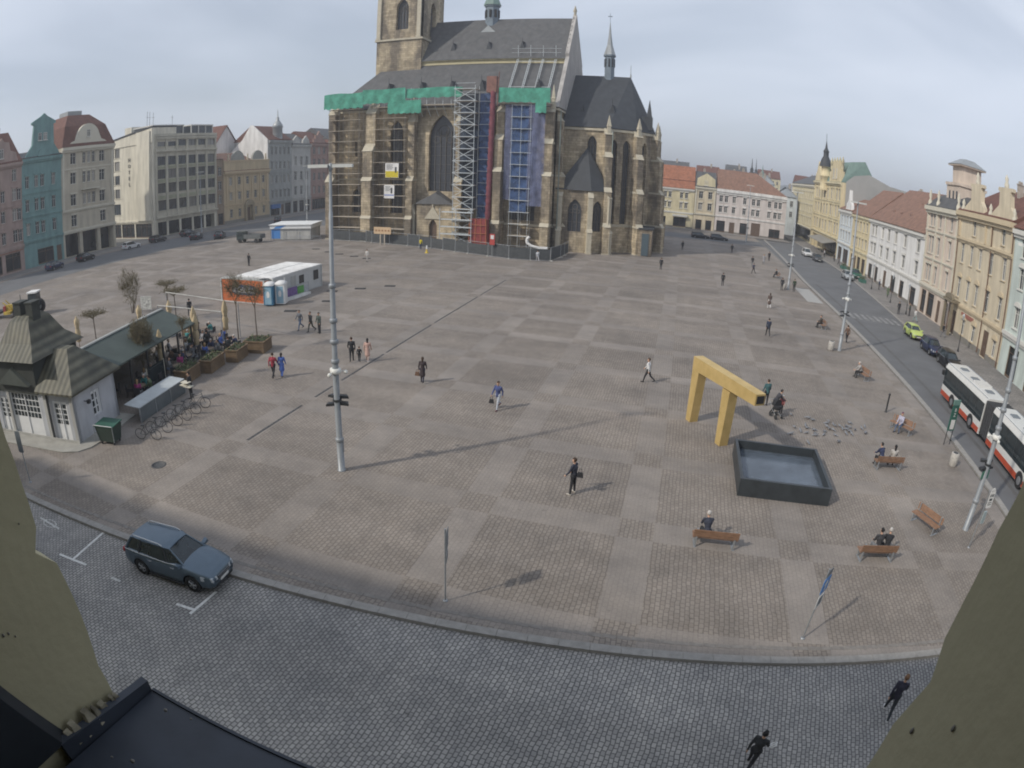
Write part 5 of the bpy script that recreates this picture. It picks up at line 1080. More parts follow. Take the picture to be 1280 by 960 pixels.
# ------------------------------------------------------------------ lamp masts
M_mast = mat('mast_grey_paint', (.27, .29, .31), .45, .12, 2, metal=.2)
M_lampw = mat('lamp_head_white', (.66, .66, .62), .5, .06, 4)
def mast(label, x, y, face=0.0, h=14.0, full=True):
    t = thing('lamp_mast', label, 'street lamp', (x, y, 0), face, 'tall lamp masts of the square')
    b = MB(); b.lathe([(.2, 0), (.2, .05), (.17, .06), (.165, 1.6), (.15, 1.62), (.145, 5.4), (.125, 5.44), (.12, 8.8), (.1, 8.84), (.09, 12), (.07, 12.03), (.055, h)], (0, 0, 0), 14); b.build('pole', [M_mast], t)
    for z, r_ in ((1.62, .2), (5.44, .19), (7.3, .18), (8.84, .16), (6.35, .2)):
        b = MB(); b.lathe([(r_ * .8, -.1), (r_, -.07), (r_, .07), (r_ * .8, .1)], (0, 0, z), 14); b.build('collar', [M_mast], t)
    b = MB(); b.box(.1, -.07, 1.0, .18, .07, 1.5); b.build('access_door', [MATS['galvanised']], t)
    for s_ in (-1, 1):
        b = MB(); b.box(.1 * s_, -.16, h - .1, .95 * s_, .16, h + .04); b.box(.12 * s_, -.04, h - .02, .06 * s_, .04, h); b.build('lamp_head', [M_lampw], t)
    b = MB(); b.lathe([(.09, -.2), (.1, 0), (.02, .1)], (0, 0, h), 10); b.build('top_cap', [M_mast], t)
    if full:
        b = MB(); b.lathe([(.13, 4.86), (.24, 4.88), (.26, 4.98), (.24, 5.1), (.13, 5.12)], (0, 0, 0), 14); b.build('ring', [M_lampw], t)
        for a in (.2, 2.2, 4.3):
            c = MB(); c.tube((.16 * math.cos(a), .16 * math.sin(a), 4.98), (.42 * math.cos(a), .42 * math.sin(a), 4.98), .025); c.sphere((.46 * math.cos(a), .46 * math.sin(a), 4.92), .1, 10, 7); c.build('camera', [M_lampw], t)
        b = MB()
        b.lathe([(.2, 3.55), (.22, 3.6), (.2, 3.65)], (0, 0, 0), 12); b.build('bracket', [M_black], t)
        for a, zz in ((.5, 3.75), (2.4, 3.75), (.2, 3.45), (3.0, 3.4)):
            c = MB(); ca, sa = math.cos(a), math.sin(a)
            c.hexa([(.14 * ca - .12 * sa, .14 * sa + .12 * ca, zz - .07), (.14 * ca + .12 * sa, .14 * sa - .12 * ca, zz - .07), (.52 * ca + .15 * sa, .52 * sa - .15 * ca, zz - .12), (.52 * ca - .15 * sa, .52 * sa + .15 * ca, zz - .12)],
                   [(.14 * ca - .12 * sa, .14 * sa + .12 * ca, zz + .07), (.14 * ca + .12 * sa, .14 * sa - .12 * ca, zz + .07), (.5 * ca + .15 * sa, .5 * sa - .15 * ca, zz + .0), (.5 * ca - .15 * sa, .5 * sa + .15 * ca, zz + .0)]); c.build('floodlight', [M_black], t)
    return t
mast('tall grey lamp mast with white cross head, cameras and floodlights left of centre', -13.98, 22.6, .31)
mast('lamp mast with floodlights beside the right road, middle one of its row', 16.8, 57.5, .31)
mast('lamp mast farther up the right road behind walking people', 16.8, 89.7, .31)
m_ = mast('nearest big lamp mast at the right edge in front of the bus', 17.15, 25.3, .31)
b = MB(); b.box(-.3, -.06, 2.85, .3, .0, 3.3); b.build('green_box', [mat('box_green', (.05, .15, .11), .6, .1, 3)], m_)
mast('distant lamp mast in front of the grid facade building', -102.6, 107.8, .6)
mast('distant lamp mast before the pale grey gabled house', -82, 122, .6)
mast('very distant lamp mast at the far corner of the white house', 17, 155, .31)

# ------------------------------------------------------------------ signs
M_blue = mat('sign_blue', (.07, .24, .58), .5, .05, 3); M_backg = mat('sign_back_grey', (.16, .18, .2), .5, .1, 3)
def pole_sign(label, x, y, h_, parts, rz, r=.03):
    t = thing('road_sign', label, 'road sign', (x, y, 0), rz)
    b = MB(); b.tube((0, 0, -.02), (0, 0, h_), r, r, 8); b.lathe([(.09, 0), (.09, .03), (.04, .05)], (0, 0, 0), 10); b.build('post', [M_steel], t)
    for nm, fn in parts: fn(t, nm)
    return t
def plate(x0, x1, z0, z1, m, y=-.05, rnd=False):
    def f(t, nm):
        b = MB(); r_ = min(.08, (x1 - x0) * .2); P = []
        for cx, cz, a0 in ((x1 - r_, z0 + r_, -90), (x1 - r_, z1 - r_, 0), (x0 + r_, z1 - r_, 90), (x0 + r_, z0 + r_, 180)):
            for k in range(4): a = math.radians(a0 + 30 * k); P.append((cx + r_ * math.cos(a), cz + r_ * math.sin(a)))
        b.prism(P, y - .012, y); b.build(nm, [m], t)
    return f
def blocks(bl, m, y=-.063):
    def f(t, nm):
        b = MB()
        for x0, z0, x1, z1 in bl: b.box(x0, y - .004, z0, x1, y, z1)
        b.build(nm, [m], t)
    return f
pole_sign('narrow grey traffic sign seen edge on at the kerb, nearest of the square', -5.98, 15.55, 3.0, [('plate', plate(-.3, .3, 2.2, 2.95, M_backg)), ('small_plate', plate(-.22, .22, 1.75, 2.12, M_backg))], 1.8)
t = pole_sign('leaning post with blue arrow sign and white plate near the front kerb', 6.43, 16.6, 3.0, [('blue_sign', plate(-.3, .3, 2.1, 2.7, M_blue)), ('white_plate', plate(-.26, .26, 1.45, 2.0, S_white)), ('back_plate', plate(-.25, .25, 2.74, 3.0, M_backg))], .95)
b = MB(); b.prism([(-.05, 2.18), (.05, 2.18), (.05, 2.42), (.16, 2.42), (0, 2.62), (-.16, 2.42), (-.05, 2.42)], -.068, -.0625); b.build('arrow', [S_white], t)
b = MB(); b.box(-.14, -.068, 1.55, .14, -.0625, 1.9); b.build('symbol', [M_backg], t)
t = pole_sign('white bus stop plate with dark print on a slim post at the right edge', 16.68, 23.55, 3.05, [('plate', plate(.04, .52, 2.15, 3.05, S_white)), ('print', blocks([(.14, 2.72, .22, 2.86), (.27, 2.72, .35, 2.86), (.38, 2.72, .46, 2.86), (.16, 2.52, .4, 2.64), (.12, 2.4, .44, 2.44), (.12, 2.3, .44, 2.34)], MATS['sign_dark']))], .3, .035)
b = MB(); b.prism(arc(.1, .46, 3.0, .18), -.062, -.05); b.build('plate_top', [S_white], t)
b = MB(); b.box(.16, -.05, 1.3, .4, .02, 1.95); b.build('timetable', [mat('timetable_grey', (.3, .36, .38), .5)], t)
pole_sign('grey backed street sign at the left edge before the small white house', -28.03, 13.6, 2.9, [('plate', plate(-.2, .2, 1.7, 2.85, M_backg))], .3)
# green two legged stop totem
t = thing('stop_totem', 'green two legged bus stop totem with white letter panels beside the kerb', 'bus stop sign', (20.35, 36.65, 0), .3)
M_gr = mat('totem_green', (.02, .1, .075), .5, .1, 3)
for x in (-.3, .3): b = MB(); b.tube((x, 0, 0), (x, 0, 1.0), .035); b.build('leg', [M_black], t)
b = MB(); b.box(-.33, -.05, 1.0, .33, .05, 2.75); b.build('panel', [M_gr], t)
b = MB(); b.box(-.2, -.062, 1.1, .22, -.051, 1.75); b.build('poster', [S_white], t)
b = MB(); b.box(-.34, -.06, 2.76, .34, .06, 3.1); b.build('header', [mat('totem_teal', (.12, .22, .19), .5, .1, 3)], t)
text_obj('letters', 'B\nZ', .34, S_white, t, (0, -.056, 2.25), (PI / 2, 0, 0), .004)
o = thing('litter_bin', 'round pale concrete litter bin near the bus stop totem', 'litter bin', (19.42, 33.2, 0), 0, 'litter bins')
b = MB(); b.lathe([(.26, 0), (.3, .05), (.32, .5), (.3, .82), (.26, .86)], (0, 0, 0), 16); b.build('body', [mat('bin_concrete', (.42, .4, .37), .85, .2, 8)], o)
b = MB(); b.lathe([(.2, .861), (.2, .87), (.17, .875)], (0, 0, 0), 14); b.build('liner', [M_black], o)
copy_tree(o, (15.85, 57.3, 0), 0, 'litter bin at the foot of the middle right lamp mast'); copy_tree(o, (16.1, 89.5, 0), 0, 'litter bin by the farther right lamp mast')
b = MB(); b.lathe([(.12, 0), (.1, .06), (.07, .1), (.065, 1.25), (.09, 1.27), (.09, 1.36), (.05, 1.42)], (0, 0, 0), 12); o = b.build('bollard', [M_black]); o.location = (16.8, 41.5, 0); tag(o, 'slim black post standing on the square near the seated cyclist bench', 'bollard')

# ------------------------------------------------------------------ benches
M_wood = mat('bench_wood', (.25, .145, .09), .65, .18, 4, .2, 40)
def bench(label, x, y, rz, first=[None]):
    if first[0] is None:
        t = thing('park_bench', label, 'bench', (x, y, 0), rz, 'wooden benches on the square')
        b = MB()
        for i in range(5): b.box(-.95, -.24 + i * .1, .43, .95, -.155 + i * .1, .465)
        b.build('seat', [M_wood], t)
        b = MB()
        for i in range(3): b.hexa([(-.95, -.3 - .015 * i, .52 + i * .12), (.95, -.3 - .015 * i, .52 + i * .12), (.95, -.27 - .015 * i, .52 + i * .12), (-.95, -.27 - .015 * i, .52 + i * .12)], [(-.95, -.315 - .015 * i, .62 + i * .12), (.95, -.315 - .015 * i, .62 + i * .12), (.95, -.285 - .015 * i, .62 + i * .12), (-.95, -.285 - .015 * i, .62 + i * .12)])
        b.build('backrest', [M_wood], t)
        for s_ in (-.8, .8):
            for yy in (-.26, .2): b = MB(); b.box(s_ - .03, yy - .03, 0, s_ + .03, yy + .03, .43 if yy > 0 else .88); b.build('leg', [M_steel], t)
            b = MB(); b.box(s_ - .025, -.22, .37, s_ + .025, .2, .425); b.box(s_ - .05, -.32, 0, s_ + .05, .28, .02); b.build('frame', [M_steel], t)
        first[0] = t; return t
    return copy_tree(first[0], (x, y, 0), rz, label)
bench('brown bench seen from behind with one hunched person, below the dark fountain basin', 3.1, 21.95, .05)
bench('brown bench seen from behind with a couple in dark clothes, lower right', 10.55, 22.2, .08)
bench('empty orange brown bench seen from above near the right edge', 14.3, 25.3, 2.1)
bench('bench with two seated people right of the fountain basin', 13.9, 31.8, .12)
bench('bench with a seated white haired person beside the right lane, below the middle mast', 16.9, 49.3, 1.85)
bench('bench with a person in a light top near the slim black post', 16.9, 38.0, 2.3)
bench('small looking bench with one dark person far up the right side', 16.9, 66.6, 1.6)
bench('farthest bench on the right side with a dark sitting person', 16.7, 100.3, 1.6)

# ------------------------------------------------------------------ golden fountain and basin
M_gold = mat('gold_leaf', (.56, .4, .15), .5, .08, 1.2, .1, 6, metal=.3, col2=(.6, .44, .19))
t = thing('golden_arch', 'tall angular golden arch sculpture with spout beam pointing at the black basin', 'sculpture', (3.0, 33.7, 0))
A = Vector((2.1, 35.15)); B = Vector((5.1, 29.95)); d = (B - A).normalized(); n = Vector((-d.y, d.x))
def bar(p, q, w0, z0a, z1a, z0b, z1b, nm, w1=None):
    w1 = w1 or w0; b = MB(); c = [p - n * w0 / 2, p + n * w0 / 2, q + n * w1 / 2, q - n * w1 / 2]
    zz0 = [z0a, z0a, z0b, z0b]; zz1 = [z1a, z1a, z1b, z1b]
    b.hexa([(v.x, v.y, z) for v, z in zip(c, zz0)][::-1], [(v.x, v.y, z) for v, z in zip(c, zz1)][::-1]); return b
bar(A - d * .35, B - d * .02, .62, 3.15, 3.95, 3.35, 3.95, 'b').build('beam', [M_gold], t, t.location)
b = MB(); c = B - d * .018
for s_, z0, z1 in ((0, 3.35, 3.42), (0, 3.88, 3.95)): pass
b.hexa([(B.x - n.x * .24, B.y - n.y * .24, 3.45), (B.x + n.x * .24, B.y + n.y * .24, 3.45), (B.x + n.x * .24 + d.x * .012, B.y + n.y * .24 + d.y * .012, 3.45), (B.x - n.x * .24 + d.x * .012, B.y - n.y * .24 + d.y * .012, 3.45)],
       [(B.x - n.x * .24, B.y - n.y * .24, 3.86), (B.x + n.x * .24, B.y + n.y * .24, 3.86), (B.x + n.x * .24 + d.x * .012, B.y + n.y * .24 + d.y * .012, 3.86), (B.x - n.x * .24 + d.x * .012, B.y - n.y * .24 + d.y * .012, 3.86)]); b.build('spout_mouth', [M_dark], t, t.location)
for p, lean in ((A, -.1), (Vector((3.75, 32.3)), 0)):
    b = MB(); q = p + d * lean
    def ring(c_, l_, w_): return [(c_ - d * l_ - n * w_), (c_ + d * l_ - n * w_), (c_ + d * l_ + n * w_), (c_ - d * l_ + n * w_)]
    b.hexa([(v.x, v.y, 0) for v in ring(q, .24, .28)], [(v.x, v.y, 3.2) for v in ring(p, .36, .29)]); b.build('leg', [M_gold], t, t.location)
M_black_st = mat('basin_black_stone', (.035, .042, .048), .45, .25, 2, .05, 20)
t = thing('fountain_basin', 'large square black stone fountain basin with shallow water', 'fountain', (6.6, 28.8, 0))
x0, x1, y0, y1, hz = 4.33, 9.02, 26.5, 31.15, .92
b = MB(); th = .16
b.box(x0, y0, 0, x1, y0 + th, hz); b.box(x0, y1 - th, 0, x1, y1, hz)
b.box(x0, y0 + th, 0, x0 + th, y1 - th, hz); b.box(x1 - th, y0 + th, 0, x1, y1 - th, hz); b.build('rim', [M_black_st], t, t.location)
b = MB(); b.hexa([(x0 + th, y0 + th, .22), (x1 - th, y0 + th, .22), (x1 - th, y1 - th, .22), (x0 + th, y1 - th, .22)], [(x0 + th, y0 + th, .3), (x1 - th, y0 + th, .3), (x1 - th, y1 - th, .3), (x0 + th, y1 - th, .3)]); b.build('floor', [mat('basin_floor', (.2, .225, .27), .5, .25, 1.2, .1, 9)], t, t.location)
M_water = mat('basin_water', (.13, .16, .2), .06, .3, 1, .25, 7, spec=.9)
b = MB(); b.box(x0 + th + .002, y0 + th + .002, .44, x1 - th - .002, y1 - th - .002, .46); b.build('water', [M_water], t, t.location)
nz = M_water.node_tree.nodes; M_water.node_tree.nodes['Principled BSDF'].inputs['Alpha'].default_value = .55
b = MB(); b.hexa([(x0 + .3, y0 + .5, .3), (x0 + .55, y0 + .5, .3), (x0 + .55, y1 - .5, .3), (x0 + .3, y1 - .5, .3)], [(x0 + .3, y0 + .5, .34), (x0 + .55, y0 + .5, .34), (x0 + .55, y1 - .5, .34), (x0 + .3, y1 - .5, .34)]); b.build('drain', [M_black], t, t.location)

# ------------------------------------------------------------------ people
def seg_pose(kind):
    """tapered capsules (p0, r0, p1, r1, label) of a 1.75 m figure facing +y, feet at z = 0"""
    S = []; a = S.append
    sit = kind.startswith('sit'); ph = 0.45 if sit else .95
    lean = {'sit': .16, 'sit_hunch': .42, 'sit_back': .02, 'bend': .6}.get(kind, .04)
    pel = Vector((0, 0, ph)); up = Vector((0, math.sin(lean), math.cos(lean)))
    if sit: pel = Vector((0, 0, .56))
    waist = pel + up * .16; chest = pel + up * .37; neck = pel + up * .55; head = neck + Vector((0, math.sin(lean) * .1 + .02, .17))
    a((pel - up * .02, .15, waist, .135, 'top')); a((waist, .135, chest, .165, 'top')); a((chest, .15, neck - up * .04, .085, 'top'))
    sh = [chest + up * .12 + Vector((s_ * .185, 0, 0)) for s_ in (-1, 1)]
    a((sh[0], .068, sh[1], .068, 'top')); a((chest + Vector((-.07, 0, 0)), .13, chest + Vector((.07, 0, 0)), .13, 'top')); a((pel + Vector((-.08, 0, 0)), .125, pel + Vector((.08, 0, 0)), .125, 'bottom'))
    a((neck - up * .02, .056, head - Vector((0, .01, .06)), .052, 'skin'))
    a((head + Vector((0, .005, -.03)), .076, head + Vector((0, -.008, .035)), .092, 'skin'))
    a((head + Vector((0, .085, -.005)), .014, head + Vector((0, .1, -.03)), .018, 'skin')); a((head + Vector((0, .06, -.085)), .03, head + Vector((0, .04, -.06)), .05, 'skin'))
    for s_ in (-1, 1): a((head + Vector((s_ * .086, -.005, -.025)), .014, head + Vector((s_ * .09, -.01, .015)), .016, 'skin'))
    a((head + Vector((0, -.03, .045)), .096, head + Vector((0, .008, .07)), .078, 'hair'))
    if kind.endswith('_long') or kind in ('coat',): a((head + Vector((0, -.06, .0)), .08, head + Vector((0, -.075, -.16)), .06, 'hair'))
    # legs
    st = {'walk': (.42, -.38), 'walk2': (-.3, .34), 'stand': (.03, -.03), 'wide': (.02, .02), 'coat': (.2, -.16), 'coat_long': (.2, -.16), 'run': (.6, -.5), 'bend': (.1, -.1)}
    for i, s_ in enumerate((-1, 1)):
        hip = pel + Vector((s_ * .09, 0, -.03))
        if sit:
            k = hip + Vector((s_ * .06, .42, -.04)); an = Vector((k.x + s_ * .01, k.y + .05 * (1 if i else -1), .09))
        else:
            th_ = st[kind][i]; bend = .18 if th_ > 0 else .55
            if kind in ('stand', 'wide'): bend = .06
            sx = s_ * (.10 if kind == 'wide' else .01)
            k = hip + Vector((sx * .5, math.sin(th_) * .43, -math.cos(th_) * .43)); t2 = th_ - (bend if kind not in ('stand', 'wide') else .04)
            an = k + Vector((sx * .5, math.sin(t2) * .41, -math.cos(t2) * .41)); 
        a((hip, .098, k, .066, 'bottom')); a((k, .066, an, .046, 'bottom'))
        heel = an + Vector((0, -.03, -.04)); toe = an + Vector((s_ * .02, .15, -.055 if not (not sit and st[kind][i] < -.2) else -.12)); a((heel, .043, toe, .036, 'shoe'))
    # arms
    for i, s_ in enumerate((-1, 1)):
        s0 = sh[i]
        if sit or kind == 'bend':
            el = s0 + Vector((s_ * .015, .07 + lean * .25, -.27)); wr = el + Vector((-s_ * .05, .21, -.09))
        else:
            sw = {'walk': (-.4, .42), 'walk2': (.3, -.3), 'run': (-.6, .6), 'coat': (-.2, .2), 'coat_long': (.9, -.1), 'stand': (.1, .15), 'wide': (.3, .3)}.get(kind, (.1, .1))[i]
            el = s0 + Vector((s_ * .06, math.sin(sw) * .28, -math.cos(sw) * .28)); f_ = sw + .35 if kind != 'coat_long' else sw + 1.2
            wr = el + Vector((0, math.sin(f_) * .25, -math.cos(f_) * .25))
        a((s0, .066, el, .05, 'top')); a((el, .05, wr, .036, 'top'))
        d_ = (wr - el).normalized(); palm = wr + d_ * .085; a((wr, .028, palm, .033, 'skin'))
        side = Vector((0, 1, 0)) if abs(d_.z) > .5 else Vector((1, 0, 0))
        for q, ln in enumerate((.06, .072, .068, .05)):
            f0 = palm + side * (.034 - .022 * q) + d_ * .005; f1 = f0 + d_ * ln * .6 + Vector((-s_ * .006, 0, 0)); f2 = f1 + d_ * ln * .4 + Vector((-s_ * .02, 0, 0)); a((f0, .0105, f1, .010, 'skin')); a((f1, .010, f2, .009, 'skin'))
        t0 = wr + d_ * .03 + side * .03; t1 = t0 + side * .03 + d_ * .03; a((t0, .013, t1, .011, 'skin')); a((t1, .011, t1 + d_ * .026, .010, 'skin'))
    if kind.startswith('coat'): a((pel + Vector((0, 0, .05)), .15, pel + Vector((0, 0, -.38)), .2, 'top'))
    return S, head
PM = {}
LBL = ('top', 'bottom', 'skin', 'hair', 'shoe', 'eye', 'lip')
def person_mesh(kind):
    if kind in PM: return PM[kind]
    S, head = seg_pose(kind); mb = MB()
    for p, r, q, r2, _ in S:
        mb.tube(p, q, r, r2, 12); mb.sphere(p, r, 12, 8); mb.sphere(q, r2, 12, 8)
    me = mb.mesh('body', [MATS['zinc']]); o = bpy.data.objects.new('tmp', me); COL.objects.link(o)
    md = o.modifiers.new('r', 'REMESH'); md.mode = 'VOXEL'; md.voxel_size = .0125
    sm = o.modifiers.new('s', 'SMOOTH'); sm.factor = .5; sm.iterations = 2
    dg = bpy.context.evaluated_depsgraph_get(); m2 = bpy.data.meshes.new_from_object(o.evaluated_get(dg)); bpy.data.objects.remove(o)
    m2.name = 'person_body'; m2.materials.clear()
    for l in LBL: m2.materials.append(MATS['zinc'])
    nf = len(m2.polygons); c = np.empty(nf * 3); m2.polygons.foreach_get('center', c); c = c.reshape(-1, 3); best = np.full(nf, 1e9); lab = np.zeros(nf, int)
    for p, r, q, r2, l in S:
        p = np.array(p); q = np.array(q); d_ = q - p; L2 = d_ @ d_; t_ = np.clip(((c - p) @ d_) / L2, 0, 1); dist = np.linalg.norm(c - p - t_[:, None] * d_, axis=1) - (r + (r2 - r) * t_)
        k = dist < best; best[k] = dist[k]; lab[k] = LBL.index(l)
    h_ = np.array(head)
    for s_ in (-1, 1): k = np.linalg.norm(c - (h_ + [s_ * .033, .082, .012]), axis=1) < .014; lab[k & (lab == 2)] = 5
    k = (np.abs(c[:, 0]) < .026) & (np.abs(c[:, 2] - (h_[2] - .058)) < .008) & (c[:, 1] > h_[1] + .04); lab[k & (lab == 2)] = 6
    m2.polygons.foreach_set('material_index', lab.astype(np.int32)); m2.polygons.foreach_set('use_smooth', np.ones(nf, bool)); m2.update()
    zmin = min(v.co.z for v in m2.vertices)
    for v in m2.vertices: v.co.z -= zmin
    PM[kind] = m2; return m2
CM = {}
def cloth(c):
    if c not in CM: CM[c] = mat('cloth_%d_%d_%d' % tuple(int(x * 100) for x in c), c, .9, .18, 9)
    return CM[c]
BLK = (.022, .023, .027); NAVY = (.03, .04, .09); GREY = (.16, .165, .175); JEAN = (.1, .14, .22); WHT = (.62, .62, .62); BRN = (.13, .075, .05); RED = (.3, .04, .06); BLU = (.06, .12, .38); PNK = (.5, .33, .28); GRN = (.1, .14, .08); TEA = (.04, .2, .2); MAG = (.3, .04, .16); TAN_ = (.3, .22, .14)
M_skin = mat('skin', (.5, .31, .22), .6, .08, 6); HB = (.05, .03, .02); HK = (.012, .011, .012); HG = (.42, .4, .38); HL = (.3, .2, .1)
def person(label, x, y, face, kind='stand', top=BLK, bot=BLK, hair=HB, shoe=BLK, h=1.75, z=0.0, group=None, nm='person'):
    o = link(nm, person_mesh(kind)); k = h / 1.75
    for i, m_ in enumerate((cloth(top), cloth(bot), M_skin, cloth(hair), cloth(shoe), cloth((.02, .015, .015)), cloth((.32, .12, .1)))): o.material_slots[i].link = 'OBJECT'; o.material_slots[i].material = m_
    o.location = (x, y, z); o.rotation_euler = (0, 0, face); o.scale = (k, k, k)
    return tag(o, label, 'person', group)
def bag(label, x, y, z, c, s_=1.0):
    b = MB(); b.hexa([(-.15 * s_, -.05, 0), (.15 * s_, -.05, 0), (.15 * s_, .06, 0), (-.15 * s_, .06, 0)], [(-.11 * s_, -.03, .24 * s_), (.11 * s_, -.03, .24 * s_), (.11 * s_, .04, .24 * s_), (-.11 * s_, .04, .24 * s_)])
    b.path([(-.08, 0, .22), (-.05, 0, .42), (.05, 0, .42), (.08, 0, .22)], .012); o = b.build('handbag', [cloth(c)]); o.location = (x, y, z); tag(o, label, 'bag')
person('person in dark navy suit standing alone on the front paving, looking left', -3.3, 24.4, 1.2, 'wide', (.035, .04, .06), BLK, HB, (.45, .42, .38))
bag('dark shoulder bag held behind the person in the navy suit', -3.02, 24.3, .95, BLK)
person('person in blue open jacket, white shirt and pale trousers walking towards us', -9.34, 32.8, 2.9, 'walk', (.06, .08, .2), (.42, .45, .5), HB, (.12, .04, .05))
bag('black bag carried low by the person in the blue jacket', -9.72, 32.75, .35, BLK)
person('person in dark coat with a bag walking away left of centre', -15.2, 35.3, .2, 'coat', (.045, .032, .035), (.03, .03, .05), HB, h=1.7)
bag('brown square bag carried by the person in the dark coat', -15.55, 35.25, .45, BRN, 1.1)
person('person in bright white shirt and black trousers walking left', -1.06, 41.1, 1.3, 'walk', WHT, BLK, HB)
person('tall person in dark jacket walking with a child behind the lamp mast', -21.7, 37.4, .5, 'walk2', BLK, BLK, HB, h=1.8)
person('small dark dressed child walking between two adults', -21.15, 37.55, .4, 'walk', BLK, BLK, HB, h=1.15)
person('person in long pale pink coat walking right of the child', -20.6, 37.8, .3, 'coat', PNK, (.4, .3, .26), HK, WHT, h=1.7)
person('person in grey top and blue jeans, leftmost of three walkers before the white container', -30.3, 43.4, 2.9, 'walk', (.12, .13, .15), JEAN, HB)
person('person in black jacket, middle of three walkers before the white container', -29.0, 43.15, 2.8, 'walk2', BLK, (.06, .06, .05), HB)
person('person in greenish grey jacket, rightmost of three walkers before the white container', -28.1, 43.1, 2.9, 'stand', (.07, .09, .08), BLK, HK)
person('person in red jacket strolling beside a blue dressed companion', -24.95, 32.2, .3, 'walk', RED, BLK, HB)
person('person in blue dress like coat beside the red jacket', -24.5, 32.6, .3, 'coat', BLU, BLU, HK, h=1.65)
person('person in black skirt carrying white trays beside the terrace planters', -27.7, 26.8, 2.0, 'stand', BLK, BLK, HK, h=1.7)
for i, (dz, dx) in enumerate(((1.15, 0), (.95, -.12), (.9, .2))):
    b = MB(); b.box(-.3, -.2, 0, .3, .2, .05); o = b.build('serving_tray', [S_creamt]); o.location = (-27.75 + dx, 26.5, dz); tag(o, ['upper pale tray held by the waiting person', 'lower left pale tray held by the waiting person', 'lower right pale tray held by the waiting person'][i], 'tray')
person('person in dark suit and white shoes walking at the right niche edge', 9.32, 12.95, -.35, 'walk', (.03, .033, .05), (.025, .03, .035), (.16, .09, .05), WHT, z=-.12, h=1.78)
person('person with dark coat carrying white rings at the bottom edge of the street', 4.42, 10.75, -.5, 'walk', (.03, .032, .035), (.025, .025, .025), HK, z=-.12, h=1.65)
b = MB()
for cx, cz in ((.0, 0), (.16, -.16)):
    for i in range(12): a0, a1 = 2 * PI * i / 12, 2 * PI * (i + 1) / 12; b.tube((cx + .1 * math.cos(a0), 0, cz + .1 * math.sin(a0)), (cx + .1 * math.cos(a1), 0, cz + .1 * math.sin(a1)), .02, .02, 6)
o = b.build('ring_bundle', [S_white]); o.location = (4.8, 10.7, 1.0); o.rotation_euler = (.8, 0, .6); tag(o, 'pair of white rings carried by the person at the bottom edge', 'rings')
person('person in dark blue striding beyond the golden arch on the right half', 9.7, 59.3, .1, 'walk', (.03, .04, .07), BLK, HK)
person('person in brown top and wide white skirt walking on the far right half', 11.75, 73.7, .1, 'coat', (.1, .07, .06), WHT, HB, WHT)
person('lone dark dressed person in the middle of the far square', 6.74, 85.5, 0, 'stand', BLK, BLK)
person('dark dressed person near the church choir corner', -2.14, 93.7, 0, 'stand', BLK, BLK)
person('tiny dark person far right of the choir', 1.1, 123, 0, 'walk', BLK, BLK)
person('tiny dark person on the far paving before the white house', 11.3, 127.8, 0, 'stand', BLK, BLK)
person('upper one of two dark people far up the right side', 13.6, 110.2, 0, 'stand', BLK, GREY)
person('lower one of two dark people far up the right side', 12.8, 101.2, .5, 'walk', (.05, .05, .08), BLK)
person('pale dressed person in a small far group by the road', 16.4, 115.8, 0, 'coat', (.3, .3, .32), GREY, HL)
person('dark person in a small far group by the road', 18.3, 122.1, 0, 'stand', BLK, BLK)
person('dark person left of the farther right lamp mast', 15.6, 88.3, 0, 'stand', BLK, BLK)
person('dark person right of the farther right lamp mast', 17.5, 88.7, 0, 'stand', (.03, .05, .03), BLK)
person('adult in teal behind the end of the golden beam', 7.1, 39.6, .3, 'stand', (.05, .12, .13), BLK, HB)
person('child with white cap and red top right of the golden beam', 8.05, 38.5, 2.6, 'stand', (.35, .09, .09), BLK, (.7, .7, .7), h=1.2)
person('person bending over a pram by the golden beam', 7.5, 38.2, -1.3, 'bend', (.05, .05, .06), BLK, HK, h=1.7)
person('person in brown patterned coat beside the middle right lamp mast', 18.5, 61.3, .1, 'walk2', BRN, BLK, HB)
person('person in white standing before the church fence', -42.7, 78.8, 3.0, 'stand', (.5, .48, .46), (.4, .38, .36), HB)
person('person in black behind the white site container', -57.8, 70.4, 0, 'stand', BLK, BLK)
person('person in black crossing under the hanging light line', -44.0, 43.7, 1.0, 'walk', BLK, BLK)
person('person in white shirt on the east pavement near the green car', 33.9, 79.6, .3, 'walk', WHT, (.2, .3, .3), HB)
person('dark person on the east pavement, left of the white shirt', 32.6, 83.4, 0, 'stand', BLK, BLK); person('second dark person standing on the east pavement behind the green car', 34.5, 83.6, 1, 'stand', (.05, .06, .04), BLK)
person('dark person on the east pavement before the tan house portal', 35.5, 72.5, .2, 'walk', BLK, GREY); person('worker with yellow vest at the church fence', -40.9, 94.0, 0, 'stand', (.6, .5, .02), NAVY)
person('person in white shorts beside the silver bicycle pile at the fence end', -20.2, 89.5, .5, 'walk', (.5, .52, .55), (.4, .4, .42))
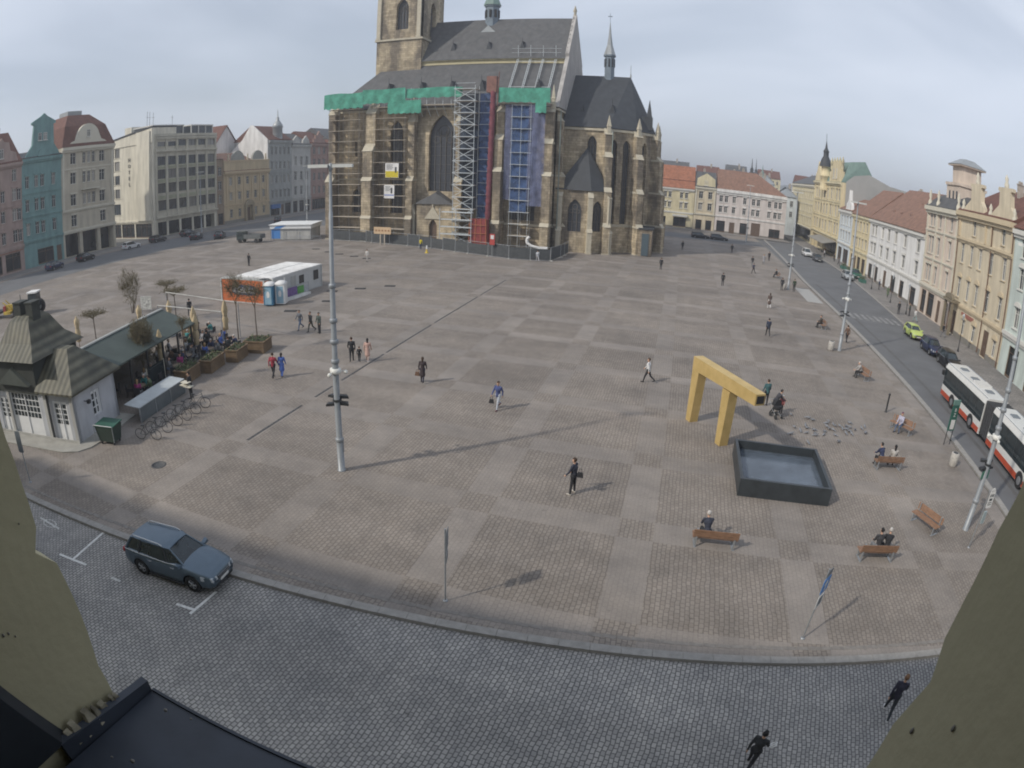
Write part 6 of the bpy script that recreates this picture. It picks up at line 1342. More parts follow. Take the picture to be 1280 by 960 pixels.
# people on benches
person('hunched person in dark jacket on the bench below the basin', 2.75, 22.05, .2, 'sit_hunch', (.035, .045, .06), BLK, HG)
person('left person of the dark clothed couple on the lower right bench', 10.6, 22.3, .1, 'sit', (.04, .04, .045), GREY, HK); person('right person of the dark clothed couple on the lower right bench', 11.05, 22.3, -.2, 'sit_hunch', (.02, .02, .025), BLK, HG)
person('person in navy with a pushchair on the bench right of the basin', 13.45, 31.9, .4, 'sit_hunch', NAVY, BLK, HK); person('person in black and white on the bench right of the basin', 14.2, 31.9, -.2, 'sit_long', (.4, .38, .36), BLK, HK)
person('white haired person on the bench below the middle mast', 16.75, 49.3, 1.6, 'sit_hunch', (.35, .34, .33), BLK, HG); person('person in lilac top and jeans on the bench near the black post', 16.75, 37.9, 2.3, 'sit', (.4, .4, .5), JEAN, (.13, .05, .1))
person('dark person on the small looking far bench', 16.8, 66.5, 1.5, 'sit', (.06, .05, .04), BLK, HK); person('dark person on the farthest right bench', 16.6, 100.3, 1.5, 'sit', BLK, BLK, HK)
o = thing('pram', 'dark pram standing under the end of the golden beam', 'pram', (7.6, 37.6, 0), .5)
b = MB(); b.lathe([(.1, .5), (.26, .58), (.3, .8), (.28, .82)], (0, 0, 0), 12); b.prism(arc(-.3, .3, .8, .4), -.05, .26); b.build('seat', [cloth(BLK)], o)
for s_ in (-.25, .25):
    for yy in (-.3, .3): b = MB(); b.tube((s_ - .015, yy, .14), (s_ + .015, yy, .14), .14, .14, 14); b.build('wheel', [M_black], o)
b = MB(); b.path([(-.2, -.3, .14), (-.2, .3, .5), (-.2, .7, 1.0), (.2, .7, 1.0), (.2, .3, .5), (.2, -.3, .14)], .015); b.build('frame', [M_steel], o)
# pigeons
b = MB(); b.sphere((0, 0, .09), .06, 8, 6, 0, (1, 1.9, .95)); b.sphere((0, .11, .15), .032, 8, 6); b.tube((0, .08, .11), (0, .11, .15), .035, .028, 6); b.hexa([(-.025, -.2, .06), (.025, -.2, .06), (.035, -.08, .07), (-.035, -.08, .07)], [(-.025, -.2, .07), (.025, -.2, .07), (.035, -.08, .1), (-.035, -.08, .1)]); b.tube((0, .135, .148), (0, .16, .14), .008, .003, 5, 1)
for s_ in (-.02, .02): b.tube((s_, 0, .0), (s_, .0, .05), .006, .006, 5, 1)
pg = b.mesh('pigeon', [mat('pigeon_grey', (.2, .21, .23), .8, .5, 14), mat('beak_pink', (.3, .15, .12), .7)])
rr = random.Random(5)
for i in range(38):
    if i < 13: x, y, g_ = rr.gauss(9.3, .9), rr.gauss(36.0, .9), 'grey pigeon of the loose flock behind the fountain basin'
    elif i < 30: x, y, g_ = rr.gauss(12.2, .7), rr.gauss(37.1, .45), 'grey pigeon of the dense flock left of the slim black post'
    else: x, y, g_ = rr.uniform(9.5, 14), rr.uniform(34, 38.5), 'grey pigeon straying between the two flocks on the paving'
    o = link('pigeon', pg, None, (x, y, 0), rr.uniform(0, 6.28)); s_ = rr.uniform(1.1, 1.4); o.scale = (s_, s_, s_); tag(o, g_, 'pigeon', g_.replace('grey pigeon', 'pigeons'))
# ------------------------------------------------------------------ vehicles
M_tyre = mat('tyre_rubber', (.02, .02, .021), .85, .2, 9); M_rim = mat('alloy_rim', (.4, .41, .43), .3, .08, 6, metal=.7)
M_cglass = mat('car_glass', (.02, .03, .035), .06, .4, 1.5, spec=.8); M_chrome = mat('chrome', (.62, .64, .66), .2, .05, 5, metal=.8)
M_lightw = mat('headlight_glass', (.5, .53, .56), .1, .1, 9); M_lightr = mat('tail_light', (.35, .02, .02), .2, .2, 8); M_plate = mat('number_plate', (.65, .65, .62), .5, .05, 5)
def paintm(n, c, metal=.35): return mat('paint_' + n, c, .28, .06, 3, metal=metal, spec=.6)
def wheel(t, x, y, r, w_, s_):
    b = MB(); P = [(r * .62, -w_ / 2), (r * .95, -w_ / 2), (r, -w_ * .36), (r, w_ * .36), (r * .95, w_ / 2), (r * .62, w_ / 2)]
    n = 20; vs = []; fs = []
    for q, (rr_, yy) in enumerate(P):
        for i in range(n): a = 2 * PI * i / n; vs.append((x + rr_ * math.cos(a), y + yy, r + rr_ * math.sin(a)))
    for q in range(len(P) - 1):
        for i in range(n): fs.append((q * n + i, q * n + (i + 1) % n, (q + 1) * n + (i + 1) % n, (q + 1) * n + i))
    b.add(vs, fs, 0, True); b.tube((x, y - w_ * .35, r), (x, y + w_ * .35, r), r * .63, r * .63, n, 0)
    o = b.build('wheel', [M_tyre], t)
    c = MB(); c.tube((x, y + s_ * w_ * .34, r), (x, y + s_ * w_ * .42, r), r * .6, r * .56, n, 0, True); c.tube((x, y + s_ * w_ * .4, r), (x, y + s_ * w_ * .47, r), r * .17, r * .13, 10, 0)
    for i in range(5):
        a = 2 * PI * i / 5; c.tube((x, y + s_ * w_ * .44, r), (x + r * .55 * math.cos(a), y + s_ * w_ * .44, r + r * .55 * math.sin(a)), r * .09, r * .07, 5, 0)
        a += PI / 5; c.tube((x + r * .38 * math.cos(a), y + s_ * w_ * .425, r + r * .38 * math.sin(a)), (x + r * .38 * math.cos(a), y + s_ * w_ * .432, r + r * .38 * math.sin(a)), r * .13, r * .13, 8, 1)
    c.build('rim', [M_rim, M_dark], o)
def car(label, x, y, rz, pm, L_=4.6, W_=1.84, H=1.62, z=-.115, estate=True, rails=False, group='cars parked and driving around the square'):
    t = thing('car', label, 'car', (x, y, z), rz, group)
    hl, hw = L_ / 2, W_ / 2; wb = L_ * .29; r = .34
    # lower body: stations from tail to nose (x, z_top, half width, z_bottom)
    rear = -hl; ST = [(-hl, .80, .80, .42), (-hl + .06, .98, .9, .30), (-hl + .35, 1.04, .97, .24), (-wb - .05, 1.04, 1.0, .22), (0, 1.0, 1.0, .2), (hl * .36, 1.0, 1.0, .2), (hl * .5, .98, .99, .2), (hl * .75, .90, .96, .22), (hl - .18, .82, .88, .26), (hl - .04, .72, .78, .32), (hl, .6, .7, .42)]
    if not estate: ST[1] = (-hl + .06, .93, .9, .3); ST[2] = (-hl + .4, 1.0, .96, .24)
    # resample for smoothness
    xs = np.array([s_[0] for s_ in ST]); xi = np.unique(np.concatenate([np.linspace(-hl, hl, 45), xs])); f = [np.interp(xi, xs, [s_[k] for s_ in ST]) for k in (1, 2, 3)]
    vs = []; fs = []; k_ = 13
    for X, zt, wf, zb in zip(xi, *f):
        w_ = hw * wf; sec = [(0, zb), (w_ * .8, zb), (w_ * .955, zb + .06), (w_ * .985, zb + .2), (w_, zb + (zt - zb) * .55), (w_ * .985, zt - .12), (w_ * .94, zt - .04), (w_ * .84, zt + .005), (w_ * .55, zt + .03), (0, zt + .045)]
        full = [(-a_, b_) for a_, b_ in sec[1:][::-1]][0:] ; ring_ = [(-a_, b_) for a_, b_ in sec[:0:-1]] + sec[:1] + sec[1:]
        ring_ = sec + [(-a_, b_) for a_, b_ in sec[-2:0:-1]]
        k_ = len(ring_); vs += [(X, a_, b_) for a_, b_ in ring_]
    m_ = len(xi)
    for i in range(m_ - 1):
        for j in range(k_): fs.append((i * k_ + j, i * k_ + (j + 1) % k_, (i + 1) * k_ + (j + 1) % k_, (i + 1) * k_ + j))
    b = MB(); b.add(vs, fs, 0, True); b.add(vs, [tuple(range(k_ - 1, -1, -1)), tuple((m_ - 1) * k_ + j for j in range(k_))], 0)
    me = b.mesh('body', [pm, M_dark]); bm = bmesh.new(); bm.from_mesh(me); bmesh.ops.remove_doubles(bm, verts=bm.verts, dist=1e-4); bmesh.ops.recalc_face_normals(bm, faces=bm.faces); bm.to_mesh(me); bm.free()
    tmp = bpy.data.objects.new('tmp', me); COL.objects.link(tmp)
    c = MB()
    for X in (-wb, wb): c.tube((X, -hw - .3, r), (X, hw + .3, r), r + .065, r + .065, 24, 0, False)
    cu = bpy.data.objects.new('cut', c.mesh('cut', [M_dark])); COL.objects.link(cu)
    md = tmp.modifiers.new('b', 'BOOLEAN'); md.operation = 'DIFFERENCE'; md.object = cu; md.solver = 'EXACT'
    dg = bpy.context.evaluated_depsgraph_get(); me2 = bpy.data.meshes.new_from_object(tmp.evaluated_get(dg)); bpy.data.objects.remove(tmp); bpy.data.objects.remove(cu)
    if len(me2.materials) == 0:
        me2.materials.append(pm)
    me2.name = 'body'; link('body', me2, t)
    # greenhouse
    zt = 1.02; g0 = [(-hl + .16, hw * .88), (-wb, hw * .92), (hl * .1, hw * .93), (hl * .44, hw * .80)]
    rx0 = -hl + (.42 if estate else .75); g1 = [(rx0, hw * .62), (-wb + .1, hw * .70), (hl * -.02, hw * .70), (hl * .1, hw * .6)]
    if not estate: g0[0] = (-hl + .3, hw * .85)
    zr = H - .07
    bot = [(a_, -w_) for a_, w_ in g0] + [(a_, w_) for a_, w_ in g0[::-1]]; top = [(a_, -w_) for a_, w_ in g1] + [(a_, w_) for a_, w_ in g1[::-1]]
    zt_ = [zr - .05, zr, zr - .0, zr - .06]; zt2 = zt_ + zt_[::-1]
    b = MB(); b.add([(a_, w_, zt - .06) for a_, w_ in bot] + [(a_, w_, zz) for (a_, w_), zz in zip(top, zt2)], [(i, (i + 1) % 8, 8 + (i + 1) % 8, 8 + i) for i in range(8)] + [tuple(range(8, 16)), tuple(range(7, -1, -1))]); b.build('windows', [M_cglass], t)
    b = MB(); n_ = 10
    R_x = np.linspace(rx0 - .05, hl * .1 + .02, n_); vs = []; fs = []
    for q in (0, 1):
        for X in R_x:
            w_ = np.interp(X, [a_ for a_, _ in g1], [w_ for _, w_ in g1]) + .02; zz = np.interp(X, [g1[0][0], g1[1][0], g1[2][0], g1[3][0]], zt_) + .012
            for s_ in (-1, -.8, -.4, 0, .4, .8, 1): vs.append((X, w_ * s_, zz + .045 * (1 - s_ * s_) - q * .04))
    for q in (0, 1):
        for i in range(n_ - 1):
            for j in range(6): f_ = (q * n_ * 7 + i * 7 + j, q * n_ * 7 + i * 7 + j + 1, q * n_ * 7 + (i + 1) * 7 + j + 1, q * n_ * 7 + (i + 1) * 7 + j); fs.append(f_ if q else f_[::-1])
    b.add(vs, fs, 0, True); b.build('roof', [pm], t)
    b = MB()
    for s_ in (-1, 1):
        for i, rad in ((0, .06), (1, .045), (2, .03), (3, .045)):
            b.tube((g0[i][0], s_ * g0[i][1], zt - .06), (g1[i][0], s_ * g1[i][1], zt_[i] + .01), rad, rad * .8, 6, 1 if i in (1, 2) else 0)
    b.build('pillar', [pm, M_black], t)
    for s_ in (-1, 1):
        b = MB(); b.path([(g0[0][0], s_ * (g0[0][1] + .03), zt - .03), (g0[1][0], s_ * (g0[1][1] + .03), zt - .03), (g0[2][0], s_ * (g0[2][1] + .03), zt - .03), (g0[3][0] - .08, s_ * (g0[3][1] + .05), zt - .04)], .018, 5); b.build('window_trim', [M_chrome], t)
        if rails:
            b = MB(); b.path([(rx0 + .05, s_ * (g1[0][1] - .02), zr), (rx0 + .15, s_ * (g1[0][1]), zr + .07), (hl * -.12, s_ * (g1[2][1] - .03), zr + .08), (hl * -.04, s_ * (g1[2][1] - .03), zr + .01)], .022, 6); b.build('roof_rail', [M_chrome], t)
        for X in (-wb, wb): wheel(t, X, s_ * (hw - .13), r, .23, s_)
        b = MB(); b.hexa([(hl * .33, s_ * hw * .86, .97), (hl * .33, s_ * (hw + .14), 1.0), (hl * .41, s_ * (hw + .12), 1.0), (hl * .41, s_ * hw * .86, .97)], [(hl * .33, s_ * hw * .86, 1.05), (hl * .33, s_ * (hw + .14), 1.13), (hl * .4, s_ * (hw + .1), 1.11), (hl * .4, s_ * hw * .86, 1.04)]); b.build('mirror', [pm], t)
        b = MB(); b.hexa([(hl - .4, s_ * hw * .6, .6), (hl + .014, s_ * hw * .46, .58), (hl - .015, s_ * hw * .775, .58), (hl - .44, s_ * hw * .962, .64)], [(hl - .42, s_ * hw * .62, .8), (hl - .02, s_ * hw * .46, .715), (hl - .06, s_ * hw * .77, .73), (hl - .46, s_ * hw * .945, .80)]); b.build('headlight', [M_lightw], t)
        b = MB(); b.box(-hl - .01, s_ * hw * .55, .78, -hl + .12, s_ * hw * .9, .95); b.build('tail_light', [M_lightr], t)
        for X in (-.75, .35): b = MB(); b.box(X, s_ * (hw - .01), .84, X + .2, s_ * (hw + .02), .87); b.build('door_handle', [M_chrome], t)
    b = MB(); b.box(hl - .06, -hw * .42, .5, hl + .012, hw * .42, .68); b.box(hl - .12, -hw * .6, .3, hl + .005, hw * .6, .42); b.build('grille', [M_black], t)
    b = MB()
    for zz in (.52, .59, .67): b.box(hl + .012, -hw * .42, zz, hl + .022, hw * .42, zz + .015)
    b.build('grille_trim', [M_chrome], t)
    b = MB(); b.box(hl + .006, -.26, .43, hl + .03, .26, .53); b.build('number_plate', [M_plate], t)
    b = MB()
    for s_ in (-1, 1): b.box(-wb + r + .1, s_ * hw * .97, .22, wb - r - .1, s_ * (hw + .012), .3)
    b.build('sill_trim', [M_black], t)
    return t
car('steel blue estate car with silver roof rails parked at the near kerb', -15.7, 12.9, -.09 + .19, paintm('steel_blue', (.115, .155, .195), .45), 4.32, 1.8, 1.53, z=-.12, rails=True)
car('bright yellow green small car driving on the right road', 29.95, 70.0, R90 * -1, paintm('lime', (.48, .58, .16), .1), 3.9, 1.7, 1.5)
car('dark blue car parked behind the green car', 29.9, 63.4, -R90, paintm('dark_blue', (.02, .03, .08)), 4.3)
car('black car parked between the dark blue car and the bus', 30.1, 58.4, -R90, paintm('black', (.015, .016, .02)), 4.4)
car('white van like car far along the right road', 30.3, 143, -R90, paintm('white', (.6, .6, .6), 0), 4.6, 1.85, 1.8)
car('dark grey car below the far white car', 31.3, 135.5, -R90, paintm('dark_grey', (.06, .06, .065)), 4.3)
car('black car left of the far pair before the white house', 5.4, 152.2, .05, MATS['paint_black'], 4.5); car('dark car right of the far pair before the white house', 10.0, 152.5, .05, paintm('graphite', (.04, .045, .055)), 4.4)
car('white car with grey hood parked before the modern arcade on the left', -100.2, 83.5, R90, MATS['paint_white'], 4.3)
for i, (x, y, c, lab) in enumerate(((-101, 92, 'dark_grey', 'dark grey car right of the white one before the left arcade'), (-100.5, 101, 'graphite', 'graphite car before the pillars of the grid building'), (-98.5, 70, 'black', 'black car before the cream house'), (-98, 62, 'dark_blue', 'dark blue car before the teal house'), (-93, 96, 'black', 'black car on the drive before the grid building'), (-88, 98, 'graphite', 'low graphite car beside the black one before the ochre palace'), (-95, 128, 'dark_grey', 'dark grey car before the ochre palace portal'))):
    car(lab, x, y, R90 + .1 * i, MATS['paint_' + c], 4.3, z=.0)
car('green car beside the east pavement cafe', 34.9, 116, -R90, paintm('dark_green', (.02, .12, .08)), 4.0, z=0); car('silver car on the east lane edge before the white house', 32.3, 112.5, -R90, paintm('silver', (.4, .42, .43)), 4.0)
# articulated bus, front towards +y
def bus():
    t = thing('articulated_bus', 'long white and red articulated bus with dark windows on the right road', 'bus', (25.6, 38.0, -.115), 0)
    Wb = M_white_p = paintm('bus_white', (.62, .62, .6), 0); Rb = paintm('bus_red', (.42, .07, .03), 0); H = 2.98
    for (y0, y1, nm) in ((38.9, 47.6, 'front_section'), (28.4, 37.3, 'rear_section')):
        y0 -= 38; y1 -= 38
        b = MB(); c = .14
        sec = [(-1.27, .32), (1.27, .32), (1.275, 1.0), (1.26, 2.6), (1.1, H - .05), (.9, H), (-.9, H), (-1.1, H - .05), (-1.26, 2.6), (-1.275, 1.0)]
        b.prism(sec, y0, y1, 'y'); sct = b.build(nm, [Wb], t)
        b = MB()
        for s_ in (-1, 1):
            b.box(s_ * 1.276, y0 + .15, .34, s_ * 1.285, y1 - .02, .72)
        b.box(-1.27, y1 + .001, .34, 1.27, y1 + .02, .9) if nm[0] == 'f' else b.box(-1.27, y0 - .02, .34, 1.27, y0 - .001, .8)
        b.build('red_stripe', [Rb], sct)
        for s_ in (-1, 1):
            k = 6; l_ = (y1 - y0 - .3) / k
            b = MB(); b.box(s_ * 1.262, y0 + .1, 1.18, s_ * 1.283, y1 - .04, 2.55); b.build('window_band', [M_cglass], sct)
            b = MB()
            for i in range(1, k): b.box(s_ * 1.284, y0 + .15 + i * l_ - .02, 1.2, s_ * 1.289, y0 + .15 + i * l_ + .02, 2.53)
            b.build('window_bar', [M_black], sct)
        b = MB()
        for f_ in (.2, .55, .82):
            yy = y0 + (y1 - y0) * f_; b.hexa([(-.4, yy - .35, H + .001), (.4, yy - .35, H + .001), (.4, yy + .35, H + .001), (-.4, yy + .35, H + .001)], [(-.35, yy - .3, H + .08), (.35, yy - .3, H + .08), (.35, yy + .3, H + .08), (-.35, yy + .3, H + .08)])
        b.build('roof_hatch', [M_backg], sct)
        b = MB(); yy = y0 + (y1 - y0) * .37; b.box(-.7, yy - .6, H + .001, .7, yy + .6, H + .2); b.build('roof_unit', [Wb], sct)
        b = MB()
        for s_ in (-1.05, 1.05): b.tube((s_, y0 + .1, H - .01), (s_, y1 - .1, H - .01), .03, .03, 5)
        b.build('gutter', [M_chrome], sct)
        for yy in ((y1 - 2.6, y0 + 1.9) if nm[0] == 'f' else (y0 + 2.6,)):
            for s_ in (-1, 1):
                b = MB(); b.tube((s_ * 1.0, yy, .5), (s_ * 1.3, yy, .5), .5, .5, 20); w_ = b.build('wheel', [M_tyre], sct)
                b = MB(); b.tube((s_ * 1.295, yy, .5), (s_ * 1.315, yy, .5), .28, .26, 16); b.build('rim', [M_rim], w_)
                b = MB(); b.prism([(yy + .6 * math.cos(PI * i / 10), .5 + .6 * math.sin(PI * i / 10)) for i in range(11)] + [(yy - .5, .5), (yy - .5 * .7, .85), (yy, .99), (yy + .35, .85), (yy + .5, .5)], s_ * 1.27, s_ * 1.294, 'x'); b.build('wheel_arch', [M_black], sct)
        if nm[0] == 'f':
            b = MB(); b.box(-1.15, y1 + .001, 1.0, 1.15, y1 + .03, 2.5); b.build('windscreen', [M_cglass], sct)
            b = MB(); b.box(-.9, y1 + .001, 2.55, .9, y1 + .04, 2.85); b.build('destination_box', [M_black], sct)
            for s_ in (-1, 1): b = MB(); b.box(s_ * .75, y1 + .021, .6, s_ * 1.15, y1 + .05, .8); b.build('headlight', [M_lightw], sct); b = MB(); b.box(s_ * 1.3, y1 - .05, 1.9, s_ * 1.5, y1 + .2, 2.3); b.build('mirror', [M_black], sct)
    b = MB()
    for i in range(9): y0 = -.68 + i * .173; b.box(-1.2 + .05 * (i % 2), y0, .4, 1.2 - .05 * (i % 2), y0 + .16, 2.85 - .05 * (i % 2))
    b.build('bellows', [mat('bellows_grey', (.05, .052, .056), .9, .2, 4)], t)
    return t
bus()
# tractor with implement at the left edge
t = thing('tractor', 'dark blue tractor with white cab roof and yellow red implement at the left edge', 'tractor', (-67.0, 37.6, .004), .55)
b = MB(); b.box(-2.1, -.45, .9, .4, .45, 1.7); b.box(-2.2, -.42, .8, -2.1, .42, 1.6); b.build('hood', [mat('tractor_blue', (.05, .08, .16), .4, .1, 2)], t)
b = MB(); b.hexa([(.3, -.75, 1.0), (1.7, -.75, 1.0), (1.7, .75, 1.0), (.3, .75, 1.0)], [(.45, -.65, 2.6), (1.6, -.65, 2.6), (1.6, .65, 2.6), (.45, .65, 2.6)]); b.build('cab', [M_cglass], t)
b = MB(); b.box(.3, -.75, 2.61, 1.75, .75, 2.78); b.build('cab_roof', [S_white], t)
for X, Y, r_ in ((1.25, .85, .85), (1.25, -.85, .85), (-1.5, .75, .6), (-1.5, -.75, .6)):
    b = MB(); b.tube((X, Y - .2, r_), (X, Y + .2, r_), r_, r_, 20); w_ = b.build('wheel', [M_tyre], t); b = MB(); b.tube((X, Y - .215, r_), (X, Y + .215, r_), r_ * .5, r_ * .5, 14); b.build('rim', [mat('rim_grey', (.3, .32, .33), .6)], w_)
b = MB(); b.box(-3.6, -.9, .5, -2.5, .9, .8); b.box(-3.5, -.2, .8, -2.4, .2, 1.5); b.tube((-2.6, .4, 1.0), (-3.8, .4, 2.0), .08); b.tube((-2.6, -.4, 1.0), (-3.8, -.4, 1.9), .08); b.build('implement', [mat('implement_yellow', (.45, .32, .05), .6, .5, 2)], t)
b = MB(); b.box(-3.9, -.4, .8, -3.5, .5, 1.4); b.build('weight', [mat('implement_red', (.3, .05, .04), .6, .2, 2)], t)
b = MB(); b.tube((-1.3, .3, 1.7), (-1.3, .3, 2.5), .05); b.build('exhaust', [M_black], t)
t = thing('trailer', 'dark low equipment trailer behind the tractor at the left frame edge', 'trailer', (-72.5, 34.6, .004), .55)
b = MB(); b.box(-2.5, -.9, .6, 2.0, .9, .85); b.box(-2.5, -.9, .85, -2.4, .9, 1.2); b.build('bed', [M_black], t)
b = MB(); b.tube((2, 0, .7), (3, 0, .6), .06); b.build('drawbar', [M_steel], t)
for X in (-.9, .2):
    for Y in (-.95, .95): b = MB(); b.tube((X, Y - .12, .38), (X, Y + .12, .38), .38, .38, 16); b.build('wheel', [M_tyre], t)
# dark flat truck in front of the palace
t = thing('flatbed_truck', 'dark small flatbed truck standing before the ochre palace', 'truck', (-75.8, 93.2, 0), .15)
b = MB(); b.box(-2.6, -.95, .5, -1.1, .95, 2.1); b.build('cab', [paintm('truck_green', (.05, .07, .07))], t); b = MB(); b.box(-2.63, -.85, 1.3, -2.601, .85, 1.95); b.box(-2.3, -.97, 1.3, -1.4, -.952, 1.9); b.build('window', [M_cglass], t)
b = MB(); b.box(-1.0, -1, .8, 2.7, 1, 1.0); b.box(-1.0, -1, 1.0, 2.7, -.94, 1.6); b.box(-1.0, .94, 1.0, 2.7, 1, 1.6); b.box(2.64, -.94, 1.0, 2.7, .94, 1.6); b.build('bed', [mat('bed_grey', (.12, .13, .13), .7, .2, 2)], t)
for X in (-1.9, 1.7):
    for Y in (-.85, .85): b = MB(); b.tube((X, Y - .12, .4), (X, Y + .12, .4), .4, .4, 16); b.build('wheel', [M_tyre], t)

# ------------------------------------------------------------------ containers, marquee, toilets
M_cont = mat('container_white', (.6, .61, .6), .6, .08, 1.5, .3, 3, kind='rail'); M_org = mat('container_orange', (.48, .12, .035), .6, .14, .8)
def container(label, x, y, rz, L_, W_, H, m, roofm, wins=(), doors=()):
    t = thing('site_container', label, 'container', (x, y, 0), rz, 'site containers on the square'); b = MB()
    b.box(0, 0, .1, L_, W_, H - .12); b.build('body', [m], t); b = MB(); b.box(-.03, -.03, H - .119, L_ + .03, W_ + .03, H); 
    for i in range(int(L_ / .6)): b.box(.1 + i * .6, .05, H, .35 + i * .6, W_ - .05, H + .025)
    b.build('roof', [roofm], t)
    b = MB()
    for X in (0, L_):
        for Y in (0, W_): b.box(X - .08, Y - .08, 0, X + .08, Y + .08, H - .12)
    b.box(-.05, -.05, 0, L_ + .05, W_ + .05, .099); b.build('frame', [mat('container_frame', (.4, .41, .4), .6, .1, 2)], t)
    for (a, z0, z1, u0, u1, side) in wins:
        b = MB()
        if side == 'f': b.box(u0, -.05, z0, u1, -.001, z1)
        elif side == 'r': b.box(L_ + .001, u0, z0, L_ + .05, u1, z1)
        b.build(a, [M_glassd if a == 'window' else S_greyl], t)
    return t
R17 = 0.0
# long white pair, its long side faces +x
c1 = container('white site container with windows, front one of the long pair', -39.2, 51.4, R90, 9.6, 2.45, 2.6, M_cont, S_white, (('window', 1.1, 2.0, 5.0, 5.9, 'f'), ('window', 1.0, 2.1, 7.9, 8.9, 'f'), ('door', .15, 2.15, 3.4, 4.3, 'f')))
c2 = container('white site container behind the front one of the long pair', -41.75, 51.4, R90, 9.6, 2.45, 2.62, M_cont, S_white)
c3 = container('orange container with a dark oval lettered label on its end', -45.4, 50.35, 0, 5.9, .95, 2.55, M_org, S_greyl)
b = MB(); b.prism([(3.2 + 1.75 * math.copysign(abs(math.cos(2 * PI * i / 28)) ** .6, math.cos(2 * PI * i / 28)), 1.39 + .55 * math.copysign(abs(math.sin(2 * PI * i / 28)) ** .7, math.sin(2 * PI * i / 28))) for i in range(28)], -.06, -.001); b.build('oval_label', [mat('label_dark', (.02, .03, .08), .6)], c3)
b = MB()
for i in range(9):
    x = 1.72 + i * .33; z0 = 1.1; b.box(x, -.075, z0, x + .07, -.061, 1.68)
    if i % 3 != 1: b.box(x, -.075, z0 + (.25 if i % 2 else .5), x + .26, -.061, z0 + (.33 if i % 2 else .58))
    if i % 2 == 0: b.box(x + .18, -.075, z0, x + .25, -.061, 1.6)
    if i % 4 == 3: b.box(x, -.075, z0, x + .26, -.061, z0 + .08)
b.build('label_letters', [S_white], c3)
b = MB(); b.box(5.3, -.02, 2.56, 5.95, .9, 2.6)
b.build('edge', [M_black], c3)
for i, (x, y, lab) in enumerate(((-38.75, 50.3, 'blue portable toilet cabin with white roof, nearer of two'), (-37.9, 51.2, 'portable toilet cabin with white roof, farther of two'))):
    t = thing('toilet_cabin', lab, 'portable toilet', (x, y, 0), .3, 'portable toilets beside the containers')
    b = MB(); b.box(-.5, -.5, .12, .5, .5, 2.1); b.build('body', [mat('toilet_blue', (.03, .14, .25), .5, .15, 1.5) if i == 0 else S_white], t)
    b = MB(); b.lathe([(.76, 2.1), (.74, 2.25), (.5, 2.42), (.2, 2.48)], (0, 0, 0), 4, 0, PI / 4); b.tube((.3, .3, 2.3), (.3, .3, 2.75), .04); b.build('roof', [S_white], t)
    b = MB(); b.box(-.36, -.525, .2, .36, -.501, 1.95); b.build('door', [mat('toilet_door', (.25, .4, .5), .5, .1, 2)], t); b = MB(); b.prism(arc(-.18, .18, 1.2, .35) + [(-.12, .9), (.12, .9)], -.535, -.526); b.build('symbol', [S_white], t)
t = thing('banner_fence', 'low barrier with coloured purple and green banners before the white container', 'barrier', (-38.3, 54.2, 0), R90 - .05)
for i, (c, u0, u1) in enumerate((((.16, .1, .26), -1.9, .4), ((.1, .3, .08), .5, 1.6), ((.4, .42, .45), 1.7, 2.4))): b = MB(); b.box(u0, -.03, .35, u1, .03, 1.25 - .1 * i); b.build('banner', [mat('banner%d' % i, c, .8, .35, 3)], t)
b = MB(); b.box(-2, -.3, .0, 2.5, .3, .22); b.build('base', [S_white], t); b = MB(); b.path([(-2, 0, .2), (-2, 0, 1.35), (2.5, 0, 1.35), (2.5, 0, .2)], .03); b.build('rail', [M_steel], t)
# white marquee with blue swoosh
t = thing('exhibition_trailer', 'white flat roofed promotion stand with blue swoosh left of the church', 'stand', (-69.3, 97.5, 0), .28)
b = MB(); b.box(-4.3, 0, 2.2, 4.0, 7, 2.9); b.box(-4.5, -.2, 2.9, 4.2, 7.2, 3.02); b.build('roof', [mat('marquee_white', (.72, .73, .72), .6, .04, 1)], t)
b = MB(); b.box(-4.1, .3, .1, 3.8, 6.8, 2.19); b.build('body', [S_greyl], t)
b = MB(); b.prism([(-3.6, 2.25), (-2.2, 2.25), (-.9, 2.85), (-1.6, 2.88), (-3.0, 2.7)], -.02, -.003); b.box(-4.1, .27, .3, -2.3, .299, 2.1); b.build('swoosh', [M_blue], t)
for X in (-4.2, -1.5, 1.2, 3.9): b = MB(); b.tube((X, .05, 0), (X, .05, 2.2), .06); b.build('post', [M_steel], t)
for i in range(3):
    o = thing('barrier', ['steel crowd barrier left before the white stand', 'steel crowd barrier in the middle before the white stand', 'steel crowd barrier right before the white stand'][i], 'barrier', (-69.5 + 2.6 * i, 94.6 + .7 * i, 0), .28, 'crowd barriers before the white stand')
    b = MB(); b.path([(0, 0, .0), (0, 0, 1.1), (2.4, 0, 1.1), (2.4, 0, 0)], .03); b.tube((0, 0, .25), (2.4, 0, .25), .025); b.build('frame', [M_steel], o); b = MB()
    for k in range(1, 14): b.tube((k * .17, 0, .25), (k * .17, 0, 1.1), .012, .012, 5)
    b.build('bars', [M_steel], o)
t = thing('caution_bollard', 'yellow white warning bollard before the church fence', 'bollard', (-38.2, 90.2, 0)); b = MB(); b.lathe([(.3, 0), (.28, .1), (.14, .15), (.12, .6)], (0, 0, 0), 12); b.build('base', [mat('warn_yellow', (.6, .42, .03), .6, .1, 3)], t); b = MB(); b.lathe([(.12, .61), (.12, 1.1), (.05, 1.2)], (0, 0, 0), 12); b.build('top', [S_white], t)
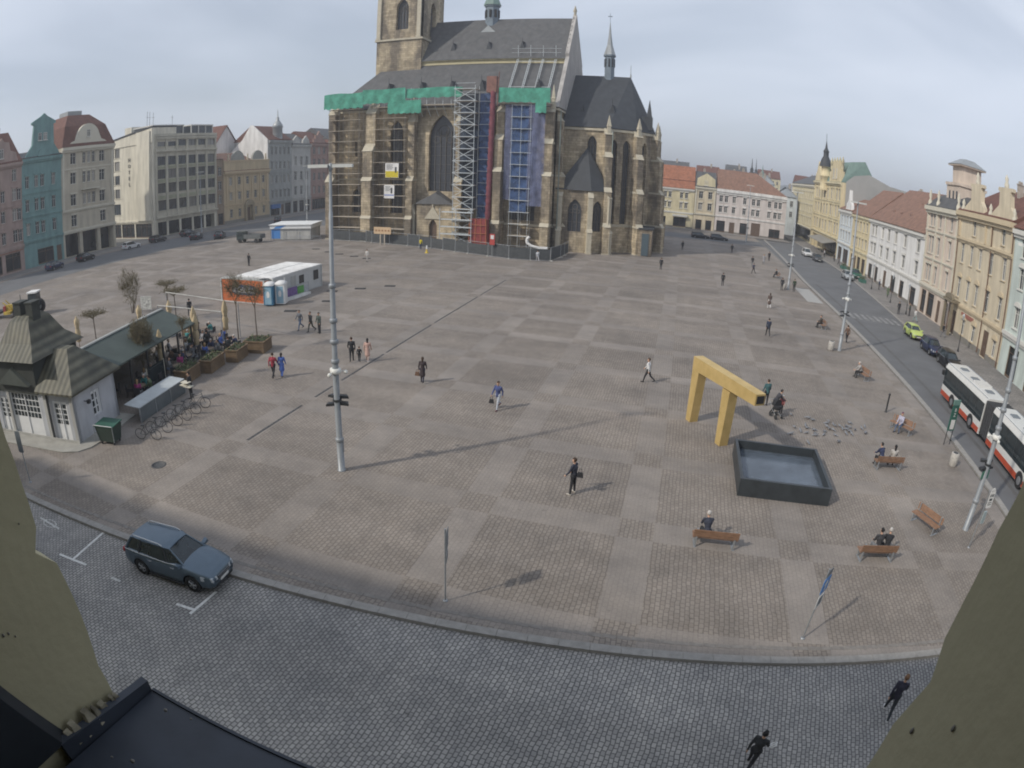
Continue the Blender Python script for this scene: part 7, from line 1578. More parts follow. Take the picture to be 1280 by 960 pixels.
# temporary roadworks cable ramps: short dark mats on the paving
M_ramp = mat('ramp_black', (.03, .03, .032), .9, .2, 4); k = 0
ramps = [(-57.5, 88), (-53.5, 85.6), (-50.5, 84.0), (-47, 82.6), (-44.2, 81.4), (-31.5, 63.6), (-34, 61), (-36.3, 58.6), (-35.2, 48.9), (-34.0, 54.0)]
names = ['leftmost', 'second', 'third', 'fourth', 'fifth']
for i, (x, y) in enumerate(ramps):
    b = MB(); b.prism([(-.35, 0), (.35, 0), (.2, .07), (-.2, .07)], -.6, .6, 'y'); o = b.build('cable_ramp', [M_ramp]); o.location = (x, y, .004); o.rotation_euler = (0, 0, 1.9)
    tag(o, (names[i] + ' dark rubber ramp of the far row on the paving') if i < 5 else ['dark rubber ramp right of the white containers, farthest', 'dark rubber ramp right of the white containers, second', 'dark rubber ramp right of the white containers, third', 'dark rubber ramp below the toilet cabins', 'dark rubber ramp beside the banner barrier'][i - 5], 'cable ramp', 'dark rubber ramps on the paving')

# ------------------------------------------------------------------ the small white house (kiosk) with sheet metal roof
M_kdoor = mat('kiosk_door_white', (.76, .77, .78), .6, .05, 2)
M_kw = mat('kiosk_wall', (.52, .54, .58), .85, .07, 1, kind='stucco'); M_kr = mat('kiosk_roof_sheet', (.11, .112, .085), .6, .14, 1.0, .5, kind='seam', col2=(.16, .15, .105))
K = thing('kiosk_building', 'small white pavilion house with mossy sheet metal bell roof and double doors', 'pavilion', (KO[0], KO[1], 0), KA)
Lk, Dk, Ek = 10.2, 4.25, 3.05
def kwall(p0, p1, ops):
    p0 = Vector(p0); p1 = Vector(p1); d_ = p1 - p0; L_ = d_.length; d_ /= L_; n_ = Vector((-d_.y, d_.x)); b = MB(); us = sorted({0, L_} | {o[0] for o in ops} | {o[0] + o[2] for o in ops}); zs_ = sorted({0, Ek} | {o[1] for o in ops} | {o[1] + o[3] for o in ops})
    P = lambda u, z, q=0: ((p0 + d_ * u + n_ * q).x, (p0 + d_ * u + n_ * q).y, z)
    for a, c in zip(us, us[1:]):
        for e, f_ in zip(zs_, zs_[1:]):
            if not any(o[0] < (a + c) / 2 < o[0] + o[2] and o[1] < (e + f_) / 2 < o[1] + o[3] for o in ops): b.hexa([P(a, e), P(c, e), P(c, e, .22), P(a, e, .22)], [P(a, f_), P(c, f_), P(c, f_, .22), P(a, f_, .22)])
    b.build('wall', [M_kw], K)
    for (u, z, w_, h_, kind) in ops:
        b = MB(); 
        b.hexa([P(u + .02, z, .12), P(u + w_ - .02, z, .12), P(u + w_ - .02, z, .18), P(u + .02, z, .18)], [P(u + .02, z + h_, .12), P(u + w_ - .02, z + h_, .12), P(u + w_ - .02, z + h_, .18), P(u + .02, z + h_, .18)])
        for k_ in ((0, .08), (w_ - .08, w_), (w_ / 2 - .04, w_ / 2 + .04)): b.hexa([P(u + k_[0], z, .06), P(u + k_[1], z, .06), P(u + k_[1], z, .119), P(u + k_[0], z, .119)], [P(u + k_[0], z + h_, .06), P(u + k_[1], z + h_, .06), P(u + k_[1], z + h_, .119), P(u + k_[0], z + h_, .119)])
        o = b.build('door' if kind == 'd' else 'window', [M_kdoor], K)
        nx = max(2, int(w_ / .34)) if kind == 'd' else 2; zz0 = z + (h_ * .42 if kind == 'd' else .1); nz_ = 4 if kind == 'd' else 3; b = MB()
        for i in range(nx):
            for j in range(nz_):
                u0 = u + .12 + (w_ - .24) * i / nx; u1 = u0 + (w_ - .24) / nx - .09; za = zz0 + (z + h_ - .12 - zz0) * j / nz_; zb = za + (z + h_ - .12 - zz0) / nz_ - .08
                b.hexa([P(u0, za, .1), P(u1, za, .1), P(u1, za, .118), P(u0, za, .118)], [P(u0, zb, .1), P(u1, zb, .1), P(u1, zb, .118), P(u0, zb, .118)])
        b.build('pane', [M_cglass], o)
kwall((-Lk, 0), (0, 0), [(.9, .05, 1.1, 2.35, 'd'), (3.0, .05, 1.1, 2.3, 'd'), (4.3, .05, 2.9, 2.75, 'd'), (8.35, .05, 1.25, 2.4, 'd')])
kwall((0, 0), (0, Dk), [(1.75, .95, .85, 1.5, 'w')]); kwall((0, Dk), (-Lk, Dk), []); kwall((-Lk, Dk), (-Lk, 0), [])
b = MB()
for u in (-Lk, -6.1, -2.5, -.25): b.box(u, -.1, 0, u + .24, -.001, Ek)
b.box(-Lk - .02, -.14, -.0, .02, -.101, .22); b.build('pilaster', [S_greyl], K)
b = MB(); b.box(-2.22, -.13, .0, -2.05, -.101, 3.0); b.build('downpipe', [M_black], K)
def kr(name, vs, fs, m=M_kr): b = MB(); b.add(vs, fs, 0); return b.build(name, [m], K)
o_ = .38; e = Ek
# lower flared roof: right wing, left wing
for (a0, a1, nm) in ((-2.9, 0, 'wing_roof'), (-Lk, -6.9, 'wing_roof')):
    R0 = a1 + o_ if a1 == 0 else a1; L0 = a0 - (o_ if a0 == -Lk else 0)
    ridge_z = 4.95; rx0 = a0 + (.0 if a0 != -Lk else 1.4); rx1 = a1 - (1.4 if a1 == 0 else 0)
    kr(nm, [(L0, -o_, e), (R0, -o_, e), (R0, Dk + o_, e), (L0, Dk + o_, e), (rx0, 1.75, ridge_z), (rx1, 1.75, ridge_z), (rx1, 2.5, ridge_z), (rx0, 2.5, ridge_z), (L0, -o_, e - .12), (R0, -o_, e - .12), (R0, Dk + o_, e - .12), (L0, Dk + o_, e - .12)],
       [(0, 1, 5, 4), (1, 2, 6, 5), (2, 3, 7, 6), (3, 0, 4, 7), (4, 5, 6, 7), (8, 9, 1, 0), (9, 10, 2, 1), (10, 11, 3, 2), (11, 8, 0, 3), (11, 10, 9, 8)])
b = MB(); b.box(-6.9, -.12, Ek - .3, -2.9, Dk + .1, 4.75)
b.build('attic_wall', [mat('attic_sheet', (.05, .055, .05), .7, .2, 1)], K)
kr('front_gable', [(-6.5, -.4, 3.3), (-3.3, -.4, 3.3), (-4.9, -.4, 4.3), (-6.5, .6, 3.5), (-3.3, .6, 3.5), (-4.9, .9, 4.5)], [(0, 1, 2), (0, 2, 5, 3), (1, 4, 5, 2), (0, 3, 4, 1), (3, 5, 4)], mat('gable_sheet', (.075, .085, .075), .6, .2, 1))
bl = []
for (u0, u1, v0, v1, z) in ((-7.35, -2.45, -.5, Dk + .5, 4.76), (-6.5, -3.3, .45, Dk - .45, 5.55), (-5.85, -3.95, 1.1, Dk - 1.1, 6.7), (-5.6, -4.2, 1.5, Dk - 1.5, 6.95)): bl.append([(u0, v0, z), (u1, v0, z), (u1, v1, z), (u0, v1, z)])
vs = [p for q in bl for p in q]; kr('upper_roof', vs, [(3, 2, 1, 0)] + [(k * 4 + i, k * 4 + (i + 1) % 4, k * 4 + 4 + (i + 1) % 4, k * 4 + 4 + i) for k in range(3) for i in range(4)] + [(12, 13, 14, 15)])
for u in (-5.75, -4.55): b = MB(); b.box(u, 1.55, 6.6, u + .65, 2.3, 7.65); b.box(u - .06, 1.5, 7.65, u + .71, 2.35, 7.75); b.build('chimney', [mat('chimney_dark', (.045, .05, .045), .8, .2, 4)], K)
b = MB(); b.tube((.02, 1.0, 2.2), (.35, 1.0, 2.2), .03); b.box(.3, .9, 2.1, .5, 1.1, 2.3); b.build('wall_lamp', [M_black], K)
# pavilion roof behind it
def kb(u, v): return kp(u, v, 0)[:2]
PVu0, PVu1, PVv0, PVv1 = -6.6, -.9, 5.0, 15.2
pv = thing('terrace_pavilion', 'long dark green roofed glass pavilion of the cafe terrace', 'pavilion', kp(-3.5, 5, 0), KA)
W_, D_ = 5.6, 10.6
b = MB(); b.prism([(-W_ / 2 - .2, 2.75), (.0, 3.75), (W_ / 2 + .2, 2.75), (W_ / 2 + .2, 2.65), (-W_ / 2 - .2, 2.65)], -.3, D_ + .3, 'y'); b.build('roof', [mat('pavilion_roof', (.06, .078, .07), .7, .15, .8, .2, 8)], pv)
b = MB(); b.hexa([(-.15, -.3, 3.74), (.15, -.3, 3.74), (.15, D_ + .3, 3.74), (-.15, D_ + .3, 3.74)], [(-.12, -.3, 3.82), (.12, -.3, 3.82), (.12, D_ + .3, 3.82), (-.12, D_ + .3, 3.82)]); b.build('ridge_cap', [mat('ridge_light', (.33, .34, .32), .5, .1, 2)], pv)
b = MB()
for i in range(6):
    for s_ in (-1, 1): b.box(s_ * W_ / 2 - .06, i * D_ / 5 - .06, 0, s_ * W_ / 2 + .06, i * D_ / 5 + .06, 2.66)
b.build('post', [M_black], pv)
b = MB(); b.box(-W_ / 2 + .02, .05, .05, -W_ / 2 + .05, D_ - .05, 2.6); b.build('glass_wall', [M_cglass], pv)
b = MB(); b.box(-.3, .1, .0, .3, 3, 1.1); b.box(-.4, .05, 1.1, .4, 3.05, 1.16); b.build('bar_counter', [mat('counter_brown', (.13, .08, .06), .7, .2, 2)], pv)
# low greenhouse like cover next to the house side
t = thing('glass_screen', 'low slanted glass wind screen roof beside the house wall and bicycles', 'wind screen', kp(1.2, 3.6, 0), KA - .05)
b = MB(); b.hexa([(-.2, 0, 1.0), (1.0, 0, .9), (1.0, 5.2, .9), (-.2, 5.2, 1.0)], [(-.2, 0, 1.05), (1.0, 0, .95), (1.0, 5.2, .95), (-.2, 5.2, 1.05)]); b.build('top', [mat('screen_light', (.42, .45, .46), .35, .15, 1.5)], t)
b = MB(); b.box(.96, 0, .02, 1.0, 5.2, .89); b.build('panel', [mat('screen_glass', (.12, .14, .15), .2, .1, 1)], t)
for v in (0, 1.7, 3.4, 5.15): b = MB(); b.box(.94, v - .03, 0, 1.03, v + .03, .93); b.build('post', [M_steel], t)
# green waste container
t = thing('waste_container', 'dark green wheeled waste container with open lid at the house corner', 'waste container', (-27.5, 19.5, 0), KA); t.scale = (.82, .82, .95)
b = MB(); b.hexa([(-.65, -.45, .2), (.65, -.45, .2), (.65, .45, .2), (-.65, .45, .2)], [(-.8, -.6, 1.15), (.8, -.6, 1.15), (.8, .6, 1.15), (-.8, .6, 1.15)]); b.build('bin', [mat('bin_dark_green', (.035, .055, .045), .7, .2, 2)], t)
b = MB(); b.hexa([(-.85, -.65, 1.16), (.85, -.65, 1.16), (.85, .65, 1.24), (-.85, .65, 1.24)], [(-.85, -.65, 1.22), (.85, -.65, 1.22), (.85, .65, 1.3), (-.85, .65, 1.3)]); b.build('lid', [mat('lid_green', (.03, .1, .07), .5, .2, 1)], t)
b = MB(); b.path([(-.85, -.66, .3), (-.85, -.66, 1.25), (.85, -.66, 1.25), (.85, -.66, .3)], .03); b.build('frame', [M_steel], t)
for X in (-.55, .55):
    for Y in (-.35, .35): b = MB(); b.tube((X - .03, Y, .1), (X + .03, Y, .1), .1, .1, 12); b.build('wheel', [M_black], t)
# bicycles leaning in the rack
def bicycle(label, x, y, rz, lean=.1, first=[None]):
    if first[0]: o = copy_tree(first[0], (x, y, 0), rz, label); o.rotation_euler = (lean, 0, rz); return o
    t = thing('bicycle', label, 'bicycle', (x, y, 0), rz, 'bicycles parked beside the glass screen'); first[0] = t; t.rotation_euler = (lean, 0, rz)
    for X in (-.52, .52):
        b = MB()
        for i in range(20): a0, a1 = 2 * PI * i / 20, 2 * PI * (i + 1) / 20; b.tube((X + .33 * math.cos(a0), 0, .34 + .33 * math.sin(a0)), (X + .33 * math.cos(a1), 0, .34 + .33 * math.sin(a1)), .018, .018, 5)
        for i in range(8): a0 = PI * i / 8; b.tube((X + .32 * math.cos(a0), 0, .34 + .32 * math.sin(a0)), (X - .32 * math.cos(a0), 0, .34 - .32 * math.sin(a0)), .003, .003, 3, 1)
        b.build('wheel', [M_tyre, M_steel], t)
    b = MB(); 
    for p, q in (((-.52, 0, .34), (-.1, 0, .3)), ((-.52, 0, .34), (-.2, 0, .78)), ((-.1, 0, .3), (-.22, 0, .88)), ((-.1, 0, .3), (.36, 0, .78)), ((-.2, 0, .78), (.34, 0, .86)), ((.52, 0, .34), (.33, 0, .95))): b.tube(p, q, .018)
    b.build('frame', [mat('bike_frame', (.06, .07, .08), .4, .2, 4)], t); b = MB(); b.box(-.34, -.07, .88, -.1, .07, .93); b.build('saddle', [M_black], t); b = MB(); b.path([(.33, -.26, 1.0), (.33, 0, .97), (.33, .26, 1.0)], .014); b.build('handlebar', [M_black], t)
    return t
ords = ['nearest', 'second', 'third', 'fourth', 'fifth', 'sixth']
for i in range(6): bicycle(ords[i] + ' bicycle from the waste container in the bicycle row', -25.6 - .1 * i, 20.9 + i * .95, .35 + .12 * (i % 3), .12 * (-1) ** i)

# ------------------------------------------------------------------ terrace furniture
M_umb = mat('umbrella_cream', (.5, .4, .25), .9, .14, 3); M_tab = mat('table_top', (.2, .15, .11), .6, .2, 3); M_chair = mat('terrace_chair', (.035, .035, .04), .7, .2, 3)
def umbrella(label, x, y, h_=3.3):
    t = thing('closed_umbrella', label, 'umbrella', (x, y, 0), 0, 'closed cream umbrellas on the terrace')
    b = MB(); b.tube((0, 0, 0), (0, 0, h_), .03); b.build('pole', [M_tab], t); b = MB(); b.box(-.35, -.35, 0, .35, .35, .08); b.build('base', [M_backg], t)
    b = MB(); n_ = 12; P = [(.05, .85), (.2, .95), (.19, 1.4), (.24, 1.8), (.15, 2.1), (.22, 2.5), (.2, 2.8), (.1, h_ - .15), (.03, h_ + .05)]; vs = []
    for q, (r_, z) in enumerate(P):
        for i in range(n_): a = 2 * PI * i / n_ + q * .15; rr_ = r_ * (1 + .22 * (-1) ** i); vs.append((rr_ * math.cos(a), rr_ * math.sin(a), z))
    b.add(vs, [(q * n_ + i, q * n_ + (i + 1) % n_, (q + 1) * n_ + (i + 1) % n_, (q + 1) * n_ + i) for q in range(len(P) - 1) for i in range(n_)], 0, True); b.build('canopy', [M_umb], t)
    b = MB(); b.lathe([(.16, 2.08), (.17, 2.11), (.16, 2.14)], (0, 0, 0), 10); b.build('strap', [M_tab], t)
for lab, x, y, h_ in (('nearest closed cream umbrella standing before the twiggy tree', -32.84, 29.2, 3.4), ('closed cream umbrella behind the pavilion roof left of the twiggy tree', -42.2, 35.4, 3.1), ('closed cream umbrella beside the farthest green shrub', -40.3, 37.4, 3.2), ('closed cream umbrella in the middle of the terrace crowd', -33.7, 33.9, 3.3), ('closed cream umbrella at the right end before the orange container', -34.4, 38.3, 3.4), ('closed cream umbrella far left above the house roof', -45.4, 30.5, 3.1), ('second closed umbrella near the middle crowd', -35.8, 35.9, 3.3)): umbrella(lab, x, y, h_)
tb = None; spots = []
rr = random.Random(21)
for i, (x, y) in enumerate([(-32.6, 27.6), (-31.9, 29.9), (-34.6, 31.1), (-33.0, 32.0), (-35.4, 33.4), (-32.5, 34.0), (-34.9, 35.3), (-32.2, 36.0), (-36.9, 36.4), (-34.6, 37.2), (-31.4, 25.6), (-33.7, 24.3), (-37.2, 38.6)]):
    lab = 'small round cafe table among the crowd on the terrace'
    if tb is None:
        tb = thing('cafe_table', lab, 'table', (x, y, 0), 0, 'cafe tables on the terrace'); b = MB(); b.lathe([(.42, .72), (.42, .75)], (0, 0, 0), 16); b.build('table_top', [M_tab], tb); b = MB(); b.tube((0, 0, .03), (0, 0, .72), .035); b.lathe([(.24, 0), (.2, .03)], (0, 0, 0), 12); b.build('pedestal', [M_black], tb)
    else: copy_tree(tb, (x, y, 0), 0, lab)
    spots.append((x, y))
ch0 = thing('cafe_chair', 'dark cafe chair at a terrace table', 'chair', (0, 0, 0), 0, 'dark cafe chairs on the terrace'); b = MB(); b.box(-.22, -.22, .42, .22, .22, .46); b.build('seat', [M_chair], ch0); b = MB(); b.box(-.21, -.24, .5, .21, -.21, .88); b.build('backrest', [M_chair], ch0)
for X in (-.19, .19):
    for Y in (-.21, .19): b = MB(); b.tube((X, Y, 0), (X, Y, .88 if Y < 0 else .42), .015, .015, 6); b.build('leg', [M_black], ch0)
used = False; gi = 0; tops = [((.02, .025, .03), 'black'), ((.3, .3, .32), 'light grey'), (MAG, 'magenta'), (BLU, 'blue'), (WHT, 'white'), (TEA, 'teal'), (NAVY, 'navy'), (BRN, 'brown'), (GRN, 'olive'), (GREY, 'grey')]
where = ['at the table nearest the white house', 'at the table behind the nearest umbrella', 'under the twiggy tree', 'left of the middle umbrella', 'at the inner table by the pavilion', 'at the table by the middle planter', 'behind the middle umbrella', 'at the right front table', 'at the far inner table', 'below the right umbrella', 'beside the low glass screen', 'under the pavilion edge', 'at the farthest table']
ROT = [0, 1.57, 3.14, 4.71]
for i, (x, y) in enumerate(spots):
    for k_ in range(4):
        a = ROT[k_] + rr.uniform(-.3, .3) + .4; cx, cy_ = x + .78 * math.cos(a), y + .78 * math.sin(a); rz = a + PI / 2
        if not used: ch0.location = (cx, cy_, 0); ch0.rotation_euler = (0, 0, rz); used = True
        else: copy_tree(ch0, (cx, cy_, 0), rz)
        if (i * 4 + k_) % 5 in (0, 1, 3) and gi < 30:
            c, cn = tops[(gi * 7 + i) % 10]; side = ['right', 'far', 'left', 'near'][k_]
            person(('seated cafe guest in %s top %s, %s seat' % (cn, where[i], side)).replace('nearest the white house', 'nearest the house'), cx + .02, cy_, rz, ('sit', 'sit_hunch', 'sit_long', 'sit_back')[gi % 4], c, (BLK, JEAN, GREY)[gi % 3], (HK, HB, HL, HG)[(gi * 3) % 4], z=-.02, group='guests seated on the cafe terrace'); gi += 1
person('waiter in black standing between terrace tables', -33.6, 35.0, 1, 'stand', BLK, BLK, HK, group='guests seated on the cafe terrace')
# planters
M_pl = mat('planter_wood', (.19, .13, .075), .8, .25, 3, .3, kind='plank'); M_soil = mat('soil', (.06, .045, .03), .95, .3, 5); M_leafg = mat('shrub_leaf', (.07, .1, .045), .8, .35, 3); M_bark = mat('bark', (.1, .08, .06), .9, .25, 6); M_twig = mat('twig_olive', (.16, .135, .08), .9, .3, 4); M_bud = mat('young_leaf', (.14, .12, .07), .85, .35, 3)
def planter(label, x, y, w_, d_, h_, rz=KA, m=M_pl, shrub=0, seed=1, lb2=None):
    t = thing('planter_box', label, 'planter', (x, y, 0), rz, 'wooden planters round the terrace'); b = MB()
    b.box(-w_ / 2, -d_ / 2, 0, w_ / 2, d_ / 2, h_ - .1); b.build('box', [m], t); b = MB(); b.box(-w_ / 2 - .05, -d_ / 2 - .05, h_ - .1, w_ / 2 + .05, -d_ / 2 + .05, h_); b.box(-w_ / 2 - .05, d_ / 2 - .05, h_ - .1, w_ / 2 + .05, d_ / 2 + .05, h_); b.box(-w_ / 2 - .05, -d_ / 2 + .05, h_ - .1, -w_ / 2 + .05, d_ / 2 - .05, h_); b.box(w_ / 2 - .05, -d_ / 2 + .05, h_ - .1, w_ / 2 + .05, d_ / 2 - .05, h_); b.build('rim', [M_pl], t); b = MB(); b.box(-w_ / 2 + .05, -d_ / 2 + .05, h_ - .099, w_ / 2 - .05, d_ / 2 - .05, h_ - .05); b.build('soil', [M_soil], t)
    if shrub:
        rr = random.Random(seed); b = MB()
        for i in range(int(140 * w_ * d_ * shrub) + 60):
            p = Vector((rr.uniform(-w_ / 2, w_ / 2), rr.uniform(-d_ / 2, d_ / 2), h_ - .05 + abs(rr.gauss(0, .22)) * shrub)); q = Vector((rr.gauss(0, 1), rr.gauss(0, 1), rr.gauss(0, 1))).normalized(); r_ = q.orthogonal().normalized(); s_ = rr.uniform(.05, .1)
            b.add([p - q * s_, p + r_ * s_ * .5, p + q * s_, p - r_ * s_ * .5], [(0, 1, 2, 3)])
        o = b.build('low_shrub', [M_leafg], None, fixn=False); o.location = (x, y, 0); o.rotation_euler = (0, 0, rz); tag(o, lb2 or 'low green planting growing in the ' + label.split(',')[0][:40], 'shrub')
planter('large square wooden planter at the right end of the terrace', -30.0, 37.0, 1.7, 1.7, .95, shrub=.4, seed=3, lb2='brownish low shrub in the large right end planter')
planter('orange brown wooden planter second from the right end', -30.2, 34.6, 1.0, 1.9, .95, shrub=.4, seed=4, lb2='sparse low shrub in the second planter from the right')
planter('long planter in the middle of the terrace front', -30.4, 32.0, .9, 2.2, .95, shrub=.6, seed=5, lb2='green low shrub in the middle terrace planter')
planter('long planter with green plants before the standing umbrella', -30.5, 29.4, 1.0, 2.0, .95, shrub=.8, seed=6, lb2='bushy green shrub in the planter behind the person with trays')
planter('small orange brown planter right of the glass screen', -29.1, 25.9, .8, .8, .9, m=mat('planter_orange', (.3, .14, .06), .8, .25, 3))
planter('dark green shrub box at the far corner of the terrace', -39.0, 38.6, 1.2, 1.2, .9, shrub=1.2, seed=8, lb2='round green shrub at the far terrace corner')
for i, (x, y, l_) in enumerate(((-31.6, 27.4, 2.2),)):
    t = thing('glass_divider', 'upright dark glass divider beside the nearest umbrella', 'wind screen', (x, y, 0), KA + R90); b = MB(); b.box(-l_ / 2, -.02, .1, l_ / 2, .02, 1.6); b.build('pane', [M_cglass], t); b = MB(); b.box(-l_ / 2 - .05, -.03, 0, -l_ / 2, .03, 1.65); b.box(l_ / 2, -.03, 0, l_ / 2 + .05, .03, 1.65); b.build('frame', [S_creamt], t)
# light line strung on poles
for y, xa, xb, lab in ((39.4, -44.2, -33.8, 'upper'), (36.3, -40.6, -33.0, 'lower')):
    t = thing('light_line', lab + ' straight white pergola rail on poles over the terrace', 'pergola rail', (xa, y, 0)); b = MB(); b.tube((xa, y + (1.4 if lab == 'upper' else 0), 3.0), (xb, y, 3.0), .05); b.build('rail', [S_greyl], t, t.location)
    for x in (xa, xb): b = MB(); b.tube((x, y + (1.4 if (lab == 'upper' and x == xa) else 0), 0), (x, y + (1.4 if (lab == 'upper' and x == xa) else 0), 3.0), .04); b.build('post', [M_steel], t, t.location)
# ------------------------------------------------------------------ trees
def tree(label, x, y, z0, h_, crown_r, seed=1, twigs=160, trunk_h=None, cat='tree', stems=1, tr=.06, m_leaf=M_bud, flat=0.0, leaves=6, crown_h=None):
    """trunk with limbs, then many fine twigs filling an uneven crown volume, sparse young leaves on them"""
    rr = random.Random(seed); t = thing('bare_tree', label, cat, (x, y, z0)); th_ = trunk_h or h_ * .45; ch_ = crown_h or (h_ - th_); b = MB(); lf = MB(); tk = MB()
    lumps = [(rr.uniform(0, 2 * PI), rr.uniform(.15, .9), rr.uniform(.55, 1.1)) for _ in range(7)]; heads = []
    for s_ in range(stems):
        o0 = Vector((rr.uniform(-.2, .2), rr.uniform(-.2, .2), 0)) if stems > 1 else Vector((0, 0, 0)); top = Vector((o0.x * 3 + rr.uniform(-.05, .05), o0.y * 3, th_)); mid = o0.lerp(top, .5) + Vector((rr.uniform(-.05, .05), rr.uniform(-.05, .05), 0))
        tk.tube(o0, mid, tr, tr * .85, 8); tk.tube(mid, top, tr * .85, tr * .65, 8); heads.append(top)
    tk.build('trunk', [M_bark], t)
    limbs = []
    for hd in heads:
        for i in range(6 if stems == 1 else 3):
            a = 2 * PI * i / (6 if stems == 1 else 3) + rr.uniform(-.4, .4); r_ = crown_r * rr.uniform(.35, .6); e_ = hd + Vector((r_ * math.cos(a), r_ * math.sin(a), ch_ * (rr.uniform(.25, .6) if not flat else rr.uniform(.05, .3)))); st = hd - Vector((0, 0, rr.uniform(0, th_ * .15)))
            m1 = st.lerp(e_, .5) + Vector((0, 0, .08)); b.tube(st, m1, tr * .45, tr * .34, 6); b.tube(m1, e_, tr * .34, tr * .2, 6); limbs += [m1, e_, st.lerp(m1, .7)]
    for i in range(twigs):
        a = rr.uniform(0, 2 * PI); u = rr.uniform(-1, 1); k_ = rr.random() ** .45
        lump = max(.6, 1 - .35 * min(abs((a - l_[0] + PI) % (2 * PI) - PI) for l_ in lumps)) * rr.uniform(.85, 1.12)
        p = Vector((crown_r * k_ * lump * math.cos(a) * math.sqrt(1 - u * u * .8), crown_r * k_ * lump * math.sin(a) * math.sqrt(1 - u * u * .8), th_ + ch_ * .5 + ch_ * .5 * k_ * u))
        o0 = min(limbs, key=lambda q: (q - p).length + rr.uniform(0, .3)); m1 = o0.lerp(p, .55) + Vector((rr.gauss(0, .05), rr.gauss(0, .05), .06))
        b.tube(o0, m1, .014, .010, 4); b.tube(m1, p, .010, .006, 4)
        for _ in range(3):
            q = p + Vector((rr.gauss(0, .14), rr.gauss(0, .14), rr.gauss(.06, .12))) ; b.tube(m1.lerp(p, rr.random()), q, .007, .004, 3)
            for _ in range(leaves // 3 + (rr.random() < (leaves % 3) / 3)):
                c = q + Vector((rr.gauss(0, .05), rr.gauss(0, .05), rr.gauss(0, .05))); n_ = Vector((rr.gauss(0, 1), rr.gauss(0, 1), rr.gauss(0, 1))).normalized(); o_ = n_.orthogonal().normalized(); s_ = rr.uniform(.02, .045); lf.add([c - n_ * s_, c + o_ * s_ * .7, c + n_ * s_, c - o_ * s_ * .7], [(0, 1, 2, 3)])
    b.build('branches', [M_twig], t, fixn=False)
    if lf.v: lf.build('crown', [m_leaf], t, fixn=False)
tree('slender young tree in the large right end planter before the orange container', -30.0, 37.0, .9, 4.6, 1.0, seed=2, twigs=170, trunk_h=2.9, tr=.05)
tree('slender young tree before the left end of the orange container', -33.6, 38.9, 0, 5.6, 1.15, seed=12, twigs=260, trunk_h=3.2, tr=.05)
tree('slim young tree rising from the planter behind the person with trays', -30.5, 29.4, .9, 3.6, .45, seed=5, twigs=50, trunk_h=2.9, tr=.045)
tree('dense twiggy olive brown tree in the middle of the terrace', -33.1, 27.6, 0, 4.7, 1.2, seed=4, twigs=900, trunk_h=1.2, tr=.07, leaves=7, crown_h=3.5)
tree('bare multi stemmed bush tree behind the terrace', -51.9, 42.6, 0, 4.8, 1.6, seed=6, twigs=420, trunk_h=1.0, stems=6, tr=.045, leaves=3, crown_h=3.9)
tree('small flat topped tree behind the small white house', -47.1, 33.7, 0, 2.9, 1.6, seed=7, twigs=200, trunk_h=2.2, tr=.06, flat=1, crown_h=.5)
tree('flat topped tree behind the terrace right of the bare bush', -44.3, 42.0, 0, 3.3, 1.6, seed=8, twigs=180, trunk_h=2.7, tr=.06, flat=1, crown_h=.5)
tree('second flat topped tree behind the bare bush', -48.6, 45.0, 0, 3.2, 1.4, seed=9, twigs=150, trunk_h=2.6, tr=.06, flat=1, crown_h=.5)
t = thing('info_board', 'pale printed board standing behind the terrace pavilion', 'board', (-47.8, 41.2, 0), .4); b = MB(); b.box(-.6, -.03, 1.0, .6, .03, 2.3); b.build('panel', [mat('board_speckled', (.45, .45, .42), .7, .6, 5)], t)
for X in (-.5, .5): b = MB(); b.tube((X, 0, 0), (X, 0, 1.0), .03); b.build('leg', [M_steel], t)
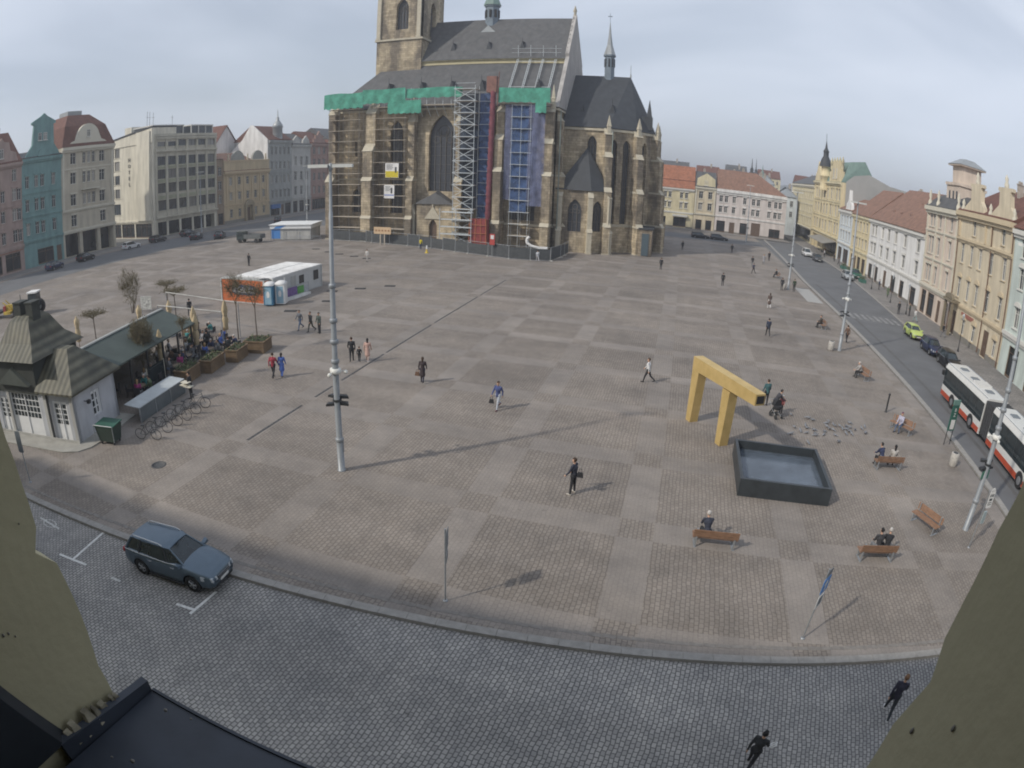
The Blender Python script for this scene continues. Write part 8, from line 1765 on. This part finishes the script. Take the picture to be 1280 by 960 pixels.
# crowd and small things on the far right pavement cafe
for i, (x, y) in enumerate(((35.5, 128), (35.2, 122), (35.6, 118.5), (34.9, 111))):
    t = thing('cafe_planter', ['green planter box far up the east pavement', 'green planter box before the yellow low house', 'green planter box left of the white house front', 'green planter box before the white house front'][i], 'planter', (x, y, 0), 0, 'green planters on the east pavement'); b = MB(); b.box(-.5, -1, 0, .5, 1, .6); b.build('box', [mat('planter_teal', (.04, .13, .1), .7, .2, 2)], t); rr = random.Random(i); b = MB()
    for k_ in range(160): p = Vector((rr.uniform(-.5, .5), rr.uniform(-1, 1), rr.uniform(.6, 1.1))); q = Vector((rr.gauss(0, 1), rr.gauss(0, 1), rr.gauss(0, 1))).normalized() * .1; r_ = q.orthogonal().normalized() * .07; b.add([p - q, p + r_, p + q, p - r_], [(0, 1, 2, 3)])
    b.build('plants', [M_leafg], t, fixn=False)
for i, (x, y, lab) in enumerate(((36.4, 150.5, 'dark person walking under the far east canopy'), (35.3, 146, 'pale person left of the parked white car far right'), (36.2, 139.5, 'dark person beside the pale blue house'), (35.4, 132, 'person in grey before the yellow low house'), (36.4, 105, 'dark person before the middle of the white house'), (35.6, 97.5, 'person in olive at the right end of the white house'))):
    person(lab, x, y, i * 1.1, ('walk', 'stand', 'coat')[i % 3], [(.05, .05, .06), WHT, BLK, GREY, NAVY, GRN][i], BLK, HB)
for i, (x, y) in enumerate(((34.6, 104), (34.4, 92.5), (34.3, 84.5), (35.0, 66))):
    t = thing('lamp_post', ['old style wall high lantern post before the white house, farther', 'old style lantern post before the white house, nearer', 'old style lantern post at the corner of the beige house', 'old style lantern post before the tan house'][i], 'street lamp', (x, y, 0), 0, 'old style lantern posts on the east pavement'); b = MB(); b.lathe([(.14, 0), (.12, .3), (.06, .5), (.045, 3.6), (.07, 3.65)], (0, 0, 0), 10); b.build('post', [M_black], t); b = MB(); b.lathe([(.08, 3.66), (.2, 4.1), (.22, 4.12), (.05, 4.4)], (0, 0, 0), 6); b.build('lantern', [M_lightw], t)
